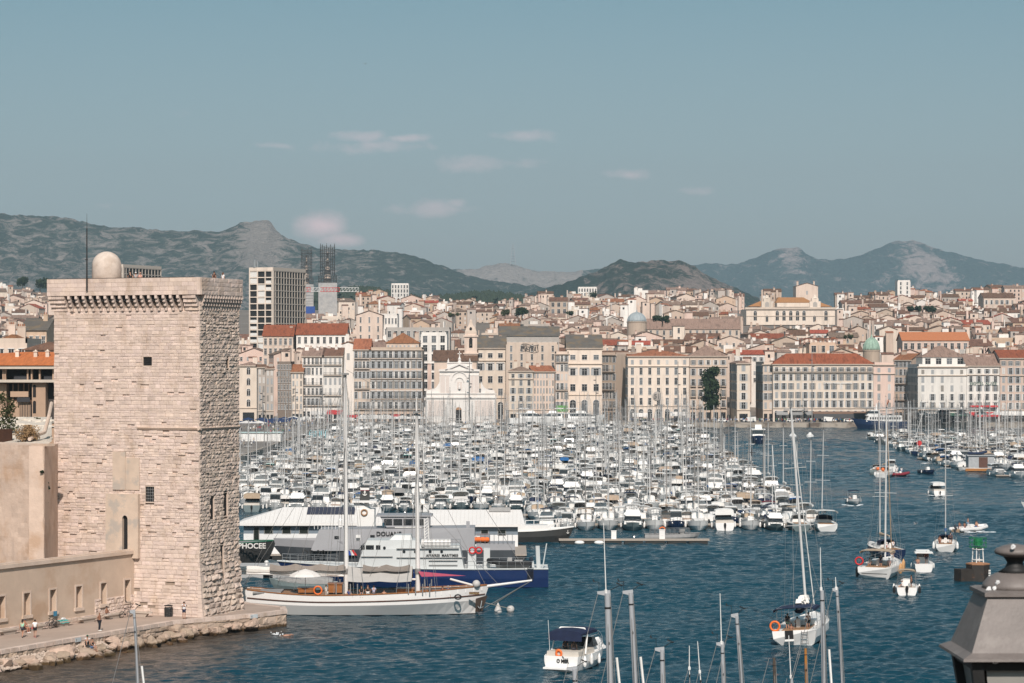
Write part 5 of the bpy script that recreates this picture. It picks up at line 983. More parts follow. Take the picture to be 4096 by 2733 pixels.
# ================================================================ boats: hull lofts and the parts that sit on them
def hull_mb(L, B, fb, bfb, stern=.82, draft=.35, rake=.5, n=12, sheer=2., low=.86, sternfb=None, mid=.97, tr=0., full=2.2):
    """lofted hull, bow at +x; material 0 topsides, 1 bottom paint, 2 deck"""
    m = MB(); S = []; sf = fb if sternfb is None else sternfb
    for i in range(n+1):
        t = i/n
        w = B/2*((stern+(1-stern)*math.sin(pi/2*min(1, t/.42))) if t < .42 else max(.0, 1-((t-.42)/.58)**full)); w = max(w, .02)
        z = fb+(bfb-fb)*max(0, (t-.25)/.75)**sheer+(sf-fb)*max(0, 1-t/.35)**2
        x = -L/2+L*t; x0 = x-rake*t**3-0*t; k = low*(1-.35*t**2); xs = x-tr*(1-t)**6
        h = [(x, w, z), (x-(x-x0)*.45, w*mid, z*.5), (x0+tr*(1-t)**6, w*k, .06), (x0-.15*t**4*rake+tr*1.2*(1-t)**6, w*k*.55, -draft)]
        S.append([Vector(p) for p in h])
    for j, mt in ((0, 0), (1, 0), (2, 1)):
        m.cm = mt; k = len(m.v)
        for s in S: m.v += [tuple(s[j]), tuple(s[j+1])]
        for s in S: m.v += [(s[j].x, -s[j].y, s[j].z), (s[j+1].x, -s[j+1].y, s[j+1].z)]
        o = k+2*(n+1)
        for i in range(n):
            a = k+2*i; m.f.append([a, a+1, a+3, a+2]); m.m.append(mt); m.t.append(None)
            a = o+2*i; m.f.append([a+2, a+3, a+1, a]); m.m.append(mt); m.t.append(None)
    s = S[0]; m.cm = 0; m.add([(p.x, p.y, p.z) for p in s]+[(p.x, -p.y, p.z) for p in s[::-1]], [(0, 1, 2, 3, 4, 5, 6, 7)])
    m.cm = 2
    for a, b in zip(S, S[1:]):
        p, q = a[0], b[0]; d = Vector((0, 0, -.06)); m.add([(p.x, -p.y, p.z-.06), (q.x, -q.y, q.z-.06), (q.x, q.y, q.z-.06), (p.x, p.y, p.z-.06)], [(0, 1, 2, 3)])
    m.S = S; return m
def gun(S, t, side=1, inset=.08):
    n = len(S)-1; f = min(max(t, 0), .999)*n; i = int(f); p = S[i][0].lerp(S[i+1][0], f-i); return Vector((p.x, side*max(0, p.y-inset), p.z))
def rails(S, t0, t1, h=.6, k=5, r=.022, both=True):
    m = MB()
    for s in ((1, -1) if both else (1,)):
        pts = [gun(S, t0+(t1-t0)*i/k, s) for i in range(k+1)]
        for p in pts: m.tube(p, p+Vector((0, 0, h)), r, n=4)
        m.path([p+Vector((0, 0, h)) for p in pts], r, 4); m.path([p+Vector((0, 0, h*.5)) for p in pts], r*.7, 4)
    return m
def trap(m, x0, x1, y0, z0, z1, fx0=0., fx1=0., ys=.82):
    """cabin block: bottom x0..x1, half width y0, top pulled in by fx0 / fx1"""
    return m.hexa([(x0, -y0, z0), (x1, -y0, z0), (x1, y0, z0), (x0, y0, z0), (x0+fx0, -y0*ys, z1), (x1-fx1, -y0*ys, z1), (x1-fx1, y0*ys, z1), (x0+fx0, y0*ys, z1)])
def canopy_mb(x0, x1, y, z, cam_=.22, drop=.12, n=6, front=0., back=0.):
    """cambered canvas top, optional hanging front/back curtains"""
    m = MB(); S = []
    for i in range(4):
        x = x0+(x1-x0)*i/3; e = cam_*.35*(1-(2*i/3-1)**2); S.append([(x, y*cos(a)*1.0, z+e+cam_*sin(a)) for a in [pi*k/n for k in range(n+1)]])
    m.loft(S, caps=False); m.loft([[(p[0], p[1], p[2]-.05) for p in s][::-1] for s in S], caps=False)
    for s in (1, -1): m.hexa([(x0, s*y, z-drop), (x1, s*y, z-drop), (x1, s*(y-.03), z-drop), (x0, s*(y-.03), z-drop), (x0, s*y, z+.02), (x1, s*y, z+.02), (x1, s*(y-.03), z+.02), (x0, s*(y-.03), z+.02)])
    if front: m.add([(x1, -y, z-front), (x1, y, z-front), *S[-1][::1]], [tuple(range(n+3))])
    if back: m.add([(x0, -y, z-back), (x0, y, z-back), *S[0][::1]], [tuple(range(n+3))[::-1]])
    return m
def outboard(parent, x, z, mt=black, s=1., y=0.):
    m = MB(); m.ball((x-.22*s, y, z+.45*s), (.26*s, .2*s, .34*s), 8, 6); m.b2((x-.30*s, y-.08*s, z-.6*s), (x-.10*s, y+.08*s, z+.2*s)); m.b2((x-.15*s, y-.15*s, z-.05), (x+.05, y+.15*s, z+.25*s)); return m.build('outboard', mt, parent)
def fender(parent, x, y, z, mt=white, h=.55, r=.12):
    return MB().lathe([(.03, z+h*.75), (r*.7, z+h*.5), (r, z+h*.3), (r, z-h*.3), (r*.6, z-h*.5)], (x, y, 0), 7).build('fender', mt, parent)
def lifebuoy(parent, c, r=.36, mt=orange, ax='x'):
    m = MB(); n, k = 14, 6; S = []
    for i in range(n):
        a = 2*pi*i/n; S.append([(r+.095*cos(b)) for b in [2*pi*j/k for j in range(k)]])
    P = []
    for i in range(n):
        a = 2*pi*i/n
        for j in range(k):
            b = 2*pi*j/k; rr = r+.095*cos(b); u, v_, w_ = rr*cos(a), rr*sin(a), .095*sin(b)
            P.append({'x': (w_, u, v_), 'y': (u, w_, v_), 'z': (u, v_, w_)}[ax])
    m.add([Vector(p)+Vector(c) for p in P], [(i*k+j, i*k+(j+1) % k, ((i+1) % n)*k+(j+1) % k, ((i+1) % n)*k+j) for i in range(n) for j in range(k)])
    return m.build('lifebuoy', mt, parent, smooth=True)
def motorboat(kind, L=7.5, B=2.7, hm=white, cm_=navy, name='motorboat', det=True, top=white, fb=.85, bfb=1.25):
    t = T(name, '', 'motorboat'); h = hull_mb(L, B, fb, bfb, stern=.86, rake=L*.10); S = h.S; h.build('hull', [hm, antif, top], t); hf = B/2
    if kind == 'cruiser':    # foredeck cabin, raked windscreen, canvas over the cockpit
        c = MB(); trap(c, -.02*L, .36*L, hf*.74, fb-.05, fb+.55, .1, L*.16, .72); c.build('cabin', top, t)
        c = MB(); trap(c, -.06*L, .06*L, hf*.80, fb+.35, fb+1.0, .12, .36, .85); c.build('windscreen', glass, t)
        c = canopy_mb(-.40*L, .0, hf*.86, fb+1.45, .22, .12, back=.5 if det else 0); c.build('canopy', cm_, t)
        c = MB(); trap(c, -.46*L, -.05*L, hf*.84, fb-.2, fb+.28, 0, 0, .95); c.build('cockpit_seats', deckm, t)
    elif kind == 'fly':      # saloon with a flybridge on top
        c = MB(); trap(c, -.26*L, .30*L, hf*.80, fb-.05, fb+1.25, .05, L*.15, .84); c.build('cabin', top, t)
        c = MB(); trap(c, -.22*L, .262*L, hf*.795, fb+.55, fb+1.08, .05, L*.085, .92); c.build('cabin_glazing', glass, t)
        c = MB(); trap(c, -.34*L, .12*L, hf*.82, fb+1.25, fb+1.42, 0, .1, 1); trap(c, -.10*L, .10*L, hf*.70, fb+1.42, fb+1.95, .3, .35, .85); c.build('flybridge', top, t)
        c = MB(); 
        for s in (1, -1): c.path([(-.28*L, s*hf*.75, fb+1.4), (-.20*L, s*hf*.68, fb+2.3), (-.16*L, s*hf*.3, fb+2.45)], .06, 5)
        c.tube((-.17*L, -.4, fb+2.45), (-.17*L, .4, fb+2.45), .06); c.build('radar_arch', white, t)
        c = canopy_mb(-.30*L, -.05*L, hf*.72, fb+2.5, .16, .06); c.build('canopy', cm_, t)
    elif kind == 'covered':  # open boat under a humped winter cover
        m = MB(); n = 8; Q = []
        for i in range(6):
            tt = .06+.80*i/5; g0 = gun(S, tt, 1, -.03); hh = (.35+.55*math.sin(pi*min(1, (i+.6)/5.6)))*(1 if i < 5 else .4); Q.append([(g0.x, g0.y*cos(a), g0.z-.04+hh*sin(a)**.8 if 0 < a < pi else g0.z-.12) for a in [pi*k/n for k in range(n+1)]])
        m.loft(Q, caps=True); m.build('boat_cover', cm_, t)
    elif kind == 'pilot':    # little fishing boat with an upright wheelhouse
        c = MB(); trap(c, -.12*L, .16*L, hf*.62, fb-.1, fb+1.45, .05, .12, .92); c.b2((-.16*L, -hf*.66, fb+1.45), (.19*L, hf*.66, fb+1.56)); c.build('wheelhouse', top, t)
        c = MB(); trap(c, -.125*L, .168*L, hf*.60, fb+.72, fb+1.28, .02, .06, .97); c.build('wheelhouse_glazing', glass, t)
        c = MB(); trap(c, .16*L, .36*L, hf*.55, fb-.05, fb+.4, 0, .4, .8); c.build('cabin', top, t)
        c = canopy_mb(-.44*L, -.14*L, hf*.72, fb+1.3, .15, .1); c.build('canopy', cm_, t)
    elif kind == 'open':     # console boat with a bimini
        c = MB(); trap(c, -.44*L, .22*L, hf*.76, fb-.25, fb-.02, 0, .3, .96); c.build('cockpit', deckm, t)
        c = MB(); trap(c, -.06*L, .06*L, .38, fb-.1, fb+.75, 0, .15, .9); c.build('console', top, t)
        c = canopy_mb(-.26*L, .10*L, hf*.75, fb+1.5, .16, .06); 
        c.build('canopy', cm_, t); c = MB()
        for x in (-.25*L, .09*L):
            for s in (1, -1): c.tube((x, s*hf*.78, fb), (x, s*hf*.74, fb+1.5), .025, n=4)
        c.path([(-.25*L, -hf*.74, fb+1.5), (.09*L, -hf*.74, fb+1.5), (.09*L, hf*.74, fb+1.5), (-.25*L, hf*.74, fb+1.5), (-.25*L, -hf*.74, fb+1.5)], .022, 4)
        c.build('canopy_frame', steel, t)
    if kind in ('cruiser', 'open', 'covered') : outboard(t, -L/2, .35, black if L < 8 else greyc, .8)
    if det: rails(S, .52, .99, .45, 4).build('bow_rail', steel, t)
    if det and kind != 'covered':
        for s in (1, -1): g = gun(S, .45, s, -.12); fender(t, g.x, g.y, .55)
    return t
def yacht(L=10., B=3.3, mh=13., hm=white, cover=blue, mastm=alu, name='sailboat', bim=None, hood=navy, fb=1.05, bfb=1.4, det=True, stern=.80, label='', furl=white, r=.085, roofm=white, heads=True, tr=.35):
    t = T(name, label, 'sailboat'); h = hull_mb(L, B, fb, bfb, stern=stern, rake=L*.08, low=.80, tr=tr); S = h.S; h.build('hull', [hm, antif, offwhite], t); hf = B/2; xm = .10*L
    c = MB(); c.loft([[(x, y*w, z) for y, z in ((-hf, fb-.05), (-hf*.9, fb+hh), (hf*.9, fb+hh), (hf, fb-.05))] for x, w, hh in ((-.16*L, .62, .44), (.02*L, .66, .46), (.20*L, .52, .36), (.33*L, .26, .10))]); c.build('coachroof', roofm, t)
    c = MB()
    for s in (1, -1): c.hexa([(-.12*L, s*hf*.60, fb+.14), (.16*L, s*hf*.545, fb+.14), (.16*L, s*hf*.47, fb+.14), (-.12*L, s*hf*.52, fb+.14), (-.12*L, s*hf*.595, fb+.30), (.16*L, s*hf*.54, fb+.28), (.16*L, s*hf*.47, fb+.28), (-.12*L, s*hf*.52, fb+.30)])
    c.build('coachroof_glazing', glass, t)
    c = MB(); trap(c, -.46*L, -.17*L, hf*.55, fb-.3, fb+.02, 0, 0, 1); c.build('cockpit', teak, t)
    c = MB(); c.tube((xm, 0, fb), (xm, 0, mh), r, r*.8, 7); mo = c.build('mast', mastm, t)
    c = MB()
    for f_, wd in ((.45, .55), (.72, .42)): c.tube((xm-.1, -hf*wd*1.1, fb+(mh-fb)*f_), (xm-.1, hf*wd*1.1, fb+(mh-fb)*f_), .035, n=4)
    c.build('spreader_pair', mastm, mo)
    if heads:
        c = MB(); c.tube((xm, 0, mh), (xm, 0, mh+.9), .012, n=4).b2((xm-.5, -.03, mh), (xm+.25, .03, mh+.08)); c.tube((xm-.5, 0, mh), (xm-.6, 0, mh+.35), .012, n=4); c.build('masthead_gear', rail, mo)
    c = MB(); bow = (L/2-.1, 0, bfb+.1); c.tube((xm, 0, mh-.3), bow, .05 if furl else .014, n=5); c.build('furled_genoa' if furl else 'forestay', furl or wire, t)
    c = MB()
    c.tube((xm, 0, mh), (-L/2+.1, 0, fb+.2), .013, n=3)
    for s in (1, -1):
        c.path([(xm, 0, mh-.3), (xm-.1, s*hf*.46, fb+(mh-fb)*.72), (xm-.1, s*hf*.6, fb+(mh-fb)*.45), (xm-.1, s*hf*.95, fb)], .013, 3); c.tube((xm, 0, fb+(mh-fb)*.45), (xm+.5, s*hf*.88, fb), .012, n=3)
    c.build('rigging', wire, t)
    bl = .36*L; c = MB(); c.tube((xm, 0, fb+1.35), (xm-bl, 0, fb+1.5), .065, n=6); b = c.build('boom', mastm, t)
    if cover:
        c = MB(); Q = []
        for i in range(7):
            f_ = i/6; x = xm-.02-bl*f_; hh = .42*(1-f_*.6)+.04*(i % 2); Q.append([(x, .17*sin(a)*(1-.4*f_), fb+1.5+.1*f_+hh*.45+hh*.5*cos(a)) for a in [2*pi*k/8 for k in range(8)]])
        c.loft(Q, closed=True); c.build('sail_cover', cover, b)
    if hood: c = canopy_mb(-.22*L, -.08*L, hf*.60, fb+.85, .22, .5, front=.45); c.build('sprayhood', hood, t)
    if bim:
        c = canopy_mb(-.47*L, -.20*L, hf*.84, fb+1.72, .16, .2); c.build('bimini', bim, t); c = MB()
        for x in (-.45*L, -.24*L):
            for s in (1, -1): c.tube((x, s*hf*.74, fb), (x, s*hf*.70, fb+1.85), .022, n=4)
        c.path([(-.45*L, -hf*.7, fb+1.85), (-.24*L, -hf*.7, fb+1.85), (-.24*L, hf*.7, fb+1.85), (-.45*L, hf*.7, fb+1.85), (-.45*L, -hf*.7, fb+1.85)], .02, 4)
        c.build('bimini_frame', steel, t)
    if det:
        rails(S, .03, .97, .6, 8, .016).build('guard_rail', steel, t)
        c = MB(); c.b2((-.30*L-.15, -.18, fb-.1), (-.30*L+.15, .18, fb+.75)); c.build('steering_pedestal', white, t)
    return t
PROTO = {}
COLN = {'navy': navy, 'blue': blue, 'teal': teal, 'beige': beige, 'grey': greyc, 'white': offwhite, 'burgundy': burg, 'black': black}
HULLN = {'white': white, 'grey': hullgrey, 'dark': hullblue}
MP, SP = [], []
def hide(o): return o
RBt = random.Random(77)
for kind, kn in (('cruiser', 'cabin cruiser'), ('fly', 'flybridge cruiser'), ('covered', 'open boat'), ('pilot', 'wheelhouse boat'), ('open', 'console boat')):
    for cn in {'cruiser': ('navy', 'beige', 'white', 'blue', 'teal', 'grey'), 'fly': ('white', 'beige', 'navy'), 'covered': ('blue', 'navy', 'beige', 'grey', 'white'), 'pilot': ('white', 'teal', 'blue', 'beige'), 'open': ('navy', 'white', 'burgundy')}[kind]:
        for hn in (('white', 'grey') if cn in ('navy', 'white', 'beige') else ('white',)) if kind != 'pilot' else ('white', 'dark'):
            MP.append((kind, kn, cn, hn))
for cn in ('blue', 'navy', 'white', 'grey', 'beige', 'black'):
    for hn in ('white', 'grey') if cn != 'black' else ('white', 'dark'):
        SP.append((cn, hn))
MWT = [{'white': 9, 'beige': 2.4, 'grey': 1.5, 'navy': 1.3, 'blue': .7, 'teal': .5, 'burgundy': .3}[c[2]]*(1 if c[3] == 'white' else .6) for c in MP]; SWT = [{'white': 6, 'grey': 2, 'beige': 2, 'navy': 1.2, 'blue': 1., 'black': .5}[c[0]]*(1 if c[1] == 'white' else .5) for c in SP]
def mp_build(k):
    kind, kn, cn, hn = MP[k]; L = {'cruiser': 7.6, 'fly': 9.2, 'covered': 5.8, 'pilot': 6.4, 'open': 6.0}[kind]; B = {'cruiser': 2.75, 'fly': 3.2, 'covered': 2.3, 'pilot': 2.4, 'open': 2.35}[kind]
    t = motorboat(kind, L, B, HULLN[hn], COLN[cn], fb=.95 if kind != 'covered' else .7, bfb=1.35 if kind != 'covered' else 1.0)
    d = {'covered': '%s open boat under %s cover' % (hn, cn)}.get(kind, '%s %s with %s canvas' % (hn, kn, cn)); return t, d, B, L
def sp_build(k):
    cn, hn = SP[k]; L = RBt.choice([8.2, 9.4, 10.6]); mh = L*RBt.uniform(1.22, 1.5); mm = RBt.choice([alu, alu, alu_dark, alu]); B = L*.32
    t = yacht(L, B, mh, HULLN[hn], COLN[cn], mm, hood=COLN[RBt.choice(['navy', 'white', 'grey', 'beige'])], bim=RBt.choice([None, None, offwhite, beige]), det=False, furl=RBt.choice([offwhite, None, None, offwhite, None, None]), r=.075)
    return t, '%s yacht with %s sail cover' % (hn, cn), B, L
# ---- berths of the two marinas
BERTH = []
def rows(D0, D1, xl, xr, gap, side):
    D = D0; k = 0
    while D < D1:
        for s, dd in ((-1, -5.2), (1, 5.2)):
            x = xl(D)+RBt.uniform(0, 2)
            while x < xr(D):
                w = RBt.choices([2.7, 3.1, 3.6, 4.1], (3, 4, 3, 1))[0]; c = x+w/2; x += w+.22
                px = pxx(c, D+dd)
                if px < 925 or px > 4135: continue
                if side == 'main' and D+dd < 436 and px < 2105: continue
                if RBt.random() < .02: continue
                BERTH.append((D+dd+RBt.uniform(-.5, .5), c, s, w, k*2+(s > 0), side, px))
        k += 1; D += gap*(1 if k < 9 else 1.12)
rows(399, 958, lambda D: -68, lambda D: 48+(D-400)*.036, 24.5, 'main')
rows(612, 860, lambda D: 107+(D-600)*.055, lambda D: D*.212, 24.5, 'right')
BERTH.sort(key=lambda b: b[0]*(1 if b[5] == 'main' else .93))
BOATS = []; protoM, protoS = {}, {}; NM = NS = 0; stuffB = []
for (D, x, s, w, row, side, px) in BERTH:
    sail = RBt.random() < (.36 if side == 'main' else .46)
    rz = (pi/2 if s > 0 else -pi/2)+RBt.uniform(-.05, .05)
    if RBt.random() < .35: rz += pi
    k = RBt.choices(range(len(SP) if sail else len(MP)), SWT if sail else MWT)[0]; lim = NS < 150 if sail else NM < 270
    if not lim: stuffB.append((sail, k, D, x, w, rz)); continue
    P = protoS if sail else protoM
    if k not in P: t, d, B, L = (sp_build if sail else mp_build)(k); P[k] = (t, d, B, L); o = t
    else: t, d, B, L = P[k]; o = dup(t)
    sc = min(1.25, max(.8, (w-.15)/B)); o.location = (x, D, 0); o.rotation_euler = (RBt.uniform(-.02, .02), 0, rz); o.scale = (RBt.uniform(.92, 1.1), sc, sc*RBt.uniform(.95, 1.05)); BOATS.append((o, d, row, px, side, sail, sc))
    if sail: NS += 1
    else: NM += 1
# the hundreds farther off, as one mass of the same kinds of boats
lowM, lowS = {}, {}
def flat(t):
    g = MB(); mats = []
    def rec(o, M):
        M = M @ o.matrix_basis
        if o.data:
            base = []
            for m in o.data.materials:
                if m not in mats: mats.append(m)
                base.append(mats.index(m))
            vs = [M @ v.co for v in o.data.vertices]; k = len(g.v); g.v += vs
            for p in o.data.polygons: g.f.append([k+i for i in p.vertices]); g.m.append(base[p.material_index]); g.t.append(None)
        for c in KIDS(o): rec(c, M)
    old = t.matrix_basis.copy(); t.location = (0, 0, 0); t.rotation_euler = (0, 0, 0); t.scale = (1, 1, 1); 
    for c in KIDS(t): rec(c, Matrix())
    t.matrix_basis = old; return g, mats
AM = []; SB = MB(); SB2 = MB()
for sail, k, D, x, w, rz in stuffB:
    lo = lowS if sail else lowM
    if k not in lo:
        P = protoS if sail else protoM
        if k not in P: continue
        g, mats = flat(P[k][0])
        for m in mats:
            if m not in AM: AM.append(m)
        import numpy as np
        lo[k] = (np.array([tuple(v) for v in g.v]), g.f, [AM.index(mats[i]) for i in g.m], P[k][2])
    V, f_, mi, B = lo[k]; sc = min(1.25, max(.8, (w-.15)/B)); c, s_ = cos(rz), sin(rz); zs = sc*RBt.uniform(.9, 1.12)
    q = len(SB.v); X = V[:, 0]*RBt.uniform(.92, 1.1); Y = V[:, 1]*sc
    SB.v += list(zip((x+X*c-Y*s_).tolist(), (D+X*s_+Y*c).tolist(), (V[:, 2]*zs).tolist())); SB.f += [[i+q for i in a] for a in f_]; SB.m += mi; SB.t += [None]*len(f_)
tag(SB.build('moored_boats', AM), 'hundreds of white motorboats and yachts packed along the far marina pontoons', kind='stuff')
# pontoons between the rows
def pontoon(label, x0, x1, D, w=2.2, group='floating pontoons of the marinas', z=.55):
    t = T('pontoon', label, 'pontoon', ((x0+x1)/2, D, 0), 0, group); l = x1-x0
    m = MB(); m.b2((-l/2, -w/2, z-.12), (l/2, w/2, z)); m.b2((-l/2, -w/2-.06, z-.2), (l/2, -w/2, z+.02)); m.build('deck', wood_dock, t)
    m = MB(); k = max(2, int(l/3)); 
    for i in range(k): a = -l/2+l*(i+.06)/k; m.b2((a, -w/2+.05, -.3), (a+l/k*.86, w/2-.05, z-.13))
    m.build('floats', mat('wet_black_float', (.025, .024, .022), .6, .2), t)
    for i in range(max(1, int(l/14))): q = MB(); q.lathe([(.1, z), (.1, z+.3), (.16, z+.35), (.12, z+.45)], (-l/2+l*(i+.5)/max(1, int(l/14)), -w/2+.3, 0), 8); q.build('bollard', steel, t)
    return t
D = 399.
for k in range(5): pontoon('plank pontoon between boat rows, %s behind the bare one' % ROWN[k].replace('lowest', 'first'), -40 if k else 4, 46+(D-400)*.036, D); D += 24.5
# ================================================================ ships by the fort
def X(px, D): return (px-CX)/F*D
# ---- white schooner
D = 263.; cx0 = X(1466, D); sch = T('schooner', 'long white two masted wooden schooner moored beside the fort with its sails furled', 'schooner', (cx0, D, 0)); Ls = (1957-975)*D/F
sx = lambda px: X(px, D)-cx0
sz = lambda py: zat(py, D)
woodw = mat('schooner_white', (.70, .68, .66), .5, .05, .5, col2=(.56, .56, .56), c2=(.55, .72), s2=.25, stretch=(.3, 1, 1))
h = hull_mb(Ls, 6.0, 2.15, 3.05, stern=.45, draft=.6, rake=1.2, n=26, sternfb=2.7, low=.80, mid=1.0, full=3.4, tr=2.6); S = h.S; h.build('hull', [woodw, black, teak], sch)
m = MB()
for s in (1, -1):
    pts = [gun(S, .02+.97*i/30, s, -.02) for i in range(31)]; m.path([(p.x, p.y, p.z+.03) for p in pts], .06, 5)
m.build('rail_cap', varnish, sch)
m = MB()
for s in (1, -1):
    P = []
    for i in range(31):
        f = (.02+.975*i/30)*26; k = min(25, int(f)); a = S[k]; b = S[k+1]; u_ = f-k; q0 = a[0].lerp(b[0], u_); q1 = a[1].lerp(b[1], u_); q = q0.lerp(q1, .62); P.append((q.x, s*(q.y+.02), q.z-.02))
    m.path(P, .075, 5)
m.build('rubbing_strake', mat('brown_strake', (.07, .03, .02), .6), sch)
m = MB()
for i in range(30):
    for s in (1, -1): p = gun(S, .03+.94*i/29, s, .05); m.b2((p.x-.05, p.y-.05, p.z-.5), (p.x+.05, p.y+.05, p.z))
m.build('stanchion', woodw, sch)
for px, top, nm in ((1386, 1455, 'mainmast'), (1672, 1608, 'foremast')):
    xx = sx(px); t_ = sz(top); m = MB(); m.tube((xx, 0, 1.5), (xx-.15, 0, t_-1.0), .27, .17, 10).tube((xx-.15, 0, t_-1.0), (xx-.16, 0, t_+.5), .09, .04, 6); mo = m.build(nm, woodw, sch)
    m = MB(); m.b2((xx-.5, -.5, t_-1.2), (xx+.2, .5, t_-1.0)); m.tube((xx-.15, -1.4, t_*.66), (xx-.15, 1.4, t_*.66), .06).lathe([(.3, 4.2), (.33, 4.35), (.33, 4.7), (.3, 4.8)], (xx-.03, 0, 0), 10); m.build('mast_fittings', wire, mo)
    m = MB()
    for s in (1, -1):
        for k in range(5): m.tube((xx-.1, s*.15, t_*(.70 if k % 2 else .96)), (xx-2.2+k*1.05, s*2.85, 2.4), .022, n=4)
        for k in range(4): m.tube((xx-.9+k*.75, s*2.85, 2.3), (xx-.9+k*.75, s*2.85, 3.4), .07, n=5)
    m.tube((xx-.15, .1, t_-1.5), (xx-7.5, 1.5, 2.8), .018, n=4).tube((xx-.15, -.1, t_-2), (xx-5.5, -1.5, 2.6), .018, n=4)
    m.build('shrouds', wire, sch)
m = MB(); bt_ = (sx(2128), 0, sz(2322))
for a, b, r_ in (((sx(1672), 0, sz(1620)), bt_, .025), ((sx(1386), 0, sz(1480)), (sx(1672), 0, sz(1640)), .02), ((sx(1672), 0, sz(1800)), (sx(1940), 0, 3.1), .02), ((sx(1386), 0, sz(1700)), (sx(980), 0, 3), .02), (bt_, (sx(1925), 0, .4), .035), ((sx(1386), 0, sz(1500)), (sx(975), .6, 2.9), .018), ((sx(1672), 0, sz(2000)), (sx(1990), 0, 3.2), .02)): m.tube(a, b, r_, n=4)
m.build('stays', wire, sch)
m = MB(); m.tube((sx(1905), 0, 2.75), bt_, .17, .10, 8).tube((sx(1945), .5, 2.7), bt_, .03, n=4); m.build('bowsprit', woodw, sch)
sail_m = mat('furled_sail', (.72, .69, .65), .85, .08, 2); taupe = mat('taupe_awning', (.235, .20, .175), .85, .08, 1.5); awn_g = mat('grey_awning_cloth', (.42, .40, .38), .85, .06)
def sausage(px0, px1, y0, y1, r, n=16, yj=.0): 
    m = MB(); Q = []
    for i in range(n+1):
        f = i/n; px = px0+(px1-px0)*f; rr = r*(.7+.3*abs(sin(f*pi*4.5)))*(1 if 0 < i < n else .4); Q.append([(sx(px), yj+rr*.6*sin(a), sz(y0+(y1-y0)*f)+rr*cos(a)) for a in [2*pi*k/9 for k in range(9)]])
    return m.loft(Q, closed=True)
m = MB(); m.tube((sx(1382), 0, sz(2303)), (sx(905), 0, sz(2292)), .13, n=7); bo = m.build('main_boom', woodw, sch); sausage(1378, 910, 2292, 2276, .42).build('furled_mainsail', sail_m, bo)
m = MB(); m.tube((sx(1668), 0, sz(2318)), (sx(1392), 0, sz(2312)), .11, n=7); m.build('fore_boom', woodw, sch)
def awning_cloth(px0, px1, yr, ye, hw, mt, nm, peaks=3):
    m = MB(); n = peaks*6
    for s in (1, -1):
        Q = []
        for i in range(n+1):
            f = i/n; sag = .28*abs(sin(f*pi*peaks)); x = sx(px0+(px1-px0)*f); Q.append([(x, 0, sz(yr)-sag*.9), (x, s*hw*.5, (sz(yr)+sz(ye))/2-sag), (x, s*hw, sz(ye)-sag*.35)])
        m.loft(Q, caps=False)
    return m.build(nm, mt, sch)
awning_cloth(1080, 1384, 2255, 2280, .6, taupe, 'aft_awning'); awning_cloth(1394, 1650, 2264, 2318, 2.4, awn_g, 'middle_awning', 2); awning_cloth(1452, 1640, 2258, 2280, 1.2, taupe, 'awning_peak', 2)
m = MB(); m.add([(sx(1672), -.2, sz(2285)), (sx(1866), -1.4, sz(2299)), (sx(1690), -2.2, sz(2300)), (sx(1672), .8, sz(2296))], [(0, 1, 2), (0, 3, 1)]); m.build('pink_awning', mat('pink_canvas', (.46, .08, .13), .8, .05), sch)
m = MB(); m.tube((sx(1800), .4, sz(2318)), (sx(1895), .2, sz(2343)), .12, n=7); m.build('staysail_boom', woodw, sch)
for a, b, y0, y1, dp in ((1316, 1370, 2335, 2368, .9), (1195, 1260, 2352, 2368, .8), (1590, 1655, 2355, 2368, 1.0), (1690, 1790, 2360, 2372, 1.0)): m = MB(); m.b2((sx(a), -dp, sz(y1)), (sx(b), dp, sz(y0))); m.b2((sx(a)-.1, -dp-.1, sz(y0)), (sx(b)+.1, dp+.1, sz(y0)+.08)); m.build('deckhouse', varnish, sch)
m = MB(); m.b2((sx(1018), -1.9, 2.3), (sx(1130), 1.9, 2.45)); m.build('aft_hatch', greyc, sch)
lifebuoy(sch, (sx(1280), -2.9, sz(2352)), .42, orange, 'y')
MB().ball((sx(1906), -.9, sz(2333)), .42, 12, 9).build('round_fender', mat('grey_fender', (.50, .48, .46), .6, .06), sch, smooth=True)
m = MB(); p = (sx(1834), -2.52, sz(2379))
for i in range(12): a = 2*pi*i/12; b = a+pi/6; m.tube((p[0]+.34*cos(a), p[1]-.1, p[2]+.24*sin(a)), (p[0]+.34*cos(b), p[1]-.1, p[2]+.24*sin(b)), .08, n=5)
m.build('hawse_ring', black, sch)
nb = MB(); nb.b2((sx(1878), -2.15, sz(2371)), (sx(1918), -2.05, sz(2361))); nb = nb.build('name_board', MATS['brown_strake'], sch, rz=0); words('NORDEN', .26, mat('gilt', (.45, .32, .14), .5), nb, (sx(1898), -2.17, sz(2369.5)))
m = MB(); m.hexa([(sx(1902), -1.55, .3), (sx(1930), -.7, .3), (sx(1930), -.6, .3), (sx(1902), -1.4, .3), (sx(1904), -1.95, 1.75), (sx(1950), -.62, 2.0), (sx(1950), -.5, 2.0), (sx(1904), -1.8, 1.75)]); m.build('anchor_plate', mat('rust_brown_plate', (.09, .06, .045), .7, .2), sch)
m = MB(); m.tube((sx(1922), -1.5, .7), (sx(1928), -1.4, 1.5), .05).path([(sx(1912), -1.6, .95), (sx(1920), -1.6, .7), (sx(1934), -1.3, .85)], .05); m.build('anchor', steel, sch)
m = MB(); m.tube((sx(1925), -.6, 1.3), (X(2042, 265)-cx0, 1, .4), .03, n=4).tube(bt_, (sx(1978), .3, 1.0), .04, n=4); m.build('mooring_line', rope, sch)
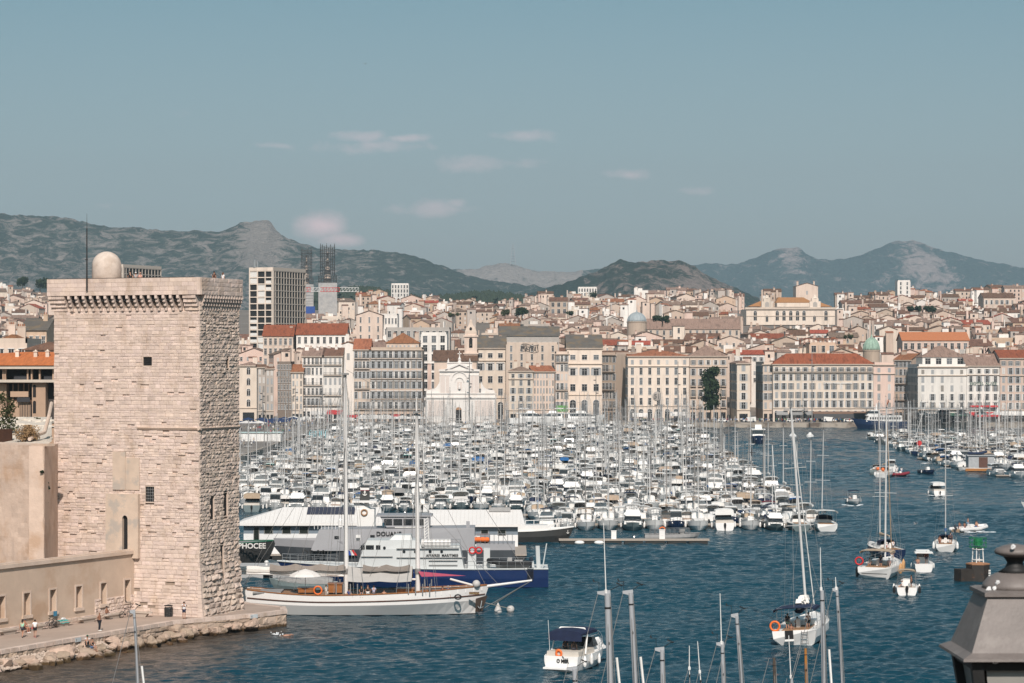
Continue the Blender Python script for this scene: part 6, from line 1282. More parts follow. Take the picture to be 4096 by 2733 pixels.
for px, nm, lab, f in ((1992, 'mooring_buoy', 'white cone shaped mooring buoy off the schooner bow', 0), (2042, 'mooring_buoy', 'round white mooring buoy right of the cone shaped one', 1)):
    p = at(px, 265); m = MB(); (m.ball((0, 0, .25), .42, 10, 8) if f else m.lathe([(.42, -.1), (.40, .15), (.05, .95)], (0, 0, 0), 12)); tag(m.build(nm, MATS['grey_fender'], None, (p.x, 265, 0)), lab, 'buoy')
# ---- blue and white patrol ship (bow to the left)
D = 295.; px0, px1 = 1108, 2192; Lp = (px1-px0)*D/F; c0 = X((px0+px1)/2, D); pat = T('patrol_ship', 'blue hulled pale grey patrol ship with AFFAIRES MARITIMES on its side', 'ship', (c0, D, 0), pi)
bx = lambda px: -(X(px, D)-c0); bz = lambda py: zat(py, D-3)
gs = mat('ship_pale_grey', (.53, .55, .55), .5, .04, .5, col2=(.52, .53, .52), c2=(.56, .7), s2=.3); bluehull = mat('ship_blue', (.009, .026, .095), .35, .12, .6)
h = hull_mb(Lp, 6.2, 2.25, 3.0, stern=.86, draft=.8, rake=2.4, n=22, low=.9, full=2.6); S = h.S; h.build('hull', [bluehull, black, gs], pat)
m = MB()
for s in (1, -1): m.path([(p.x, p.y, p.z) for p in [gun(S, i/24, s, -.03) for i in range(25)]], .09, 5)
m.build('rubbing_band', gs, pat)
hb = 2.55
m = MB(); m.hexa([(bx(1858), -hb, 2.2), (bx(1432), -hb, 2.2), (bx(1432), hb, 2.2), (bx(1858), hb, 2.2), (bx(1842), -hb*.95, bz(2196)), (bx(1455), -hb*.95, bz(2198)), (bx(1455), hb*.95, bz(2198)), (bx(1842), hb*.95, bz(2196))])
m.hexa([(bx(1690), -hb*.93, bz(2198)), (bx(1450), -hb*.93, bz(2208)), (bx(1450), hb*.93, bz(2208)), (bx(1690), hb*.93, bz(2198)), (bx(1680), -hb*.86, bz(2164)), (bx(1472), -hb*.86, bz(2164)), (bx(1472), hb*.86, bz(2164)), (bx(1680), hb*.86, bz(2164))])
m.hexa([(bx(1650), -1.6, bz(2164)), (bx(1560), -1.6, bz(2164)), (bx(1560), 1.6, bz(2164)), (bx(1650), 1.6, bz(2164)), (bx(1646), -1.4, bz(2145)), (bx(1580), -1.4, bz(2145)), (bx(1580), 1.4, bz(2145)), (bx(1646), 1.4, bz(2145))]).build('superstructure', gs, pat)
def pw_(pxa, pxb, ya, yb, f=.97, nm='window', mt=glass):
    m = MB(); y = hb*f; m.b2((bx(pxa), y-.08, bz(yb)), (bx(pxb), y+.05, bz(ya))); return m.build(nm, mt, pat)
for a, b in ((1448, 1464), (1468, 1500), (1508, 1526)): pw_(a, b, 2183, 2201, .935)
m = MB(); m.hexa([(bx(1438), -1.6, bz(2203)), (bx(1436), -1.6, bz(2203)), (bx(1436), 1.6, bz(2203)), (bx(1438), 1.6, bz(2203)), (bx(1462), -1.5, bz(2178)), (bx(1458), -1.5, bz(2178)), (bx(1458), 1.5, bz(2178)), (bx(1462), 1.5, bz(2178))]); m.build('windscreen', glass, pat)
for px in (1542, 1620, 1665, 1723, 1769):
    m = MB(); m.lathe([(.17, 0), (.17, .06)], (0, 0, 0), 12); m.v = [(a+bx(px), hb*.97+c, b+bz(2193 if px < 1560 else 2208)) for a, b, c in m.v]; m.build('porthole', glass, pat)
words('AFFAIRES  MARITIMES', .40, mat('lettering_black', (.02, .02, .02), .6, 0), pat, (bx(1771), hb+.05, bz(2227)), (pi/2, 0, pi), .01, .012)
m = MB()
for a, b, y in ((1450, 1575, 2228), (1590, 1865, 2232), (1590, 1838, 2196), (1718, 1832, 2244), (1718, 1832, 2262)): m.b2((bx(a), hb-.02, bz(y)-.04), (bx(b), hb+.14, bz(y)+.04))
m.build('side_rail', greyc, pat)
rails(S, .06, .30, .9, 8).build('stern_rail', steel, pat); rails(S, .78, .98, .9, 7).build('bow_rail', steel, pat)
m = MB(); m.b2((bx(1905), -1.2, 2.2), (bx(1872), 1.2, bz(2206))); m.b2((bx(1960), -.5, 2.2), (bx(1935), .5, bz(2200))); m.build('deck_gear', gs, pat); lifebuoy(pat, (bx(1890), 1.5, bz(2206)), .36, red, 'y'); lifebuoy(pat, (bx(1916), 1.5, bz(2206)), .36, red, 'y')
m = MB()
for px in (2150, 2158): m.tube((bx(px), .5, 2.2), (bx(px-4), .5, bz(2190)), .14, n=6)
m.tube((bx(2170), 1.5, 2.3), (bx(2186), 1.5, bz(2178)), .08, n=5); m.b2((bx(2135), -1, 2.2), (bx(2120), 1, 2.9)); m.build('stern_davit', gs, pat)
m = MB()
for px in (1700, 1716): m.tube((bx(px), .5, bz(2164)), (bx(px-3), .5, bz(2080)), .06, n=5)
for k in range(7): y = 2160-k*12; m.tube((bx(1700), .5, bz(y)), (bx(1714), .5, bz(y-12)), .045, n=4)
m.b2((bx(1690), .4, bz(2114)), (bx(1580), .5, bz(2117))); m.build('signal_mast', offwhite, pat)
m = MB(); m.lathe([(.5, 0), (.5, 3.4), (.4, 3.5)], (0, 0, 0), 12); m.v = [(c+bx(1804), a+1.6, b+bz(2176)) for a, b, c in m.v]; m.build('life_raft_canister', white, pat)
m = MB(); m.b2((bx(1840), -1.8, bz(2196)), (bx(1698), 1.8, bz(2186))); m.build('boat_deck', gs, pat)
m = MB()
for k in range(10): px = 1698+k*16; m.tube((bx(px), 2.2, bz(2196)), (bx(px), 2.2, bz(2160)), .03, n=4)
for y in (2160, 2172, 2184): m.tube((bx(1698), 2.2, bz(y)), (bx(1842), 2.2, bz(y)), .03, n=4)
m.build('deck_railing', steel, pat)
m = MB()
for k in range(8): m.b2((bx(2110), 3.02, bz(2272+k*6)-.03), (bx(2132), 3.10, bz(2272+k*6)+.03))
for px in (2110, 2132): m.b2((bx(px)-.03, 3.02, bz(2318)), (bx(px)+.03, 3.1, bz(2270)))
m.build('boarding_ladder', black, pat)
def rib(label, loc, rz, L=6., B=2.4, tube_m=greyc, floor=greyc, name='inflatable_boat', eng=True, cons=True):
    t = T(name, label, 'inflatable boat', loc, rz); r_ = .30; m = MB(); pts = []
    for i in range(15):
        f = i/14; 
        if f < .36: p = (-L/2+L*.62*f/.36, -B/2+r_, .45+.05*f)
        elif f > .64: p = (-L/2+L*.62*(1-f)/.36, B/2-r_, .45+.05*(1-f))
        else: a = (f-.5)/.14*pi/2; p = (L*.12+L*.36*cos(a), (B/2-r_)*sin(a), .50+.28*cos(a))
        pts.append(p)
    m.path(pts, r_, 9)
    for p in pts: m.ball(p, r_*1.0, 8, 6)
    m.build('tube', tube_m, t)
    m = MB(); m.hexa([(-L/2, -B*.3, -.2), (L*.3, -.1, -.1), (L*.3, .1, -.1), (-L/2, B*.3, -.2), (-L/2, -B*.38, .42), (L*.34, -.4, .55), (L*.34, .4, .55), (-L/2, B*.38, .42)]); m.build('hull', floor, t)
    if cons: m = MB(); trap(m, -L*.08, L*.05, .35, .4, 1.15, 0, .12, .9); trap(m, -L*.34, -L*.14, .45, .4, .85, 0, 0, .95); m.build('console', greyc if tube_m is greyc or tube_m is black else white, t)
    if eng: outboard(t, -L/2, .5, mat('engine_dark', (.02, .03, .045), .35), 1.)
    return t
rib('black inflatable boat stowed on the stern deck of the blue patrol ship', (X(2035, 295), 293.8, 2.35), pi, 4.9, 2.0, black, greyc)
# ---- grey customs ship behind it
D = 312.; px0, px1 = 1093, 2060; Lc = (px1-px0)*D/F; c0 = X((px0+px1)/2, D); cus = T('customs_ship', 'grey customs ship with dark hull number and DOUANE lettering behind the patrol ship', 'ship', (c0, D, 0), pi)
bx = lambda px: -(X(px, D)-c0); bz = lambda py: zat(py, D-3)
g1 = mat('customs_grey', (.31, .31, .325), .5, .05, .5); g2 = mat('customs_dark_hull', (.055, .062, .07), .45, .1, .4)
h = hull_mb(Lc, 6.6, 3.2, 3.55, stern=.88, draft=.8, rake=3.2, n=22, low=.88, full=2.6); S = h.S; h.build('hull', [g2, black, g1], cus)
m = MB(); hb = 2.9
for s in (1, -1):
    Q = []
    for i in range(13): p = gun(S, .70+.29*i/12, s, .0); Q.append([p, p+Vector((.25, s*.1, .95))])
    m.loft(Q, caps=False)
m.build('bulwark', g1, cus)
m = MB(); m.hexa([(bx(1900), -hb, 3.1), (bx(1250), -hb, 3.1), (bx(1250), hb, 3.1), (bx(1900), hb, 3.1), (bx(1900), -hb*.95, bz(2112)), (bx(1283), -hb*.9, bz(2120)), (bx(1283), hb*.9, bz(2120)), (bx(1900), hb*.95, bz(2112))])
m.hexa([(bx(1720), -2.2, bz(2112)), (bx(1550), -2.2, bz(2112)), (bx(1550), 2.2, bz(2112)), (bx(1720), 2.2, bz(2112)), (bx(1720), -2.1, bz(2070)), (bx(1524), -2.1, bz(2070)), (bx(1524), 2.1, bz(2070)), (bx(1720), 2.1, bz(2070))]); m.b2((bx(1730), -2.3, bz(2069)), (bx(1508), 2.3, bz(2063))); m.build('superstructure', g1, cus)
for a, b in ((1540, 1572), (1577, 1612), (1617, 1655), (1660, 1700)): m = MB(); m.b2((bx(a), 2.12, bz(2103)), (bx(b), 2.24, bz(2078))); m.build('bridge_window', glass, cus)
for a, b, y0, y1, mt in ((1429, 1447, 2141, 2165, white), (1486, 1504, 2141, 2165, glass), (1344, 1362, 2145, 2155, glass), (1430, 1446, 2152, 2163, glass_lt)): m = MB(); yy = hb*.95; m.b2((bx(a), yy-.1, bz(y1)), (bx(b), yy+(.10 if mt is white else .14), bz(y0))); m.build('window', mt, cus)
lb = MATS['lettering_black']
words('DOUANE', .75, lb, cus, (bx(1560), hb*.97+.06, bz(2144)), (pi/2, 0, pi), .02, .015); words('DF 20', 1.05, lb, cus, (bx(1262), 2.72, bz(2224)), (pi/2, 0, pi), .25, .0, 1.15)
for a, b, mt in ((1393, 1411, mat('stripe_blue', (.02, .06, .30), .5, 0)), (1408, 1420, white), (1412, 1432, red)): m = MB(); m.ext([(bx(a), 3.3, bz(2200)), (bx(a+9), 3.3, bz(2200)), (bx(b+4), 3.3, bz(2221)), (bx(b-8), 3.3, bz(2221))], (0, .06+.01*a/1393, 0)); m.build('tricolour_stripe', mt, cus)
m = MB()
for k in range(9): px = 1262+k*14; m.tube((bx(px), 1.8, bz(2120)), (bx(px), 1.8, bz(2104)), .035, n=4)
m.tube((bx(1262), 1.8, bz(2104)), (bx(1374), 1.8, bz(2104)), .05, n=4); m.lathe([(.3, 0), (.3, .9), (.2, 1.1)], (bx(1362), 0, bz(2116)), 8); m.build('foredeck_rail', white, cus)
# A-frame crane and orange fast boat on the after deck
m = MB()
for s in (-1, 1): m.hexa([(bx(1873+s*22)-.25, 1.6, bz(2178)), (bx(1873+s*22)+.25, 1.6, bz(2178)), (bx(1873+s*22)+.25, 2.1, bz(2178)), (bx(1873+s*22)-.25, 2.1, bz(2178)), (bx(1873+s*10)-.25, 1.6, bz(2124)), (bx(1873+s*10)+.25, 1.6, bz(2124)), (bx(1873+s*10)+.25, 2.1, bz(2124)), (bx(1873+s*10)-.25, 2.1, bz(2124))])
m.b2((bx(1886), 1.5, bz(2130)), (bx(1860), 2.2, bz(2116))); m.b2((bx(1880), 1.7, bz(2116)), (bx(1866), 2.0, bz(2088))); m.build('deck_crane', g1, cus)
p = at(1868, 311); rib('orange fast boat hanging under the grey deck crane of the customs ship', (p.x, 310.4, bz(2168)-.2), pi, 5.2, 2.1, orange, black, eng=False)
m = MB(); m.b2((bx(1960), -2, 3.1), (bx(1906), 2.2, bz(2150))); m.b2((bx(2060), -2, 3.1), (bx(1910), 2.5, 4.0)); m.build('stern_locker', g1, cus)
m = MB()
for k in range(9): px = 1905+k*18; m.tube((bx(px), 2.6, 4.0), (bx(px), 2.6, 5.2), .035, n=4)
m.tube((bx(1905), 2.6, 5.2), (bx(2050), 2.6, 5.2), .04, n=4); m.build('stern_rail', steel, cus)
# ---- dark tug, bow to the right
D = 322.; Lt = 24.; xb = X(1108, D); tug = T('tug', 'black hulled tug with green rail and white PHOCEE lettering by the stone tower', 'tug', (xb-Lt/2, D, 0))
tz = lambda py: zat(py, D-2)
th = mat('tug_grey_black', (.042, .042, .041), .5, .15, .4); h = hull_mb(Lt, 6.5, 3.0, 3.5, stern=.9, draft=.8, rake=1.6, n=18, low=.9, full=3.2); S = h.S; h.build('hull', [th, black, greyc], tug)
m = MB()
for s in (1, -1): m.path([gun(S, i/20, s, -.02) for i in range(21)], .07, 5)
m.build('green_rail', mat('rail_green', (.02, .12, .07), .6), tug)
words('PHOCEE', .95, sgw, tug, (X(1008, D-3.2)-(xb-Lt/2), -3.22, tz(2191)), (pi/2, 0, 0), .05, .02)
m = MB()
for i in range(9): a = Vector((Lt/2-13+i*1.4, -3.2, 2.9-.7*(i % 2)))
m.path([(Lt/2-13+i*.8, -3.28+i*i*.0026, 2.9-.8*abs(sin(i*.55))) for i in range(15)], .05, 4); m.build('fender_chain', black, tug)
m = MB(); m.b2((-Lt/2+2, -2.2, 3), (Lt/2-9, 2.2, 5.4)); m.build('deckhouse', white, tug)
# white harbour launch with anchor funnel in front of the office roof
D = 327.; c0 = X(1460, D); fl = T('harbour_launch', 'white harbour vessel with a black funnel carrying a white anchor', 'ship', (c0, D, 0)); h = hull_mb(18, 5, 2, 2.6, stern=.85, rake=1.2); h.build('hull', [white, black, offwhite], fl); lx = lambda px: X(px, D)-c0; lz = lambda py: zat(py, D)
m = MB(); m.b2((lx(1430), -1.6, 2), (lx(1500), 1.6, lz(2034))); m.b2((lx(1412), -2, lz(2008)), (lx(1510), 2, lz(2000))); m.hexa([(lx(1424), -1.5, lz(2034)), (lx(1482), -1.5, lz(2034)), (lx(1482), 1.5, lz(2034)), (lx(1424), 1.5, lz(2034)), (lx(1416), -1.5, lz(2008)), (lx(1436), -1.5, lz(2008)), (lx(1436), 1.5, lz(2008)), (lx(1416), 1.5, lz(2008))]); m.b2((lx(1460), -1, lz(2034)), (lx(1474), 1, lz(2008))); m.build('superstructure', white, fl)
m = MB(); m.ext([(lx(1440), -1, lz(2000)), (lx(1478), -1, lz(2000)), (lx(1476), -1, lz(1944)), (lx(1446), -1, lz(1944))], (0, 2, 0)); fu = m.build('funnel', th, fl)
m = MB(); m.b2((lx(1444), -1.05, lz(1959)), (lx(1478), 1.05, lz(1950))); m.build('funnel_band', white, fu); m = MB(); m.b2((lx(1443), -1.06, lz(1962)), (lx(1478), 1.06, lz(1959))); m.build('funnel_stripe', burg, fu)
m = MB(); a = lambda px, py: (lx(px), -1.08, lz(py)); m.tube(a(1461, 1966), a(1461, 1980), .07, n=5).tube(a(1457, 1969.5), a(1465, 1969.5), .06, n=5).path([a(1453, 1974), a(1455, 1978), a(1461, 1980.5), a(1467, 1978), a(1469, 1974)], .07, 5); m.ball(a(1461, 1964.5), (.12, .05, .12)); m.build('anchor_emblem', sgw, fu)
lifebuoy(fl, (lx(1460), -1.75, lz(2047)), .38, mat('brown_buoy', (.35, .2, .11), .7), 'y')
# ---- harbour offices on the floating dock
ob = mat('office_blue_grey', (.17, .21, .25), .7, .05, .6); ow = mat('office_white', (.70, .70, .70), .6, .05, .6); orf = mat('white_sheet_roof', (.72, .70, .68), .5, .04, .3)
def office(label, pa, pb, ye, yr, D, hip, wins, ymid):
    c0 = X((pa+pb)/2, D); t = T('harbour_office', label, 'building', (c0, D, 0)); x_ = lambda px: X(px, D)-c0; z_ = lambda y: zat(y, D); a, b = x_(pa), x_(pb); dp = 9.
    MB().b2((a+1, 0, .6), (b-1, dp, z_(ymid))).build('lower_wall', ow, t); MB().b2((a+1, .02, z_(ymid)), (b-1, dp, z_(ye)+.1)).build('upper_wall', ob, t)
    m = MB(); ze, zr = z_(ye), zat(yr, D+4); h_ = 6. if hip else 0.
    m.add([(a, -.8, ze), (b, -.8, ze), (b-.5, dp/2, zr), (a+h_, dp/2, zr), (a, dp+.8, ze), (b, dp+.8, ze)], [(0, 1, 2, 3), (5, 4, 3, 2), (4, 0, 3), (1, 5, 2)]); m.b2((a, -.82, ze-.3), (b, -.75, ze+.02))
    k = int((b-a)/.55)
    for i in range(k+1):
        x = a+(b-a)*i/k; f = 1 if x > a+h_ else max(.02, (x-a)/max(.1, h_)); m.tube((x, -.8, ze+.02), (x+(0 if x > a+h_ else 0), -.8+(dp/2+.8)*f, ze+(zr-ze)*f+.02), .035, n=4)
    m.build('roof', orf, t)
    for (p, q, y0, y1) in wins: o = MB(); o.b2((x_(p), -.05, z_(y1)), (x_(q), .03, z_(y0))); w = o.build('window', mat('office_pane', (.02, .025, .022), .15, .2, 2, spec=.6), t); f_ = MB(); f_.b2((x_(p)-.08, -.04, z_(y1)-.08), (x_(q)+.08, .01, z_(y0)+.08)); f_.build('window_frame', greyc, w)
    return t, x_, z_, dp
t, x_, z_, dp = office('long white roofed blue grey harbour office with solar panels on its roof', 945, 1530, 2093, 2030, 335, True, [(1058, 1090, 2108, 2134), (1130, 1162, 2108, 2134), (1199, 1231, 2108, 2134), (1016, 1035, 2110, 2165)], 2135)
m = MB(); ze, zr = z_(2093), zat(2030, 339); al = math.atan2(zr-ze, dp/2+.8)
for i in range(12):
    for j in range(2): a, b = x_(1222)+i*(x_(1415)-x_(1222))/12, x_(1222)+(i+.94)*(x_(1415)-x_(1222))/12; y0, y1 = 2.0+j*1.15, 3.1+j*1.15; m.hexa([(a, y0, ze+(y0+.8)*math.tan(al)+.06), (b, y0, ze+(y0+.8)*math.tan(al)+.06), (b, y1, ze+(y1+.8)*math.tan(al)+.06), (a, y1, ze+(y1+.8)*math.tan(al)+.06), (a, y0, ze+(y0+.8)*math.tan(al)+.14), (b, y0, ze+(y0+.8)*math.tan(al)+.14), (b, y1, ze+(y1+.8)*math.tan(al)+.14), (a, y1, ze+(y1+.8)*math.tan(al)+.14)])
m.build('solar_panel', mat('solar_panel', (.05, .052, .075), .25, .2, 2), t)
t, x_, z_, dp = office('shorter white roofed blue grey harbour office behind the patrol ship stern', 1712, 2100, 2098, 2040, 348, False, [(1925, 1952, 2120, 2141), (1993, 2022, 2120, 2141)], 2140)
m = MB(); m.b2((x_(1955), 3.5, zat(2046, 352)), (x_(2042), 4.5, zat(2030, 352))); m.build('roof_unit', greyc, t)
pontoon('grey floating dock carrying the two harbour offices', X(900, 335), X(2105, 345), 342, 16, None, .7)
fd = T('floating_dock', 'pale grey floating dock with dark openings behind the schooner stern', 'dock', (X(1000, 305), 305, 0)); m = MB(); m.b2((-9, 0, .9), (7.5, 4, 1.6))
for a, b in ((-9, -4.2), (-2.2, 1.6), (2.8, 7.5)): m.b2((a, .1, -.5), (b, 4, .9))
m.build('deck', mat('dock_grey', (.40, .40, .40), .8, .1, .5), fd); m = MB(); m.b2((-4.4, 1, -.4), (3, 3.9, .9)); m.build('opening', dark_hole, fd)
for x, mt in ((-4.5, orange), (2.0, white), (5, red)): MB().lathe([(.16, 1.6), (.16, 1.9), (.26, 1.95), (.26, 2.1), (.1, 2.2)], (x, .4, 0), 8).build('bollard', mt, fd)
t = motorboat('covered', 8, 2.6, hullgrey, greyc, fb=1.0, bfb=1.5); t.location = (X(1215, 290), 289, 0); t.rotation_euler = (0, 0, pi); t['label'] = 'grey hulled launch half hidden behind the schooner boom'; t.name = 'launch'
ps = T('parasol', 'white parasol open over the schooner afterdeck', 'parasol', (X(1222, 262.5), 262.2, 2.1)); m = MB(); m.lathe([(1.75, 1.95), (1.5, 2.2), (.8, 2.5), (.05, 2.7)], (0, 0, 0), 10); m.build('canopy', aw_wh, ps); MB().tube((0, 0, 0), (0, 0, 2.8), .035).build('pole', steel, ps)
# ---- black hulled passenger boat beyond the patrol ship stern
D = 366.; c0 = X(2120, D); bb = T('passenger_boat', 'open passenger boat with black hull, green and white rail and a small white anchor', 'boat', (c0, D, 0)); h = hull_mb(13, 4, 1.7, 2.3, stern=.85, rake=1., n=16, full=2.8); S = h.S; h.build('hull', [th, white, offwhite], bb)
m = MB()
for s in (1, -1): m.path([gun(S, i/20, s, -.02) for i in range(21)], .10, 5)
m.build('white_rail', white, bb); m = MB(); m.b2((-6, -1.5, 1.6), (2.6, 1.5, 2.6)); m.build('cabin', white, bb); g_ = rails(S, .45, .93, 1.3, 5, .05, False); g_.tube(gun(S, .93)+Vector((0, 0, 1.3)), gun(S, .93, -1)+Vector((0, 0, 1.3)), .05); g_.build('grab_rail', white, bb)
m = MB(); p = gun(S, .93, -1, -.05); m.tube(p+Vector((0, 0, -.35)), p+Vector((0, 0, -.85)), .04).path([p+Vector((-.2, 0, -.7)), p+Vector((0, 0, -.9)), p+Vector((.2, 0, -.7))], .04); m.build('anchor_emblem', sgw, bb)
# ---- bare pontoon, white box, workboat
pn_ = pontoon('long bare pontoon with a white locker at the mouth of the marina', X(2235, 364), X(2836, 364), 364, 2.0, 'floating pontoons of the marinas', .62)
for px, lab in ((2648, 'white locker standing on the bare pontoon below the lifebuoy'), (2455, 'grey white power pillar standing on the bare pontoon')):
    m = MB(); k = 1.3 if px > 2500 else 1.15; m.b2((-.32*k, -.3, 0), (.32*k, .3, 1.0*k)); m.b2((-.36*k, -.34, 1.0*k), (.36*k, .34, 1.08*k)); m.ball((0, -.3, .6), (.1, .04, .1)); tag(m.build('locker', white, None, (X(px, 364), 364, .62)), lab, 'locker')
for px, lab in ((2318, 'left white fender ball floating against the bare pontoon'), (2396, 'right white fender ball floating against the bare pontoon')): m = MB(); m.ball((0, 0, .1), (.75, .35, .3), 10, 7); tag(m.build('float_fender', white, None, (X(px, 362.3), 362.3, .1), smooth=True), lab, 'fender')
wb = T('workboat', 'low grey landing workboat with tubular rails moored behind the bare pontoon', 'boat', (X(2690, 370), 370, 0)); h = hull_mb(8.4, 2.8, .95, 1.15, stern=.95, rake=.8, full=4); S = h.S; h.build('hull', [greyc, black, mat('dark_deck', (.10, .10, .10), .8)], wb); rails(S, .1, .8, .75, 8, .035).build('rail', steel, wb); lifebuoy(wb, (-1.6, -1.2, 1.6), .42, orange, 'y'); m = MB(); m.b2((1.0, -.6, .9), (1.8, .6, 1.7)); m.build('console', greyc, wb)
# ================================================================ people
def skinned(pts, edges, rad, name, mt, parent, extra=None, sub=1):
    me = bpy.data.meshes.new('t'); me.from_pydata([tuple(p) for p in pts], edges, []); o = bpy.data.objects.new('t', me)
    s = o.modifiers.new('s', 'SKIN'); s.use_smooth_shade = True
    if not me.skin_vertices: me.skin_vertices.new()
    for i, r in enumerate(rad): d = me.skin_vertices[0].data[i]; d.radius = (r, r) if not isinstance(r, tuple) else r; d.use_root = i == 0
    b = o.modifiers.new('b', 'SUBSURF'); b.levels = sub; b.render_levels = sub
    m2 = baked(o)
    if extra:
        g = MB(); g.v = [tuple(v.co) for v in m2.vertices]; g.f = [list(p.vertices) for p in m2.polygons]; g.m = [0]*len(g.f); g.t = [None]*len(g.f); g.merge(extra); m2 = g.mesh(name, mt, True)
    else: m2.materials.clear(); m2.materials.append(mt)
    m2.name = name; return put(name, m2, parent)
BASE = {'pel': (0, 0, .95), 'che': (0, 0, 1.26), 'nec': (0, 0, 1.46), 'hea': (0, -.015, 1.57), 'top': (0, 0, 1.68),
        'sL': (.17, 0, 1.41), 'eL': (.23, .03, 1.14), 'wL': (.24, -.04, .91), 'sR': (-.17, 0, 1.41), 'eR': (-.23, .03, 1.14), 'wR': (-.24, -.04, .91),
        'hL': (.09, 0, .90), 'kL': (.10, -.02, .50), 'aL': (.10, .03, .09), 'tL': (.11, -.13, .04), 'hR': (-.09, 0, .90), 'kR': (-.10, -.02, .50), 'aR': (-.10, .03, .09), 'tR': (-.11, -.13, .04)}
def shift(d, dz, keys): return {k: (d[k][0], d[k][1], d[k][2]+dz) for k in keys}
UP = ('pel', 'che', 'nec', 'hea', 'top', 'sL', 'eL', 'wL', 'sR', 'eR', 'wR', 'hL', 'hR')
POSES = {'stand': {}, 'walk': {'kL': (.10, -.20, .52), 'aL': (.10, -.22, .10), 'tL': (.10, -.38, .08), 'kR': (-.10, .06, .50), 'aR': (-.10, .32, .14), 'tR': (-.10, .22, .04), 'eL': (.23, .10, 1.15), 'wL': (.24, .12, .92), 'eR': (-.23, -.06, 1.15), 'wR': (-.24, -.18, .95)},
 'photo': {'eL': (.24, -.20, 1.30), 'wL': (.10, -.36, 1.48), 'eR': (-.24, -.20, 1.30), 'wR': (-.10, -.36, 1.48)}, 'behind': {'eL': (.26, .12, 1.16), 'wL': (.08, .18, .98), 'eR': (-.26, .12, 1.16), 'wR': (-.08, .18, .98)},
 'sit': {**shift(BASE, -.47, UP), 'kL': (.12, -.42, .48), 'aL': (.12, -.42, .09), 'tL': (.12, -.60, .04), 'kR': (-.12, -.42, .48), 'aR': (-.12, -.40, .09), 'tR': (-.12, -.58, .04), 'eL': (.25, -.10, .70), 'wL': (.14, -.30, .56), 'eR': (-.25, -.10, .70), 'wR': (-.14, -.30, .56)},
 'hug': {**shift(BASE, -.80, UP), 'che': (0, -.06, .46), 'nec': (0, -.12, .64), 'hea': (0, -.16, .74), 'top': (0, -.15, .86), 'sL': (.17, -.10, .60), 'sR': (-.17, -.10, .60), 'kL': (.16, -.36, .50), 'aL': (.14, -.42, .09), 'tL': (.14, -.56, .05), 'kR': (-.16, -.36, .50), 'aR': (-.14, -.42, .09), 'tR': (-.14, -.56, .05), 'eL': (.26, -.26, .42), 'wL': (.08, -.44, .44), 'eR': (-.26, -.26, .42), 'wR': (-.08, -.44, .44)}}
EDG = [('pel', 'che'), ('che', 'nec'), ('nec', 'hea'), ('hea', 'top'), ('che', 'sL'), ('sL', 'eL'), ('eL', 'wL'), ('che', 'sR'), ('sR', 'eR'), ('eR', 'wR'), ('pel', 'hL'), ('hL', 'kL'), ('kL', 'aL'), ('aL', 'tL'), ('pel', 'hR'), ('hR', 'kR'), ('kR', 'aR'), ('aR', 'tR')]
RAD = {'pel': .125, 'che': .14, 'nec': .055, 'hea': .088, 'top': .075, 'sL': .062, 'eL': .043, 'wL': .030, 'hL': .088, 'kL': .058, 'aL': .038, 'tL': .035}
CLO = {}
def cloth(c):
    k = tuple(c)
    if k not in CLO: CLO[k] = mat('cloth_%d' % len(CLO), c, .9, .1, 6)
    return CLO[k]
BODY = {}
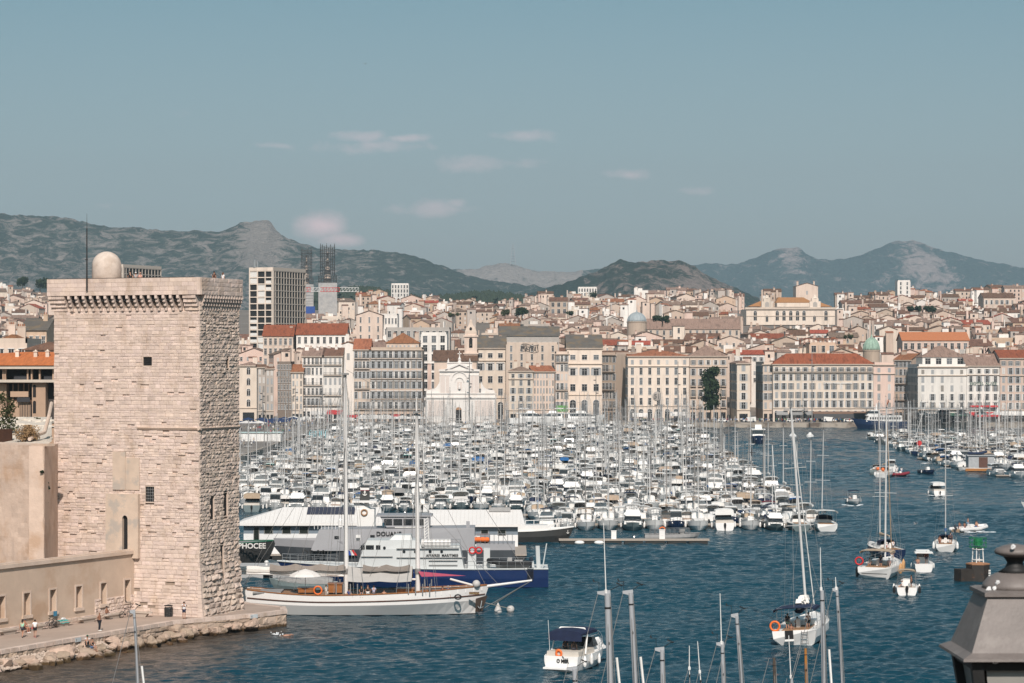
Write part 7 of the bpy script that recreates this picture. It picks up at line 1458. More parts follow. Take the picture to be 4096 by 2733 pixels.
def person(label, loc, rz, pose='stand', top=None, bottom=(.02, .02, .03), hair=hair_dk, sk=skin, h=1., shoes=(.05, .05, .05), hat=None, sleeves=True, cat='person', group=None, longleg=False, long_hair=False, bag=None):
    J = {**BASE, **POSES[pose]}; P = {k: Vector(v) for k, v in J.items()}; keys = list(P)
    t = T('person', label, cat, loc, rz, group); rad = lambda k: RAD[k if k in RAD else k[0]+'L']
    ex = MB()
    for s in ('L', 'R'):
        w = P['w'+s]; d = (w-P['e'+s]).normalized(); q = d.cross(Vector((0, 0, 1))) if abs(d.z) < .9 else Vector((0, 1, 0)); ex.ball(w+d*.05, (.04, .035, .045), 7, 5)
        for i, ln in enumerate((.070, .082, .078, .062)): ex.tube(w+d*.07+q*(i-1.5)*.018, w+d*(.07+ln)+q*(i-1.5)*.021+Vector((0, -.015, 0)), .0095, .007, 5)
        ex.tube(w+d*.03+q*-.03, w+d*.075+q*-.062, .011, .008, 5)
    hd = P['hea'].lerp(P['top'], .4); f = Vector((0, -1, 0)); ex.ball(hd+f*.088+Vector((0, 0, -.012)), (.015, .02, .02), 6, 4); ex.ball(hd+f*.08+Vector((0, 0, -.052)), (.028, .012, .008), 6, 4)
    for s in (-1, 1): ex.ball(hd+Vector((s*.088, .01, -.005)), (.012, .022, .03), 6, 4)
    skinned([P[k] for k in keys], [(keys.index(a), keys.index(b)) for a, b in EDG], [rad(k) for k in keys], 'body', sk, t, ex)
    def part(nm, ks, grow, c, cut={}):
        Q = {k: P[k].copy() for k in ks}
        for k, (a, b, f_) in cut.items(): Q[k] = P[a].lerp(P[b], f_)
        kk = list(Q); ed = [(kk.index(a), kk.index(b)) for a, b in EDG if a in kk and b in kk]
        skinned([Q[k] for k in kk], ed, [rad(k)*grow+.008 for k in kk], nm, cloth(c), t)
    if top: part('shirt', ['pel', 'che', 'sL', 'sR']+(['eL', 'eR'] if sleeves else []), 1.10, top, {'eL': ('sL', 'eL', .65), 'eR': ('sR', 'eR', .65)} if sleeves else {})
    if bottom: part('trousers' if longleg else 'shorts', ['pel', 'hL', 'hR', 'kL', 'kR']+(['aL', 'aR'] if longleg else []), 1.14, bottom, {} if longleg else {'kL': ('hL', 'kL', .72), 'kR': ('hR', 'kR', .72)})
    m = MB()
    for s in ('L', 'R'): a, b = P['a'+s], P['t'+s]; c = a.lerp(b, .5); m.ball((c.x, c.y, max(.045, c.z-.02)), (.05, .13, .05), 8, 5)
    if shoes: m.build('shoes', cloth(shoes), t)
    m = MB(); m.ball(hd+Vector((0, .022, .028)), (.098, .10, .10), 10, 7)
    if long_hair: m.ball(hd+Vector((0, .075, -.10)), (.085, .05, .15), 8, 6)
    if hair: m.build('hair', hair, t)
    if hat: m = MB(); m.ball(hd+Vector((0, .0, .06)), (.105, .11, .08), 10, 6); m.b2((hd.x-.07, hd.y-.19, hd.z+.05), (hd.x+.07, hd.y-.07, hd.z+.065)); m.build('cap', cloth(hat), t)
    if bag: m = MB(); m.box((.25, .0, .92), (.12, .24, .2)); m.tube((.22, -.05, 1.0), (-.12, 0, 1.47), .012, n=4); m.build('shoulder_bag', cloth(bag), t)
    t.scale = (h, h, h); return t
def ground_pt(px, py, z=QZ): return on(px, py, z)
p = ground_pt
person('woman in mint top and dark shorts walking beside the gallery wall', p(90, 2551), radians(170), 'walk', (.34, .60, .44), (.04, .045, .06), sleeves=False, long_hair=True, h=.98)
person('woman in white shirt with red shoulder bag and black shorts', p(140, 2551), radians(185), 'walk', (.75, .74, .74), (.012, .012, .014), h=.96, shoes=(.65, .22, .22), bag=(.55, .03, .08))
b_ = p(111, 2533); person('bare chested person in cap seated on the bench behind the walking women', Vector((b_.x-.35, b_.y+.35, QZ)), radians(62), 'sit', None, (.10, .05, .04), sk=mat('sunburnt_skin', (.42, .19, .12), .6), hat=(.06, .06, .07), shoes=(.7, .7, .7))
person('bald shirtless man in long dark shorts standing alone on the promenade', p(398, 2524), radians(75), 'behind', None, (.02, .022, .03), hair=None, sk=skin_dk, h=1.03, shoes=(.75, .74, .72), longleg=True)
b_ = p(432, 2478); person('shirtless man in light trousers and dark cap seated beside his bicycle', Vector((b_.x-.2, b_.y+.35, QZ)), radians(70), 'sit', None, (.60, .58, .56), sk=skin_dk, hat=(.02, .02, .02), longleg=True)
person('man in white shirt and navy shorts holding up a phone before the tower', p(736, 2479), radians(20), 'photo', (.74, .74, .76), (.015, .02, .05), h=1.02, shoes=(.25, .17, .10))
q = on(328, 2600, .55); person('person in green cap hugging the knees on a shore rock', Vector((q.x+.5, q.y-.3, 1.05)), radians(25), 'hug', (.55, .52, .50), (.03, .03, .03), hat=(.02, .09, .05), shoes=None)
q = on(350, 2605, .5); person('woman in black top and denim shorts dangling her feet from a rock', Vector((q.x+.5, q.y-.4, .5)), radians(60), 'sit', (.012, .012, .014), (.10, .16, .28), shoes=None, sleeves=False)
tm = lambda x, y: MFt @ Vector((x, y, 34.25))
MFt = Matrix.Translation(TC) @ Matrix.Rotation(TR, 4, 'Z')
def roof_at(px, D): return Vector(((px-CX)/F*D, D, 34.25))
person('person in black with dark cap leaning on the tower parapet by the dome', roof_at(521, 250), .2, 'stand', (.02, .02, .02), hat=(.02, .02, .02), h=1.03)
person('person in white cap and grey top on the tower beside the dome', roof_at(543, 250.3), .2, 'stand', (.33, .33, .34), hat=(.75, .75, .75), h=.95)
person('person in pink top and cap on the tower, right of the three by the dome', roof_at(561, 250), .4, 'stand', (.55, .30, .25), hat=(.5, .3, .25), h=.93)
person('dark haired person in brown shirt at the right end of the tower top', roof_at(857, 246.2), 2.6, 'stand', (.07, .035, .025), h=.92)
person('long haired person in white top at the right end of the tower top', roof_at(892, 248.5), 2.4, 'stand', (.72, .70, .70), hair=mat('brown_hair', (.13, .06, .03), .8), long_hair=True, h=.90)
sw = on(1140, 2543, 0); s_ = T('swimmer', 'swimmer doing a crawl stroke just off the quay tip', 'person', (sw.x, sw.y, -.05), .3); m = MB()
skinned([(0, 0, .05), (.35, 0, .06), (.5, 0, .08), (.66, 0, .12), (.35, -.17, .06), (.55, -.32, .22), (.82, -.28, .08), (.35, .17, .05), (.2, .4, -.02), (-.2, .05, 0), (-.6, .1, -.05), (-.95, .1, -.05)], [(0, 1), (1, 2), (2, 3), (1, 4), (4, 5), (5, 6), (1, 7), (7, 8), (0, 9), (9, 10), (10, 11)], [.13, .15, .06, .10, .06, .045, .03, .06, .04, .10, .06, .04], 'body', skin, s_)
m = MB(); RS = random.Random(4)
for k in range(26): m.ball((-.9+RS.gauss(0, .35), .1+RS.gauss(0, .3), .05+abs(RS.gauss(0, .14))), RS.uniform(.03, .09), 5, 4)
tag(m.build('splash', mat('foam', (.75, .78, .80), .4), None, (sw.x, sw.y, 0), .3), 'white splash behind the swimmer', kind='stuff')
def wake(label, x, y, n, w_, l_, rz=0.):
    m = MB()
    for k in range(n): t_ = RS.random(); m.ball((RS.choice((-1, 1))*w_*(.3+.7*t_)*RS.uniform(.8, 1.2), l_*t_, .10), (RS.uniform(.1, .35), RS.uniform(.15, .5), RS.uniform(.03, .09)), 6, 4)
    tag(m.build('wake', MATS['foam'], None, (x, y, 0), rz), label, kind='stuff')
q = on(3418, 2026, 0); wake('white bow foam of the navy bimini console boat', q.x, q.y, 40, 1.6, 3.5); q = on(3033, 1780, 0); wake('white bow wave of the small dark blue ferry boat', q.x, q.y, 60, 4.5, 5); q = on(3865, 2130, 0); wake('foam behind the white inflatable', q.x, q.y-1, 40, 1.2, 4, -1.2); q = on(3742, 1984, 0); wake('foam behind the white motor launch', q.x, q.y-1.5, 30, 1.3, 2.5)
# benches, bicycles and small things on the promenade
bs = mat('bench_stone', (.46, .38, .32), .9, .1, 1)
def along(px, off=.75): x = gx(px); c_ = GL+GD*x; return c_+Vector((GD.y, -GD.x, 0))*off+Vector((0, 0, QZ))
def bench_mesh():
    m = MB(); m.b2((-1.15, -.30, .36), (1.15, .30, .50)); m.lathe([(.30, .36), (.30, .50)], (-1.15, 0, 0), 12); m.lathe([(.30, .36), (.30, .50)], (1.15, 0, 0), 12); return m.mesh('seat', bs)
bm_ = bench_mesh(); fm = MB(); fm.hexa([(-.75, -.16, 0), (.75, -.16, 0), (.75, .2, 0), (-.75, .2, 0), (-1.05, -.22, .36), (1.05, -.22, .36), (1.05, .22, .36), (-1.05, .22, .36)]); fm = fm.mesh('pedestal', bs)
for px, lab in ((8, 'stone bench cut by the left picture edge'), (116, 'stone bench under the capped person and the walking women'), (222, 'stone bench with a turquoise towel on it'), (326, 'empty stone bench between towel bench and shirtless man'), (430, 'stone bench beside the leaning bicycle and seated man'), (566, 'stone bench against the tower corner')):
    if px != 566: c_ = along(px); rz = GA
    else: c_ = on(556, 2468, QZ)+Vector((0, .3, 0)); rz = TR
    t = T('stone_bench', lab, 'bench', c_, rz, 'stone benches along the promenade'); put('seat', bm_, t); put('pedestal', fm, t)
c_ = along(224); m = MB(); RS = random.Random(2)
P = [[(x*.16-.65, y*.13-.33, .53+RS.uniform(0, .08)-(.25 if y == 0 else 0)) for x in range(9)] for y in range(6)]; m.loft(P, caps=False); tag(m.build('towel', mat('turquoise_cloth', (.05, .36, .33), .9), None, c_, GA), 'turquoise towel spread on the stone bench', 'towel')
m = MB(); m.ball((.1, 0, .66), (.28, .16, .14), 8, 6, .15); m.ball((.38, .02, .64), (.14, .1, .12), 8, 5, .1); tag(m.build('bundle', mat('bundle_white', (.66, .66, .66), .8, .2), None, c_+Vector((0, 0, .03)), GA), 'white bundle of clothes lying on the turquoise towel', 'bundle')
x = gx(213); c_ = GL+GD*x; m = MB(); P = [[(-.27+a*.09, -.24-.02*sin(a*2.1), 3.08-b*.08-(.03 if a % 2 else 0)) for a in range(7)] for b in range(7)]; m.loft(P, caps=False); tag(m.build('hung_cloth', mat('blue_cloth', (.05, .19, .30), .9), None, c_, GA), 'blue cloth hung from the sill of a blind window', 'cloth')
def bicycle(label, loc, rz, lean=.12):
    t = T('bicycle', label, 'bicycle', loc, rz, 'bicycles on the promenade'); t.rotation_euler = (lean, 0, rz)
    for x in (-.52, .52):
        m = MB(); n = 18; r_ = .33
        for i in range(n): a, b = 2*pi*i/n, 2*pi*(i+1)/n; m.tube((x+r_*cos(a), 0, r_+r_*sin(a)), (x+r_*cos(b), 0, r_+r_*sin(b)), .022, n=5)
        for i in range(9): a = 2*pi*i/9; m.tube((x, 0, r_), (x+r_*cos(a), 0, r_+r_*sin(a)), .004, n=3)
        m.build('wheel', black, t)
    m = MB(); A_, B_, C_, D_ = (-.52, 0, .33), (-.06, 0, .30), (-.18, 0, .80), (.36, 0, .82)
    for a, b in ((A_, B_), (A_, C_), (B_, C_), (C_, D_), (B_, D_), (D_, (.52, 0, .33))): m.tube(a, b, .022, n=6)
    m.build('frame', mat('bike_frame', (.02, .022, .028), .4), t); m = MB(); m.tube(C_, (-.20, 0, .93), .016); m.ball((-.22, 0, .96), (.14, .07, .04), 8, 5); m.build('saddle', black, t)
    m = MB(); m.tube(D_, (.34, 0, 1.0), .016).tube((.34, -.28, 1.02), (.34, .28, 1.02), .016); m.build('handlebar', black, t); m = MB(); m.b2((-.14, -.04, .26), (.02, .04, .34)); m.tube((-.06, -.12, .2), (-.06, .12, .4), .015); m.build('crank', black, t); return t
c_ = along(178, 1.1); bicycle('front bicycle of the leaning pair between two benches', c_, GA+.1); c_ = along(172, .8); bicycle('rear bicycle of the leaning pair between two benches', c_, GA+.05)
c_ = along(462, 1.2); bicycle('bicycle standing by the seated man near the tower', c_, GA-.2, .2)
q = on(672, 2468, QZ)+Vector((0, .3, 0)); t = T('litter_bin', 'black patterned litter bin at the foot of the tower', 'bin', q, TR); m = MB(); m.lathe([(.40, 0), (.42, .85), (.38, .9)], (0, 0, 0), 14); m.build('body', mat('bin_black', (.02, .02, .02), .5, .2, 8, col2=(.3, .3, .3), c2=(.62, .66), s2=9), t); m = MB(); m.lathe([(.41, 1.05), (.43, 1.12), (.05, 1.2)], (0, 0, 0), 14); m.tube((-.36, 0, .85), (-.36, 0, 1.08), .03).tube((.36, 0, .85), (.36, 0, 1.08), .03); m.build('lid', black, t)
for px, py, lab, e in ((306, 2553, 'small pale notice plate on the promenade kerb above the two sitters', 1), (1012, 2466, 'small pale notice plate on the kerb near the quay tip', 2)):
    a, b = PE[e], PE[e+1]; d = (b-a).normalized(); k_ = (px-CX)/F; s_ = (k_*a.y-a.x)/(d.x-k_*d.y); c_ = a+d*s_+Vector((d.y, -d.x, 0))*.16; t = T('notice_plate', lab, 'sign', (c_.x, c_.y, 1.28), math.atan2(d.y, d.x), 'notice plates on the promenade kerb'); MB().b2((-.45, -.03, -.05), (.45, .0, .33)).build('plate', mat('plate_pale', (.50, .54, .56), .6), t); m = MB(); m.b2((-.38, -.045, .05), (-.22, -.03, .24)); m.build('pictogram', greyc, t)
m = MB(); RS = random.Random(8)
for k in range(2600):
    tt = RS.random(); a = PE[0].lerp(PE[1], .55+.45*tt) if RS.random() < .55 else PE[1].lerp(PE[2], tt*.55); d = Vector((.9, -.45, 0)); o_ = RS.uniform(.25, 1.9); q = a+d*o_; s_ = RS.uniform(.06, .17); m.cm = 0; m.ball((q.x, q.y, max(.0, .95-o_*.42)+RS.uniform(-.05, .1)), (s_, s_*RS.uniform(.6, 1), s_*.7), 5, 4, .2, RS)
tag(m.build('pebbles', mat('pebble_stone', (.50, .40, .33), .9, .25, 3)), 'pale loose rubble on the bank below the promenade kerb', kind='stuff')
# ================================================================ boats under way in the channel
def setb(t, label, px, py, rz, roll=0.): q = on(px, py, 0); t['label'] = label; t.location = q; t.rotation_euler = (roll, 0, rz); return t
dom = 'person'
def crew(boat, spots):
    M_ = Matrix.Translation(boat.location) @ boat.rotation_euler.to_matrix().to_4x4() @ Matrix.Diagonal((*boat.scale, 1))
    for (x, y, z, rz, pose, top, bot, lab, kw) in spots: person(lab, M_ @ Vector((x, y, z)), boat.rotation_euler.z+rz, pose, top, bot, **kw)
SK2 = dict(shoes=None)
mo = motorboat('cruiser', 9.2, 3.3, white, navy, name='motor_cruiser', fb=1.05, bfb=1.6); setb(mo, 'white motor cruiser with navy canopy and O MER on its stern, nearest of all', 2322, 2662, radians(68)); mo.scale = (1.05, 1.1, 1.28)
bpy.data.objects.remove([c for c in mo.children if c.name.startswith('outboard')][0]); words('O MER', .34, lb, mo, (-4.66, -.15, .62), (pi/2, 0, -pi/2), .02, .012); m = MB()
for s in (1, -1): m.path([(-2.9, s*1.45, 1.1), (-2.2, s*1.35, 2.4), (-1.9, s*1.0, 2.75)], .07, 6)
m.tube((-1.9, -1, 2.75), (-1.9, 1, 2.75), .07); m.build('roll_arch', white, mo); m = MB(); m.tube((-3.6, 1.3, 1), (-3.9, 1.35, 3.4), .02, n=4); m.build('antenna', white, mo)
m = MB(); m.b2((-5.2, -1.3, .2), (-4.5, 1.3, .32)); m.build('swim_platform', white, mo); lifebuoy(mo, (-4.3, .3, 1.2), .22, orange, 'x')
for s in (1, -1): fender(mo, -3.6, s*1.65, .6, white, .6, .14); fender(mo, -2.2, s*1.72, .65, white, .6, .14)
crew(mo, [(-2.6, .35, .75, pi/2, 'stand', (.02, .02, .025), (.03, .03, .03), 'person in black at the helm of the O MER cruiser', SK2), (-2.9, -.5, .75, pi/2, 'stand', (.07, .05, .04), (.04, .04, .05), 'person in brown standing right of the O MER helm', SK2), (-3.9, .7, .55, -pi/2, 'sit', None, (.1, .05, .05), 'sunbather seated at the stern of the O MER cruiser', SK2)])
y1 = yacht(13.2, 4.25, 20.3, white, None, alu, bim=navy, fb=1.35, bfb=1.75, stern=.90, r=.12, hood=None, name='sailing_yacht', tr=.6, furl=offwhite); setb(y1, 'white sailing yacht with navy bimini, loose white mainsail and stern ladder', 3225, 2552, radians(75), radians(-4.4)); y1.scale = (1.08, 1.1, 1.1)
m = MB(); RS = random.Random(3)
for k in range(13): m.box((1.0-k*.33, RS.uniform(-.15, .15), 3.35+RS.uniform(-.1, .35)-.02*k), (.75, .55, .42), RS.uniform(-.6, .6), .7, .6, RS.uniform(-.5, .5))
m.build('dropped_mainsail', sail_m, y1); m = MB(); Q = []
for i in range(7): x = 1.2-4.2*i/6; Q.append([(x, .42*sin(a), 2.95+.28*cos(a)-.04*i) for a in [pi*.5+pi*k/6 for k in range(7)]])
m.loft(Q); m.build('lazy_bag', navy, y1); lifebuoy(y1, (-6.2, 1.7, 1.75), .4, orange, 'x')
m = MB()
for s in (-.25, .25): m.tube((-6.75, -.9+s, .1), (-6.75, -.9+s, 1.3), .025, n=5)
for k in range(5): m.tube((-6.75, -1.15, .2+k*.24), (-6.75, -.65, .2+k*.24), .025, n=5)
m.build('stern_ladder', alu_dark, y1); m = MB(); m.b2((-6.72, .1, .6), (-6.6, .8, 1.36)); m.build('transom_gate', MATS['dark_interior'], y1); m = MB(); m.b2((-6.8, .05, .45), (-6.5, .85, .62)); m.build('transom_step', offwhite, y1)
crew(y1, [(-4.6, .9, 1.1, pi/2, 'stand', (.02, .02, .025), (.05, .08, .06), 'person in black bending under the navy bimini of the yacht', SK2), (-5.6, .45, .75, -pi/2, 'sit', None, (.04, .02, .02), 'bare legged person sitting in the yacht stern gate', dict(shoes=None, sk=skin_dk)), (-4.6, -.9, 1.1, -pi/2, 'stand', None, (.01, .01, .012), 'person in black swimwear standing right of the yacht helm', SK2), (-3.6, .2, 1.1, pi/2, 'sit', None, (.3, .05, .05), 'person in red shorts under the navy bimini of the yacht', SK2)])
y2 = yacht(12.4, 4.1, 19.4, white, None, alu, bim=beige, fb=1.3, bfb=1.7, stern=.92, r=.11, hood=None, name='sailing_yacht', tr=.5, furl=mat('tan_genoa', (.40, .26, .15), .8)); setb(y2, 'white sailing yacht with beige bimini, red lifebuoy and tan rolled foresail', 3533, 2298, radians(72), radians(.6)); y2.scale = (1.05, 1.12, 1.08)
lifebuoy(y2, (-6.0, 1.75, 1.95), .42, red, 'x'); fender(y2, -1.5, -2.15, .8, mat('tan_fender', (.5, .28, .12), .7), 1.0, .2); fender(y2, .6, -2.1, .85, MATS['tan_fender'], 1.0, .2); fender(y2, 2.4, -1.9, .95, MATS['tan_fender'], 1.0, .2); fender(y2, -5.4, 2.05, .6, black, 1., .2)
m = MB(); m.b2((-6.48, -1.4, .55), (-6.30, 1.4, .62)); m.build('transom_line', black, y2); m = MB(); m.tube((5.9-4.7, 0, 19.4), (1.24, 0, 20.3), .012, n=4); m.hexa([(1.0, 0, 19.6), (1.24, 0, 19.5), (1.24, .02, 19.5), (1.0, .02, 19.6), (.3, -.4, 20.1), (.9, -.2, 20.4), (.9, -.18, 20.4), (.3, -.38, 20.1)]); m.build('orange_pennant', orange, y2)
crew(y2, [(-4.4, -.4, 1.05, pi/2, 'stand', (.015, .02, .04), (.015, .02, .04), 'person in navy with white cap steering the beige bimini yacht', dict(hat=(.8, .8, .8))), (-4.0, .9, 1.05, -pi/2, 'sit', (.55, .52, .5), (.04, .04, .04), 'person in pale top seated left of the yacht steering pedestal', SK2), (-3.6, -1.2, 1.05, -pi/2, 'sit', (.6, .38, .36), (.05, .05, .05), 'person in pink top seated right in the beige bimini yacht', SK2), (3.2, -.5, 1.6, pi/2, 'sit', None, (.5, .5, .5), 'sunbathing person on the foredeck of the beige bimini yacht', dict(hair=mat('auburn_hair', (.22, .08, .03), .8), long_hair=True, shoes=None))])
y3 = yacht(11, 3.6, 16.5, hullblue, beige, alu, name='sailing_yacht', hood=navy, fb=1.35, bfb=1.8, r=.09, furl=None); setb(y3, 'black hulled yacht with fat beige sail cover just ahead of the red lifebuoy yacht', 3530, 2226, radians(100))
crew(y3, [(-3, .5, 1.2, pi/2, 'sit', (.72, .72, .74), (.3, .05, .05), 'left of two white shirted people aboard the black yacht', SK2), (-3, -.5, 1.2, pi/2, 'sit', (.72, .72, .74), (.1, .1, .1), 'right of two white shirted people aboard the black yacht', SK2)])
b5 = motorboat('pilot', 6.2, 2.6, white, white, name='fishing_boat', fb=1.0, bfb=1.35); setb(b5, 'white boat with square white hard top beside the red lifebuoy yacht', 3690, 2280, radians(84)); crew(b5, [(-1.4, -.4, .8, pi/2, 'stand', (.10, .03, .025), (.03, .04, .08), 'person in dark red standing under the white hard top', SK2), (-1.9, .7, .6, -pi/2, 'sit', None, (.03, .02, .1), 'person in straw hat sitting left in the hard top boat', dict(hat=(.45, .32, .18)))])
m = MB(); trap(m, -3.0, -1.0, 1.15, 2.35, 2.5, 0, 0, .97); m.build('hard_top', white, b5)
b6 = motorboat('open', 5.4, 2.3, white, beige, name='bimini_dinghy', fb=.75, bfb=1.05); setb(b6, 'small white outboard boat with cream bimini and two men seen from behind', 3626, 2372, radians(82)); b6.scale = (1.1, 1.15, 1.15); crew(b6, [(-1.5, .45, .35, pi, 'sit', (.74, .74, .74), (.05, .05, .06), 'man in white shirt and cap in the small bimini boat', dict(hat=(.8, .8, .8))), (-1.5, -.45, .45, pi, 'stand', None, (.03, .03, .035), 'shirtless man at the wheel of the small bimini boat', dict(sk=skin_dk, shoes=None))])
for s in (1, -1): fender(b6, -2.0, s*1.25, .45, black, .6, .15)
y4 = yacht(9.6, 3.3, 15.6, white, blue, alu, name='sailing_yacht', fb=1.1, bfb=1.5, r=.09, hood=navy, furl=blue); setb(y4, 'white yacht with bright blue sail bag and white fenders hanging on both sides', 3782, 2198, radians(80))
for s in (1, -1):
    for x in (-4.0, -2.6): fender(y4, x, s*1.65, .75, white, .75, .18)
crew(y4, [(-3.6, .8, .95, -pi/2, 'sit', None, (.2, .05, .05), 'tanned person seated left in the blue sail bag yacht', dict(sk=skin_dk, shoes=None)), (-3.2, -.7, .95, pi/2, 'stand', (.06, .05, .07), (.02, .02, .03), 'dark dressed person standing right in the blue sail bag yacht', SK2)])
q = on(3885, 2126, 0); rb_ = rib('large white inflatable boat full of sunbathers heading to the far quay', q, radians(38), 7.0, 2.9, mat('white_tube', (.68, .67, .66), .5), mat('rib_floor', (.48, .33, .22), .7))
m = MB(); 
crew(rb_, [(-2.2, .5, .35, 0, 'sit', None, (.25, .05, .05), 'tanned person at the left stern of the white inflatable', dict(sk=skin_dk, shoes=None)), (-2.0, -.4, .35, 2, 'sit', None, (.2, .05, .05), 'second tanned person at the stern of the white inflatable', dict(sk=skin_dk, shoes=None)), (-.2, .5, .45, 1.2, 'stand', None, (.3, .4, .5), 'person standing at the console of the white inflatable', SK2), (.6, -.4, .35, .6, 'sit', None, (.05, .12, .3), 'person in blue shorts in the middle of the white inflatable', SK2), (1.4, .1, .35, -1, 'sit', None, (.03, .03, .03), 'sunbather in the bow of the white inflatable', SK2)])
b10 = motorboat('open', 5.6, 2.4, white, navy, name='motorboat', fb=.8, bfb=1.1); setb(b10, 'white console boat with navy bimini coming up the open channel', 3418, 2014, radians(-80)); crew(b10, [(-.9, .5, .4, pi/2, 'sit', (.7, .7, .7), (.05, .05, .05), 'left person in the navy bimini console boat', SK2), (-.9, -.6, .4, pi/2, 'sit', (.72, .72, .74), (.1, .1, .2), 'right person in the navy bimini console boat', SK2)])
b11 = motorboat('cruiser', 7, 2.9, white, white, name='motorboat', fb=1., bfb=1.4); setb(b11, 'white motor launch seen from astern left of the blue bag yacht mast', 3742, 1980, radians(95))
b12 = motorboat('open', 7, 2.7, hullblue, white, name='motorboat', fb=.9, bfb=1.2); setb(b12, 'dark blue tender with pale flat sun roof in the right channel', 3711, 1896, radians(-75)); crew(b12, [(-1.5, .4, .4, 1.5, 'sit', (.05, .05, .05), (.05, .05, .05), 'dark dressed person in the dark blue tender', SK2)])
b13 = yacht(11, 3.6, 18.5, white, beige, alu, name='sailing_yacht', fb=1.3, bfb=1.6, hood=navy, r=.09); setb(b13, 'white yacht with orange bags on its stern heading to the far quay', 3540, 1908, radians(70)); m = MB(); m.ball((-4.8, .7, 2.1), (.5, .5, .45)); m.ball((-4.9, -.5, 1.9), (.45, .45, .45)); m.build('orange_bag', orange, b13)
b13b = yacht(10, 3.4, 17.0, hullgrey, None, alu_dark, name='sailing_yacht', fb=1.2, bfb=1.5, hood=greyc, r=.08); setb(b13b, 'grey hulled yacht close left of the orange bag yacht', 3512, 1896, radians(75))
b13c = motorboat('pilot', 7, 2.8, white, white, name='fishing_boat', fb=1.2, bfb=1.5); setb(b13c, 'white wheelhouse boat just right of the orange bag yacht', 3566, 1884, radians(80))
rb2 = rib('burgundy inflatable dinghy with two people in white', on(3602, 1905, 0), radians(10), 4.2, 1.9, burg, black); crew(rb2, [(-.9, .1, .35, 0, 'stand', (.74, .74, .76), (.6, .6, .6), 'left person in white standing in the burgundy dinghy', SK2), (.2, -.1, .35, 0, 'stand', (.74, .74, .76), (.2, .3, .5), 'right person in white standing in the burgundy dinghy', SK2)])
def ferry(label, px0, px1, py, L_to='l', hm=hullblue, twin=False):
    D = dist(py); c0 = at((px0+px1)/2, D); L = (px1-px0)*D/F; t = T('ferry', label, 'ferry', c0, pi if L_to == 'l' else 0); h = hull_mb(L, 6, 3.0, 4.2, stern=.9, rake=2.4, n=18, full=3); S = h.S; h.build('hull', [hm, black, white], t)
    m = MB(); trap(m, -.42*L, .26*L, 2.5, 2.9, 5.2, .2, 1.2, .96); trap(m, -.02*L, .25*L, 2.2, 5.2, 7.4, .4, 2.0, .9); m.b2((-.40*L, -2.5, 5.2), (.05*L, 2.5, 5.35)); m.build('superstructure', white, t)
    for s in (1, -1):
        for k in range(13): x = -.38*L+k*.045*L; o = MB(); o.b2((x, s*2.4, 3.75), (x+.55, s*2.53, 4.65)); o.build('window', glass, t)
    m = MB(); trap(m, .02*L, .24*L, 2.23, 6.1, 7.0, .3, .9, .93); m.build('bridge_glazing', glass, t)
    m = MB(); m.lathe([(.4, 7.3), (.35, 8.6), (.1, 10)], (.05*L, 0, 0), 8); m.tube((.05*L-.2, -.9, 8.6), (.05*L-.2, .9, 8.6), .06); m.build('mast', white, t); rails(S, .04, .5, 2.9, 9, .04).build('upper_rail', steel, t); return t, L
ferry('dark blue hulled white ferry lying along the far quay below the pink house', 3408, 3624, 1716)
f2, L2 = ferry('second dark hulled ferry with arched white top among right marina masts', 3648, 3850, 1708, 'r', mat('ferry_black', (.012, .016, .03), .35)); words('AICLOIO', 1.1, sgw, f2, (-L2*.36, -3.05, 2.0), bold=.02)
D = dist(1776); c0 = at(3033, D); t = T('ferry_boat', 'small dark blue ferry boat heading towards the viewer from the far quay', 'ferry', c0, -pi/2-.05); h = hull_mb(11, 4.6, 2.4, 2.9, stern=.95, rake=.8, full=4); h.build('hull', [hullblue, black, white], t); m = MB(); trap(m, -4.5, 2.2, 1.9, 2.3, 4.6, .1, .3, .95); m.b2((-4.6, -2.2, 4.6), (2.6, 2.2, 4.8)); trap(m, -.8, .9, 1.1, 4.8, 6.2, .1, .3, .9); m.build('cabin', white, t); m = MB(); trap(m, -4.4, 2.25, 1.92, 3.3, 4.3, .05, .15, .97); m.build('cabin_glazing', glass, t)
for s in (1, -1): MB().ball((5.05, s*.9, 1.7), .14).build('bow_lamp', white, t)
for px, lab in ((3171, 'left small round white mooring float before the far quay'), (3240, 'right small round white mooring float before the far quay')): q = on(px, 1748, 0); m = MB(); m.lathe([(1.3, -.1), (1.3, .6), (.7, 1.0), (.4, 1.6)], (0, 0, 0), 12); tag(m.build('mooring_float', white, None, q), lab, 'buoy')
sd = yacht(7, 2.3, 9, white, None, white, name='sailing_dinghy', hood=None, det=False, r=.06, fb=.6, bfb=.8, furl=None); setb(sd, 'white open sailing dinghy near the far quay, left of the ferry boat', 2778, 1741, 0.)
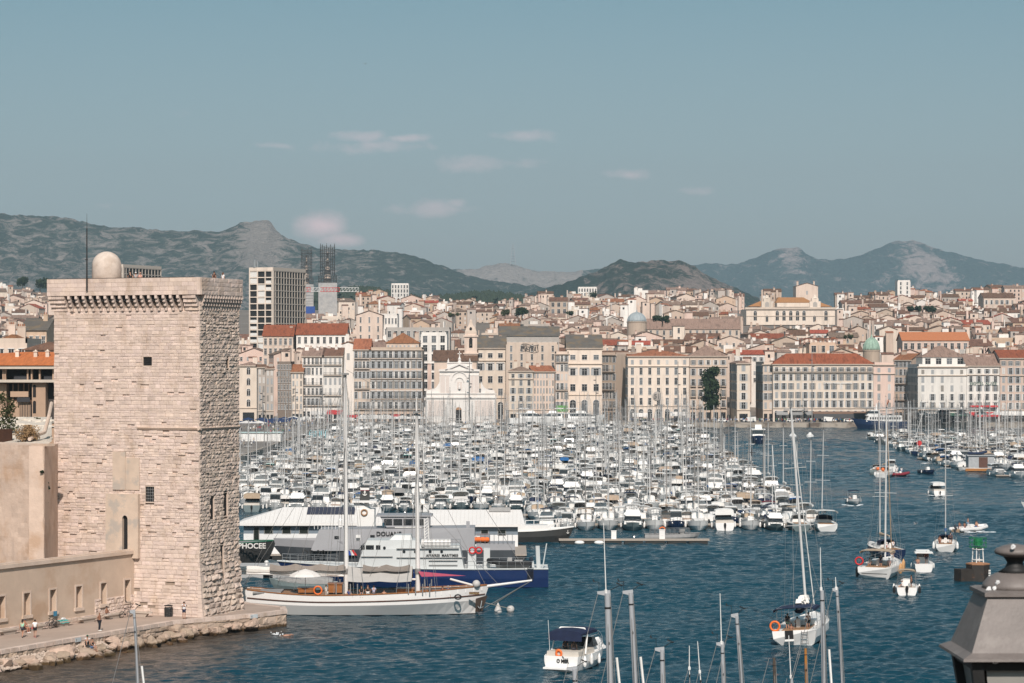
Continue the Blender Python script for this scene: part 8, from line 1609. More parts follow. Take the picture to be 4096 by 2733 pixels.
# green channel marker
q = on(3900, 2322, 0); mk_ = T('channel_marker', 'rusty black channel marker with white stilt frame and green topmark cage', 'buoy', q, .35); rust = mat('rusty_black', (.028, .022, .018), .7, .3, 1.5, col2=(.11, .05, .025), c2=(.60, .68), s2=1.8)
m = MB(); m.lathe([(1.42, -.5), (1.42, 1.95)], (.4, 0, 0), 6); m.b2((-2.4, -.8, -.4), (-.6, .9, 1.45)); m.build('float_body', rust, mk_); m = MB(); m.lathe([(1.46, 1.95), (1.46, 2.1), (.5, 2.25)], (.4, 0, 0), 6); m.build('cap', mat('rust_orange', (.34, .17, .09), .9, .2), mk_)
m = MB()
for a, b in ((-.5, -.5), (.5, -.5), (.5, .5), (-.5, .5)): m.tube((.4+a, b, 2.1), (.4+a*.85, b*.85, 4.0), .07)
for z in (2.5, 3.8): m.path([(.4+a*.5, b*.5, z) for a, b in ((-1, -1), (1, -1), (1, 1), (-1, 1), (-1, -1))], .06)
m.build('stilt_frame', white, mk_); grn = mat('marker_green', (.012, .17, .06), .5, .08); m = MB()
for z in (4.05, 4.6, 5.2):
    for i in range(12): a, b = 2*pi*i/12, 2*pi*(i+1)/12; m.tube((.4+1.05*cos(a), 1.05*sin(a), z), (.4+1.05*cos(b), 1.05*sin(b), z), .035, n=4)
for i in range(12): a = 2*pi*i/12; m.tube((.4+1.05*cos(a), 1.05*sin(a), 4.05), (.4+1.05*cos(a), 1.05*sin(a), 5.2), .025, n=4)
m.build('cage', grn, mk_); MB().lathe([(.48, 4.25), (.48, 5.1)], (.4, 0, 0), 12).build('topmark', grn, mk_); MB().lathe([(.45, 3.85), (.45, 4.05)], (.4, 0, 0), 10).build('lantern', black, mk_)
m = MB()
for k, z in enumerate((.55, .85, 1.15)): m.b2((1.15, -1.26, z), (1.45, -1.20, z+.2))
m.build('painted_mark', sgw, mk_)
# houseboat, extra pontoons and boats at the mouth of the right marina
q = on(3912, 1888, 0); hb_ = T('houseboat', 'grey houseboat with brown door panel and an inflatable on its roof', 'houseboat', q, pi); h = hull_mb(9.5, 4, 1., 1.2, stern=.95, full=4); h.build('hull', [white, antif, wood_dock], hb_); m = MB(); m.b2((-3.6, -1.7, .9), (2.6, 1.7, 3.9)); m.b2((-4, -2, 3.9), (3, 2, 4.1)); m.build('cabin', mat('houseboat_grey', (.36, .37, .38), .7), hb_); m = MB(); m.b2((-2.0, 1.66, 1.1), (.1, 1.78, 3.6)); m.build('door', mat('door_brown', (.11, .05, .035), .6), hb_); m = MB(); m.b2((-4.2, 1.9, .3), (3.4, 2.1, .9)); m.build('wood_strake', mat('orange_wood', (.36, .15, .04), .6), hb_)
rib('black inflatable lying on the houseboat roof', (q.x, q.y, 4.05), .1, 4.2, 1.9, navy, greyc, eng=False)
pontoon('short plank pontoon left of the houseboat', at(3775, 622).x, at(3868, 622).x, 622, 1.6); pontoon('plank pontoon below the dark hulled yacht at the right marina mouth', at(3668, 668).x, at(3830, 668).x, 668, 1.6); pontoon('short pontoon with round red sign', at(3646, 706).x, at(3700, 706).x, 706, 1.6); pontoon('plank pontoon at the right picture edge', at(3975, 570).x, at(4180, 570).x, 568, 1.8)
q = at(3677, 705, .55); t = T('round_sign', 'round red sign on a short post at the end of a pontoon', 'sign', q); m = MB(); m.lathe([(.75, -.05), (.75, .05)], (0, 0, 0), 16); m.v = [(a, c, b+2.7) for a, b, c in m.v]; m.build('disc', red, t); MB().tube((0, .1, 0), (0, .1, 2.7), .07).build('post', burg, t)
for i, (px, py, k, lab) in enumerate(((3990, 1905, 'cruiser', 'white cruiser with two round covers moored at the right edge pontoon'), (4072, 1912, 'fly', 'white cabin boat cut by the right picture edge'), (3520, 1775, 'fly', 'white cruiser with dark hull sides, leftmost of the right marina'), (3585, 1778, 'fly', 'white flybridge boat second from left in the right marina'), (3640, 1768, 'cruiser', 'white cruiser with tall arch third from left in the right marina'), (4190, 2045, 'cruiser', 'white boat bow entering at the right picture edge'))): t = motorboat(k, 9.5, 3.3, white if i != 2 else hullgrey, white, fb=1.2, bfb=1.7); setb(t, lab, px, py, -pi/2+R.uniform(-.1, .1) if i < 5 else pi)
t = yacht(10.5, 3.4, 15, hullblue, navy, alu, name='sailing_yacht'); setb(t, 'dark blue hulled yacht alongside the right marina mouth pontoon', 3718, 1824, pi)
t = motorboat('cruiser', 9.5, 3.4, hullgrey, blue, fb=1.3, bfb=1.8); setb(t, 'pale green hulled boat with blue ball fender at the right marina mouth', 3775, 1818, -pi/2-.4)
t = yacht(11, 3.5, 17, white, navy, alu_dark, name='sailing_yacht'); setb(t, 'yacht with black mast and dark furled sail behind the houseboat', 3945, 1838, pi/2)
# boats at the front corner of the marina
for i, (px, py, k, cv, lab, rz) in enumerate(((3010, 2056, 'covered', navy, 'boat under a tall navy cover at the right front corner of the marina', -pi/2), (3190, 2090, 'open', beige, 'grey inflatable style boat at the far right end of the front row', -pi/2+.3))): t = motorboat(k, 8, 3, white if i == 0 else hullgrey, cv, fb=1.0, bfb=1.4); setb(t, lab, px+80*(i == 0), py, rz)
t = yacht(9, 3, 13.5, hullgrey, blue, alu, name='sailing_yacht'); setb(t, 'grey hulled yacht last in the front marina row', 3085, 2112, -pi/2+.1)
t = motorboat('fly', 13, 4.4, hullgrey, white, name='motor_yacht', fb=1.7, bfb=2.4); setb(t, 'tall white motor yacht with radar mast at the right side of the marina', 3012, 1950, -pi/2); MB().tube((-3, 0, 4), (-3, 0, 8.2), .1).b2((-4.6, -.8, 7.2), (-2.6, .8, 7.3)).build('radar_mast', rail, t)
for i, (px, lab) in enumerate(((2320, 'biggest white motor yacht moored before the palace arches'), (2120, 'white motor yacht left of the biggest one by the far quay'), (2210, 'white motor yacht with pointed bow between two bigger ones'))): t = motorboat('fly', (20, 17, 15)[i], (6, 5, 4.8)[i], white, white, name='motor_yacht', fb=2.6, bfb=3.6); setb(t, lab, px, 1712, .15 if i < 2 else pi); t.scale = (1, 1, 1.5)
# ================================================================ masts in front: yachts lying below the picture edge
def near_mast(label, px, py, pxb, wpx, D, mt, top='vane', ant=0, stay=0, cover=None, dark=False):
    zt = zat(py, D); lean = math.atan2((pxb-px)*1., 2733-py); c = at(pxb, D); r_ = wpx*D/F/2; L = max(8, zt*.68); t = T('sailboat', label, 'sailboat', (c.x+math.tan(lean)*zat(2733, D), D, 0), 0); t.rotation_euler = (0, -lean, 0)
    h = hull_mb(L, L*.32, 1.0, 1.4, n=12); h.build('hull', [white, antif, offwhite], t); m = MB(); trap(m, -L*.15, L*.3, L*.1, .95, 1.4, .2, .8, .8); m.build('coachroof', white, t)
    m = MB(); m.tube((0, 0, 1), (0, 0, zt), r_, r_*.92, 12); mo = m.build('mast', mt, t, smooth=False)
    m = MB(); m.tube((0, 0, zt-r_*5), (0, 0, zt-r_*4.4), r_*1.03, n=12); m.ball((0, -r_, zt-r_*16), (.03, .03, .06)); m.build('mast_band', black, mo)
    if top:
        m = MB(); m.hexa([(-r_*3.2, -.03, zt-.02), (r_, -.03, zt-.12), (r_, .03, zt-.12), (-r_*3.2, .03, zt-.02), (-r_*3.2, -.03, zt+.07), (r_, -.03, zt+.1), (r_, .03, zt+.1), (-r_*3.2, .03, zt+.07)]); m.build('mast_crane', mt, mo)
        m = MB(); e = (r_*4.4, 0, zt+.27); m.tube((r_, 0, zt+.1), e, .012, n=4).ball((e[0]+.02, 0, e[2]-.02), (.05, .05, .03)); m.hexa([(e[0]-.15, -.004, e[2]+.03), (e[0]-.02, -.004, e[2]), (e[0]-.02, .004, e[2]), (e[0]-.15, .004, e[2]+.03), (e[0]-.15, -.004, e[2]+.09), (e[0]-.04, -.004, e[2]+.04), (e[0]-.04, .004, e[2]+.04), (e[0]-.15, .004, e[2]+.09)]); m.tube((e[0]-.1, 0, e[2]+.02), (e[0]+.16, 0, e[2]-.02), .008, n=3)
        m.build('wind_vane', black, mo); m = MB(); w0 = -r_*2.6; m.tube((w0, 0, zt), (w0, 0, zt+.40), .008, n=4).tube((w0-.18, 0, zt+.40), (w0+.02, 0, zt+.38), .008, n=3); m.hexa([(w0-.19, -.003, zt+.40), (w0-.13, -.003, zt+.40), (w0-.13, .003, zt+.40), (w0-.19, .003, zt+.40), (w0-.21, -.003, zt+.49), (w0-.17, -.003, zt+.49), (w0-.17, .003, zt+.49), (w0-.21, .003, zt+.49)]); m.build('anemometer', black, mo)
    if ant: MB().tube((-r_*.4, 0, zt), (-r_*.5, 0, zt+ant), .02, .012, 5).lathe([(.05, zt), (.05, zt+.12)], (-r_*.4, 0, 0), 6).build('antenna', white, mo)
    m = MB(); m.tube((r_, 0, zt-.1), (r_*1.3, .1, 1.5), .010, n=4).tube((-r_*3, 0, zt), (-L*.42, -.3, 1.5), .012, n=4).tube((0, 0, zt-.2), (-r_*2, -L*.14, 1.2), .012, n=4).tube((r_, 0, zt-.3), (r_*2+.4, L*.14, 1.2), .012, n=4); m.build('rigging', wire, t)
    if stay: m = MB(); m.tube((r_+.15, 0, zt-2.2), (r_+stay, -.3, 1.6), .045, n=6); m.build('furled_genoa', offwhite, t)
    return t
mgrey = mat('mast_grey', (.40, .41, .43), .45, .04, .4, metal=.2)
near_mast('thick grey mast with tall whip antenna, left of the near pair', 2429, 2372, 2440, 25, 84, mgrey, ant=2.4, stay=1.3); near_mast('grey mast right of the near pair, slightly leaning', 2522, 2368, 2540, 20, 84, mgrey, stay=1.0)
near_mast('short grey mast top right of the near pair', 2648, 2599, 2650, 18, 84, mgrey); near_mast('grey mast top overlapping the O MER stern', 2298, 2675, 2300, 20, 92, mgrey)
near_mast('slim grey mast with whip antenna left of the leaning one', 2889, 2577, 2893, 15, 92, mgrey, ant=1.9); near_mast('slim leaning grey mast between near pair and ladder yacht', 2946, 2459, 2965, 14, 92, mgrey, stay=0)
near_mast('bluish grey mast passing in front of the ladder yacht', 3288, 2362, 3294, 17, 92, mgrey, top=None, ant=1.6, stay=.9); near_mast('thin grey mast with white top light right of the ladder yacht', 3347, 2357, 3368, 11, 96, mgrey, ant=.5, stay=0)
near_mast('weathered dark wooden mast top with peeling bark', 3096, 2631, 3099, 13, 92, mat('old_dark_wood', (.07, .055, .045), .9, .4, 4), top=None)
near_mast('varnished orange wooden mast top below the ladder yacht', 3222, 2593, 3225, 11, 92, mat('mast_varnish', (.36, .15, .035), .35, .15, 2), top=None); near_mast('small grey mast cap with thin antenna left of the orange mast', 3166, 2712, 3167, 12, 92, mgrey, top=None, ant=1.6)
near_mast('left of two thin white whip antennas at the bottom edge', 2758, 2680, 2758, 3, 92, white, top=None, ant=.9); near_mast('right of two thin white whip antennas at the bottom edge', 2800, 2690, 2803, 4, 92, white, top=None, ant=1.2)
near_mast('single thin grey mast leaning before the stone promenade', 536, 2446, 551, 10, 100, mgrey, stay=1.0)
# ================================================================ the old street lamp close to the viewer
Dl = 11.2; lc = at(4060, Dl); lamp = T('street_lamp', 'old dark square street lantern with domed cap close at the right edge', 'street lamp', (lc.x, lc.y, 0), radians(.8)); ly = lambda py: zat(py, Dl)
lm_ = mat('lamp_paint', (.165, .142, .132), .55, .14, 9, .002, 60, col2=(.22, .195, .18), c2=(.55, .7), s2=7, spec=.5); ldk = mat('lamp_black', (.02, .02, .02), .6, .2, 8)
def sq(h, z): return [(-h, -h, z), (h, -h, z), (h, h, z), (-h, h, z)]
m = MB(); m.loft([sq(.150, ly(2372)), sq(.158, ly(2382)), sq(.245, ly(2588))], closed=True); m.build('hood', lm_, lamp)
m = MB(); m.loft([sq(.246, ly(2588)), sq(.290, ly(2606)), sq(.292, ly(2617)), sq(.245, ly(2615))], closed=True); m.build('brim', lm_, lamp)
m = MB(); m.loft([sq(.172, ly(2374)), sq(.172, ly(2358)), sq(.150, ly(2352))], closed=True); m.build('cap_plate', lm_, lamp)
m = MB(); m.lathe([(.150, ly(2354)), (.146, ly(2335)), (.125, ly(2312)), (.09, ly(2294)), (.055, ly(2284))], (0, 0, 0), 28); m.build('dome', lm_, lamp, smooth=True)
m = MB(); m.lathe([(.075, ly(2288)), (.045, ly(2270)), (.035, ly(2250)), (.05, ly(2230)), (.06, ly(2222))], (0, 0, 0), 24); m.build('neck', ldk, lamp, smooth=True)
m = MB(); m.lathe([(.05, ly(2228)), (.088, ly(2216)), (.094, ly(2206)), (.085, ly(2194)), (.05, ly(2182)), (.01, ly(2176))], (0, 0, 0), 24); m.build('finial', lm_, lamp, smooth=True)
gz0, gz1 = ly(3060), ly(2617)
for s in range(4):
    m = MB(); m.hexa([(-.115, -.135, gz0), (.115, -.135, gz0), (.115, -.13, gz0), (-.115, -.13, gz0), (-.175, -.208, gz1-.03), (.175, -.208, gz1-.03), (.175, -.203, gz1-.03), (-.175, -.203, gz1-.03)]); m.build('glass_pane', mat('frosted_pane', (.30, .29, .27), .35, .08, 5), lamp, rz=s*pi/2)
m = MB()
for a, b in ((-1, -1), (1, -1), (1, 1), (-1, 1)): m.hexa([(a*.155-.018, b*.155-.018, gz0), (a*.155+.018, b*.155-.018, gz0), (a*.155+.018, b*.155+.018, gz0), (a*.155-.018, b*.155+.018, gz0), (a*.222-.026, b*.222-.026, gz1), (a*.222+.026, b*.222-.026, gz1), (a*.222+.026, b*.222+.026, gz1), (a*.222-.026, b*.222+.026, gz1)])
m.loft([sq(.215, gz1-.045), sq(.235, gz1-.045), sq(.245, gz1), sq(.225, gz1)], closed=True); m.loft([sq(.13, gz0-.04), sq(.19, gz0-.04), sq(.19, gz0), sq(.13, gz0)], closed=True); m.build('frame', ldk, lamp)
m = MB(); m.lathe([(.16, gz0-.04), (.06, gz0-.2), (.05, gz0-.3), (.05, 20.5), (.09, 20.4), (.09, 19.5), (.14, 19.4)], (0, 0, 0), 12); m.build('post', ldk, lamp)
m = MB(); 
for x, z, s_ in ((-.02-.12, ly(2612), .02), (-.10, ly(2322), .010), (-.03, ly(2180), .012), (-.14, ly(2350), .014), (-.115, ly(2345), .009)): m.ball((x, -.245 if z < 25.8 else -.10, z), (s_, s_*.6, s_), 7, 5, .3)
m.build('droppings', mat('bird_lime', (.66, .66, .66), .9, .2, 30), lamp)
MB().hexa([(-.236, -.165, ly(2590)), (-.236, -.13, ly(2590)), (-.240, -.13, ly(2590)), (-.240, -.165, ly(2590)), (-.216, -.16, ly(2535)), (-.216, -.125, ly(2535)), (-.220, -.125, ly(2535)), (-.220, -.16, ly(2535))]).build('sticker', mat('sticker_paper', (.52, .49, .43), .8, .15, 40), lamp)
MB().b2((lc.x-1.5, lc.y-1.2, 18.8), (lc.x+5, lc.y+1.5, 19.5)).build('parapet_wall', stone_smooth)
tag(bpy.data.objects['parapet_wall'], 'stone parapet that carries the old street lantern', 'wall')
# ================================================================ gulls
def gull(label, p, rz, s=1.):
    t = T('gull', label, 'bird', p, rz); m = MB(); m.loft([[(x, r_*cos(a), z+r_*sin(a)) for a in [2*pi*k/6 for k in range(6)]] for x, r_, z in ((-.30, .015, .02), (-.1, .06, 0), (.08, .065, 0), (.18, .045, .03), (.26, .012, .025))], closed=True)
    for sd in (1, -1): m.hexa([(-.05, sd*.03, .03), (.10, sd*.03, .03), (.06, sd*.35, .20), (-.05, sd*.35, .19), (-.05, sd*.03, .05), (.10, sd*.03, .05), (.06, sd*.35, .22), (-.05, sd*.35, .21)]).hexa([(-.05, sd*.35, .19), (.06, sd*.35, .20), (-.10, sd*.68, .10), (-.14, sd*.68, .10), (-.05, sd*.35, .21), (.06, sd*.35, .22), (-.10, sd*.68, .11), (-.14, sd*.68, .11)])
    m.build('body', mat('gull_grey', (.25, .25, .26), .8), t); t.scale = (s, s, s)
gull('lone bird flying high in the open sky', at(1461, 300, zat(256, 300)), 1.2, .55); gull('dark gull flying low over the channel by the inflatable', at(3662, 330, zat(2096, 330)), .4)
# ================================================================ cars, crowd, awnings and parasols of the quays
def car(label, px, D, van=False, rz=0., col=white):
    t = T('van' if van else 'car', label, 'van' if van else 'car', at(px, D, 2.03), rz, 'white vehicles on the far quay'); m = MB(); L, Wd = (5.2, 2.0) if van else (4.3, 1.8)
    P = [(-L/2, .35), (L/2, .35), (L/2, .85), (L/2-.9, 1.05), (L/2-1.5, 1.95 if van else 1.45), (-L/2+.15, 2.2 if van else 1.42), (-L/2, 1.0)] if van else [(-L/2, .3), (L/2, .3), (L/2-.05, .72), (L/2-1.0, .92), (L/2-1.75, 1.42), (-L/2+.75, 1.45), (-L/2+.1, .98)]
    m.ext([(x, -Wd/2, z) for x, z in P], (0, Wd, 0)); m.build('body', col, t)
    g = MB()
    if van: g.hexa([(L/2-1.5, -Wd/2-.01, 1.1), (L/2-.95, -Wd/2-.01, 1.1), (L/2-.95, Wd/2+.01, 1.1), (L/2-1.5, Wd/2+.01, 1.1), (L/2-1.6, -Wd/2-.01, 1.8), (L/2-1.45, -Wd/2-.01, 1.8), (L/2-1.45, Wd/2+.01, 1.8), (L/2-1.6, Wd/2+.01, 1.8)])
    else: g.hexa([(-L/2+.45, -Wd/2-.01, .95), (L/2-1.15, -Wd/2-.01, .95), (L/2-1.15, Wd/2+.01, .95), (-L/2+.45, Wd/2+.01, .95), (-L/2+.85, -Wd/2-.01, 1.36), (L/2-1.8, -Wd/2-.01, 1.36), (L/2-1.8, Wd/2+.01, 1.36), (-L/2+.85, Wd/2+.01, 1.36)])
    g.build('side_window', glass, t)
    for x in (-L*.3, L*.3):
        for y in (-Wd/2, Wd/2): w = MB(); w.lathe([(.33, -.1), (.33, .1)], (0, 0, 0), 12); w.v = [(a+x, c+y, b+.33) for a, b, c in w.v]; w.build('wheel', black, t)
    return t
car('white hatchback parked on the far quay below the shaded corner building', 2892, 991.5); car('white delivery van on the far quay before the grey flank', 2998, 991.5, True, pi); car('white car half hidden by walkers under the grey awnings', 3165, 991.5); car('white boxy van under the dark hotel awning', 3320, 991.5, True); car('white car right of the boxy van by the ferry', 3395, 991.5)
def walker_mesh(top, bot, k, sit=False):
    m = MB(); s = .25 if k % 2 else .08; m.cm = 1
    m.tube((-.09, -s, 0), (-.08, 0, .85), .06, .09, 5).tube((.09, s, 0), (.08, 0, .85), .06, .09, 5); m.cm = 0; m.loft([[(x*cos(a), y*sin(a), z) for a in [2*pi*i/7 for i in range(7)]] for x, y, z in ((.15, .11, .82), (.17, .12, 1.1), (.21, .12, 1.38), (.07, .06, 1.47))], closed=True)
    m.tube((-.22, 0, 1.38), (-.28, -s*.6, .9), .05, .035, 5).tube((.22, 0, 1.38), (.28, s*.6, .9), .05, .035, 5); m.cm = 2; m.ball((0, 0, 1.60), (.09, .10, .12), 7, 6); m.cm = 3; m.ball((0, .02, 1.65), (.095, .10, .09), 7, 5); return m
CC = {'white': (.74, .73, .72), 'black': (.02, .02, .022), 'navy': (.02, .035, .09), 'red': (.40, .04, .04), 'grey': (.25, .25, .26), 'beige': (.48, .38, .29), 'blue': (.07, .16, .34), 'green': (.06, .18, .09)}
CB = {'dark trousers': (.025, .025, .03), 'blue jeans': (.06, .09, .16), 'beige shorts': (.40, .32, .24)}
WMS = []; RW = random.Random(31)
PED = []
for i, (a, b) in enumerate([(a, b) for a in CC for b in CB]): WMS.append((walker_mesh(CC[a], CB[b], i).mesh('person', [cloth(CC[a]), cloth(CB[b]), skin, hair_dk]), a, b, i))
WPOS = [2610, 2636, 2690, 2722, 2778, 2800, 2866, 2888, 2905, 2946, 3015, 3030, 3042, 3066, 3078, 3125, 3140, 3148, 3168, 3182, 3196, 3212, 3256, 3268, 3290, 3305, 3342, 3372, 3384, 3398, 3470, 3560, 3640, 3655, 2550, 2575, 2650, 2744, 2925, 2990]
for i, px in enumerate(WPOS):
    me, a, b, k = WMS[(i*7) % len(WMS)]; D = RW.uniform(985.6, 990.5); o = put('person', me, None, at(px+RW.uniform(-4, 4), D, 2.01), RW.uniform(0, 6.28)); o.scale = (1, 1, RW.uniform(.94, 1.06)); o['group'] = 'people strolling on the far quay'; o['category'] = 'person'; PED.append((o, 'person in %s top and %s on the far quay' % (a, b), px))
# dense crowds on terraces and the left quay
cm_ = MB(); CMAT = [cloth(c) for c in CC.values()]+[cloth(c) for c in CB.values()]+[skin, hair_dk]; pro = []
for me, a, b, k in WMS[::2]: g = walker_mesh(None, None, k); pro.append((g, {0: list(CC).index(a), 1: 8+list(CB).index(b), 2: 11, 3: 12}))
for i in range(430):
    g, mm = pro[RW.randrange(len(pro))]
    if i < 190: px = RW.uniform(2520, 3480); D = RW.uniform(989, 998)
    else: D = RW.uniform(700, 985); x = RW.uniform(-112, -76) if RW.random() < .7 else RW.uniform(-92, -74); px = pxx(x, D)
    if px < 940: continue
    p_ = at(px, D, 2.03); cm_.merge(g, Matrix.Translation(p_) @ Matrix.Rotation(RW.uniform(0, 6), 4, 'Z'), mm)
tag(cm_.build('crowd', CMAT), 'dense crowds of visitors along the quays and cafe terraces', kind='stuff')
def parasol(label, px, D, m_, r_=2.2, z=3.0): 
    t = T('parasol', label, 'parasol', at(px, D, 2.0), RW.uniform(0, 1), 'cafe parasols on the left quay'); m = MB(); m.lathe([(r_*1.3, z-.55), (r_*1.3, z-.4), (.1, z+.35)], (0, 0, 0), 4); m.build('canopy', m_, t); MB().tube((0, 0, 0), (0, 0, z), .05).build('pole', steel, t)
k = 0
for rowi, (D, p0, p1, col, cn) in enumerate(((930, 965, 1130, aw_nv, 'navy'), (880, 960, 1060, aw_wh, 'white'), (955, 1150, 1300, aw_wh, 'white'), (965, 1430, 1690, aw_wh, 'white'), (940, 1120, 1190, aw_nv, 'navy'), (925, 1340, 1420, aw_wh, 'white'), (945, 1560, 1700, aw_wh, 'white'))):
    n = max(2, int((p1-p0)/44))
    for i in range(n): parasol('%s cafe parasol, %s from left in its row, %s' % (cn, ORD[i], ('next to the cream corner house', 'nearest the stone tower', 'before the balconied white house', 'before the ornate balcony block', 'below the brown office block', 'below the blank white wall', 'left of the church steps')[rowi]), p0+(p1-p0)*(i+.5)/n, D, col, 2.3)
for i, (p0, p1, py, D, col, lab) in enumerate(((960, 1028, 1684, 975, aw_nv, 'blue awning along the foot of the cream corner house'), (1040, 1110, 1676, 970, aw_nv, 'navy awning before the grey shuttered houses'), (1115, 1165, 1672, 972, aw_nv, 'navy awning at the foot of the brown office block'), (1190, 1240, 1672, 972, aw_wh, 'white awning left of the lettered one'), (1440, 1560, 1660, 985, aw_wh, 'long white awning under the ornate balcony block'))): awning(lab, p0, p1, py, D, col, 5, 1.2)
t = T('market_stall', 'pale turquoise roofed stall cabin on the left quay', 'kiosk', at(1010, 760, 2.)); m = MB(); m.b2((-9, -2, 0), (9, 2, 2.6)); m.build('cabin', white, t); m = MB(); m.b2((-9.4, -2.4, 2.6), (9.4, 2.4, 2.8)); m.build('roof', mat('pale_turquoise', (.45, .58, .58), .7), t)
t = T('letter_sculpture', 'light blue block letters standing on the left quay', 'sculpture', at(1270, 790, 2.)); 
for i in range(5): m = MB(); x = -2.6+i*1.25; m.b2((x, -.3, 0), (x+.3, .3, 2.6)); m.b2((x, -.3, 2.3), (x+1.0, .3, 2.6)); m.b2((x+.7, -.3, .2*i % 1), (x+1.0, .3, 2.6)); m.build('block_letter', mat('light_blue_paint', (.25, .55, .62), .5), t)
for i, (px, py, D, lab) in enumerate(((3845, 1628, 975, 'left white pointed marquee by the right quay'), (3925, 1628, 975, 'middle white pointed marquee by the right quay'), (3990, 1632, 975, 'right white pointed marquee by the right quay'), (3690, 1652, 975, 'white pointed marquee behind the second ferry'))): t = T('marquee', lab, 'marquee', at(px, D, 2.), .3, 'white pointed marquees'); m = MB(); m.lathe([(3.2, 3.4), (1.0, 4.6), (.3, zat(py, D)-2.2), (.05, zat(py, D)-2)], (0, 0, 0), 4); m.build('canopy', aw_wh, t); m = MB(); [m.tube((a, b, 0), (a, b, 3.4), .06) for a, b in ((-2, -2), (2, -2), (2, 2), (-2, 2))]; m.build('frame', steel, t)
D = 978; a, b = at(3440, D), at(3945, D); z = zat(1632, D); t = T('mirror_canopy', 'long thin flat silver canopy on slim posts along the far quay', 'canopy', ((a.x+b.x)/2, D, 0)); w_ = (b.x-a.x)/2; m = MB(); m.hexa([(-w_, -8, z), (w_, -8, z-.6), (w_, 14, z-.6), (-w_, 14, z), (-w_, -8, z+.25), (w_, -8, z-.3), (w_, 14, z-.3), (-w_, 14, z+.25)]); m.build('roof', mat('polished_steel', (.50, .50, .50), .28, .03, metal=.7), t)
for x in (-.9, -.3, .3, .9): MB().tube((x*w_, 0, 2), (x*w_, 0, z-.1), .15).build('post', steel, t)
def street_light(label, px, D, yt): t = T('street_light', label, 'street light', at(px, D, 2.), 0, 'tall street lights on the quays'); h_ = zat(yt, D)-2; m = MB(); m.tube((0, 0, 0), (0, 0, h_), .22, .12, 8); m.build('pole', alu_dark, t); m = MB(); [m.box((.5*(-1)**k, 0, h_*(.62+.09*k)), (.9, .4, .35)) for k in range(4)]; m.build('lamp_head', rail, t)
for px, yt, lab in ((1878, 1440, 'tall street light standing in front of the church'), (1182, 1540, 'tall street light before the brown office block'), (1050, 1560, 'tall street light before the grey shuttered houses'), (2712, 1446, 'tall street light before the cream sign building'), (3248, 1410, 'tall street light before the red roofed hotel'), (2384, 1500, 'tall street light before the palace arches'), (1290, 1550, 'tall street light before the balconied white house')): street_light(lab, px, 978, yt)
pg = T('gangway', 'short gangway ramp from the far quay to the ferry landing', 'gangway', at(2985, 980, 0), .4); MB().hexa([(-5, -1, 1.9), (6, -1, .6), (6, 1, .6), (-5, 1, 1.9), (-5, -1, 2.1), (6, -1, .8), (6, 1, .8), (-5, 1, 2.1)]).build('deck', wood_dock, pg)
# people aboard the schooner
MS = Matrix.Translation(sch.location)
for px, y_, z, pose, top, bot, lab, rz, kw in ((1452, -3.05, 1.95, 'sit', (.012, .012, .014), (.12, .15, .2), 'person in black sitting on the schooner rail with legs over the side', 0, dict(shoes=None)), (1476, -2.6, 1.55, 'stand', (.02, .02, .02), (.6, .6, .6), 'woman in black bikini top and striped trousers on the schooner', 0., dict(longleg=True)), (1500, -2.85, 1.95, 'sit', (.42, .42, .55), (.1, .1, .12), 'person in pale lilac shirt sitting backwards on the schooner rail', pi, {}), (1310, -2.3, 1.5, 'stand', (.6, .57, .52), (.55, .52, .48), 'person in pale clothes by the schooner wheelhouse', 1., dict(longleg=True)), (1400, -1.6, 1.5, 'sit', (.03, .05, .16), (.03, .03, .05), 'person in blue seated near the schooner mainmast', 0, {}), (1540, -2.4, 1.5, 'sit', None, (.3, .1, .1), 'bare backed person low behind the schooner rail', pi, {}), (1722, -2.2, 1.7, 'sit', (.02, .02, .02), (.02, .02, .02), 'person in black seated right of the schooner foremast', .5, {}), (1772, -2., 1.8, 'sit', (.12, .03, .03), (.03, .03, .03), 'person in dark red seated near the schooner bow', .2, {}), (1794, -1.9, 1.85, 'sit', (.05, .07, .14), (.03, .03, .03), 'grey haired person in navy seated nearest the schooner bow', .3, dict(hair=mat('grey_hair', (.3, .3, .3), .8)))):
    person(lab, Vector((X(px, 263), 263+y_*.8, z)), rz, pose, top, bot, **kw)
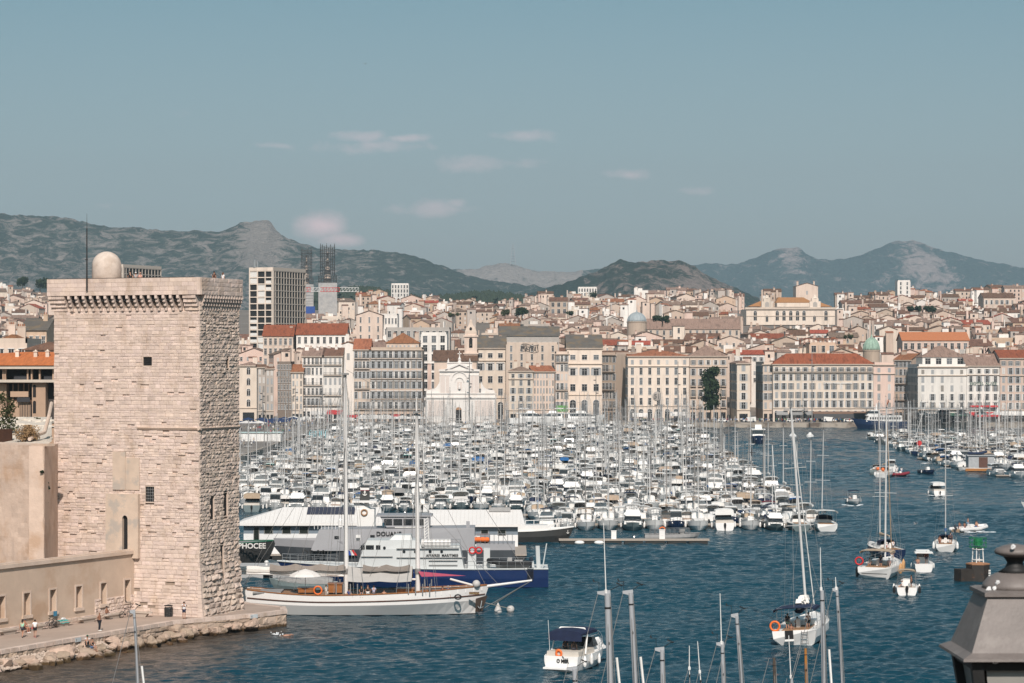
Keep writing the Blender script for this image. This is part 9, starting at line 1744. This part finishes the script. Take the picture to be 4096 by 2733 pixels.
# ================================================================ labels that single each repeat out
def unique(items, group):
    """items: (object, description, x position); same descriptions are told apart by their order from the left"""
    by = {}
    for o, d, x in items: by.setdefault(d, []).append((x, o))
    for d, l in by.items():
        l.sort(key=lambda e: e[0]); n = len(l)
        for i, (x, o) in enumerate(l):
            s = '' if n == 1 else (('left one', 'right one')[i] if n == 2 else (('left one', 'middle one', 'right one')[i] if n == 3 else '%s from left' % ORD[i]))
            o['label'] = d+(', '+s if s else ''); o['group'] = group
LMM = [(0, 'near the stone tower'), (1150, 'left of the mainmast'), (1390, 'between schooner masts'), (1670, 'below the church'), (1850, 'below the bell tower'), (2010, 'below the graffiti wall'), (2235, 'below the palace arches'), (2410, 'below the street houses'), (2515, 'below the number sign'), (2640, 'left of the plane tree'), (2760, 'below the plane tree'), (2900, 'at the channel edge')]
LMR = [(0, 'below red hotel'), (3580, 'below street gap'), (3670, 'below terrace block'), (3780, 'below green awning'), (3870, 'below lettered hotel'), (3960, 'below pink building'), (4040, 'at picture edge')]
def lmk(L_, px):
    r = ''
    for x, s in L_:
        if px >= x: r = s
    return r
mi, si = [], []
for o, d, row, px, side, sail, sc in BOATS:
    lab = '%s, %s row, %s' % (d, ORD[row], lmk(LMM, px)) if side == 'main' else '%s, %s right marina row, %s' % (d, ORD[row], lmk(LMR, px))
    o['category'] = 'sailboat' if sail else 'motorboat'; (si if sail else mi).append((o, lab, px))
unique(mi, 'motorboats moored in the packed marinas'); unique(si, 'sailboats moored in the packed marinas')
unique([(o, '%s, %s hill row, %s' % (d, ROWN[k], where(px)), px) for o, d, k, px, nc, y in HOUSES], 'houses crowding the hillside')
unique([(o, d, px) for o, d, px in PED], 'people strolling on the far quay')
BLM = [(-200, 'below the first walkers'), (160, 'left of the two sitters'), (310, 'by the two sitters'), (400, 'below the shirtless man'), (540, 'right of the leaning mast'), (690, 'below the tower'), (860, 'near the quay tip')]
unique([(o, '%s brown boulder %s, %s' % ('big' if max(o.scale) > 1.15 else 'small', 'at the waterline' if row > .6 else ('halfway down the bank' if row > .3 else 'close under the kerb'), lmk(BLM, q)), q) for q, row, z, o in BL], 'boulders along the promenade')
bpy.data.scenes.remove(TMP)
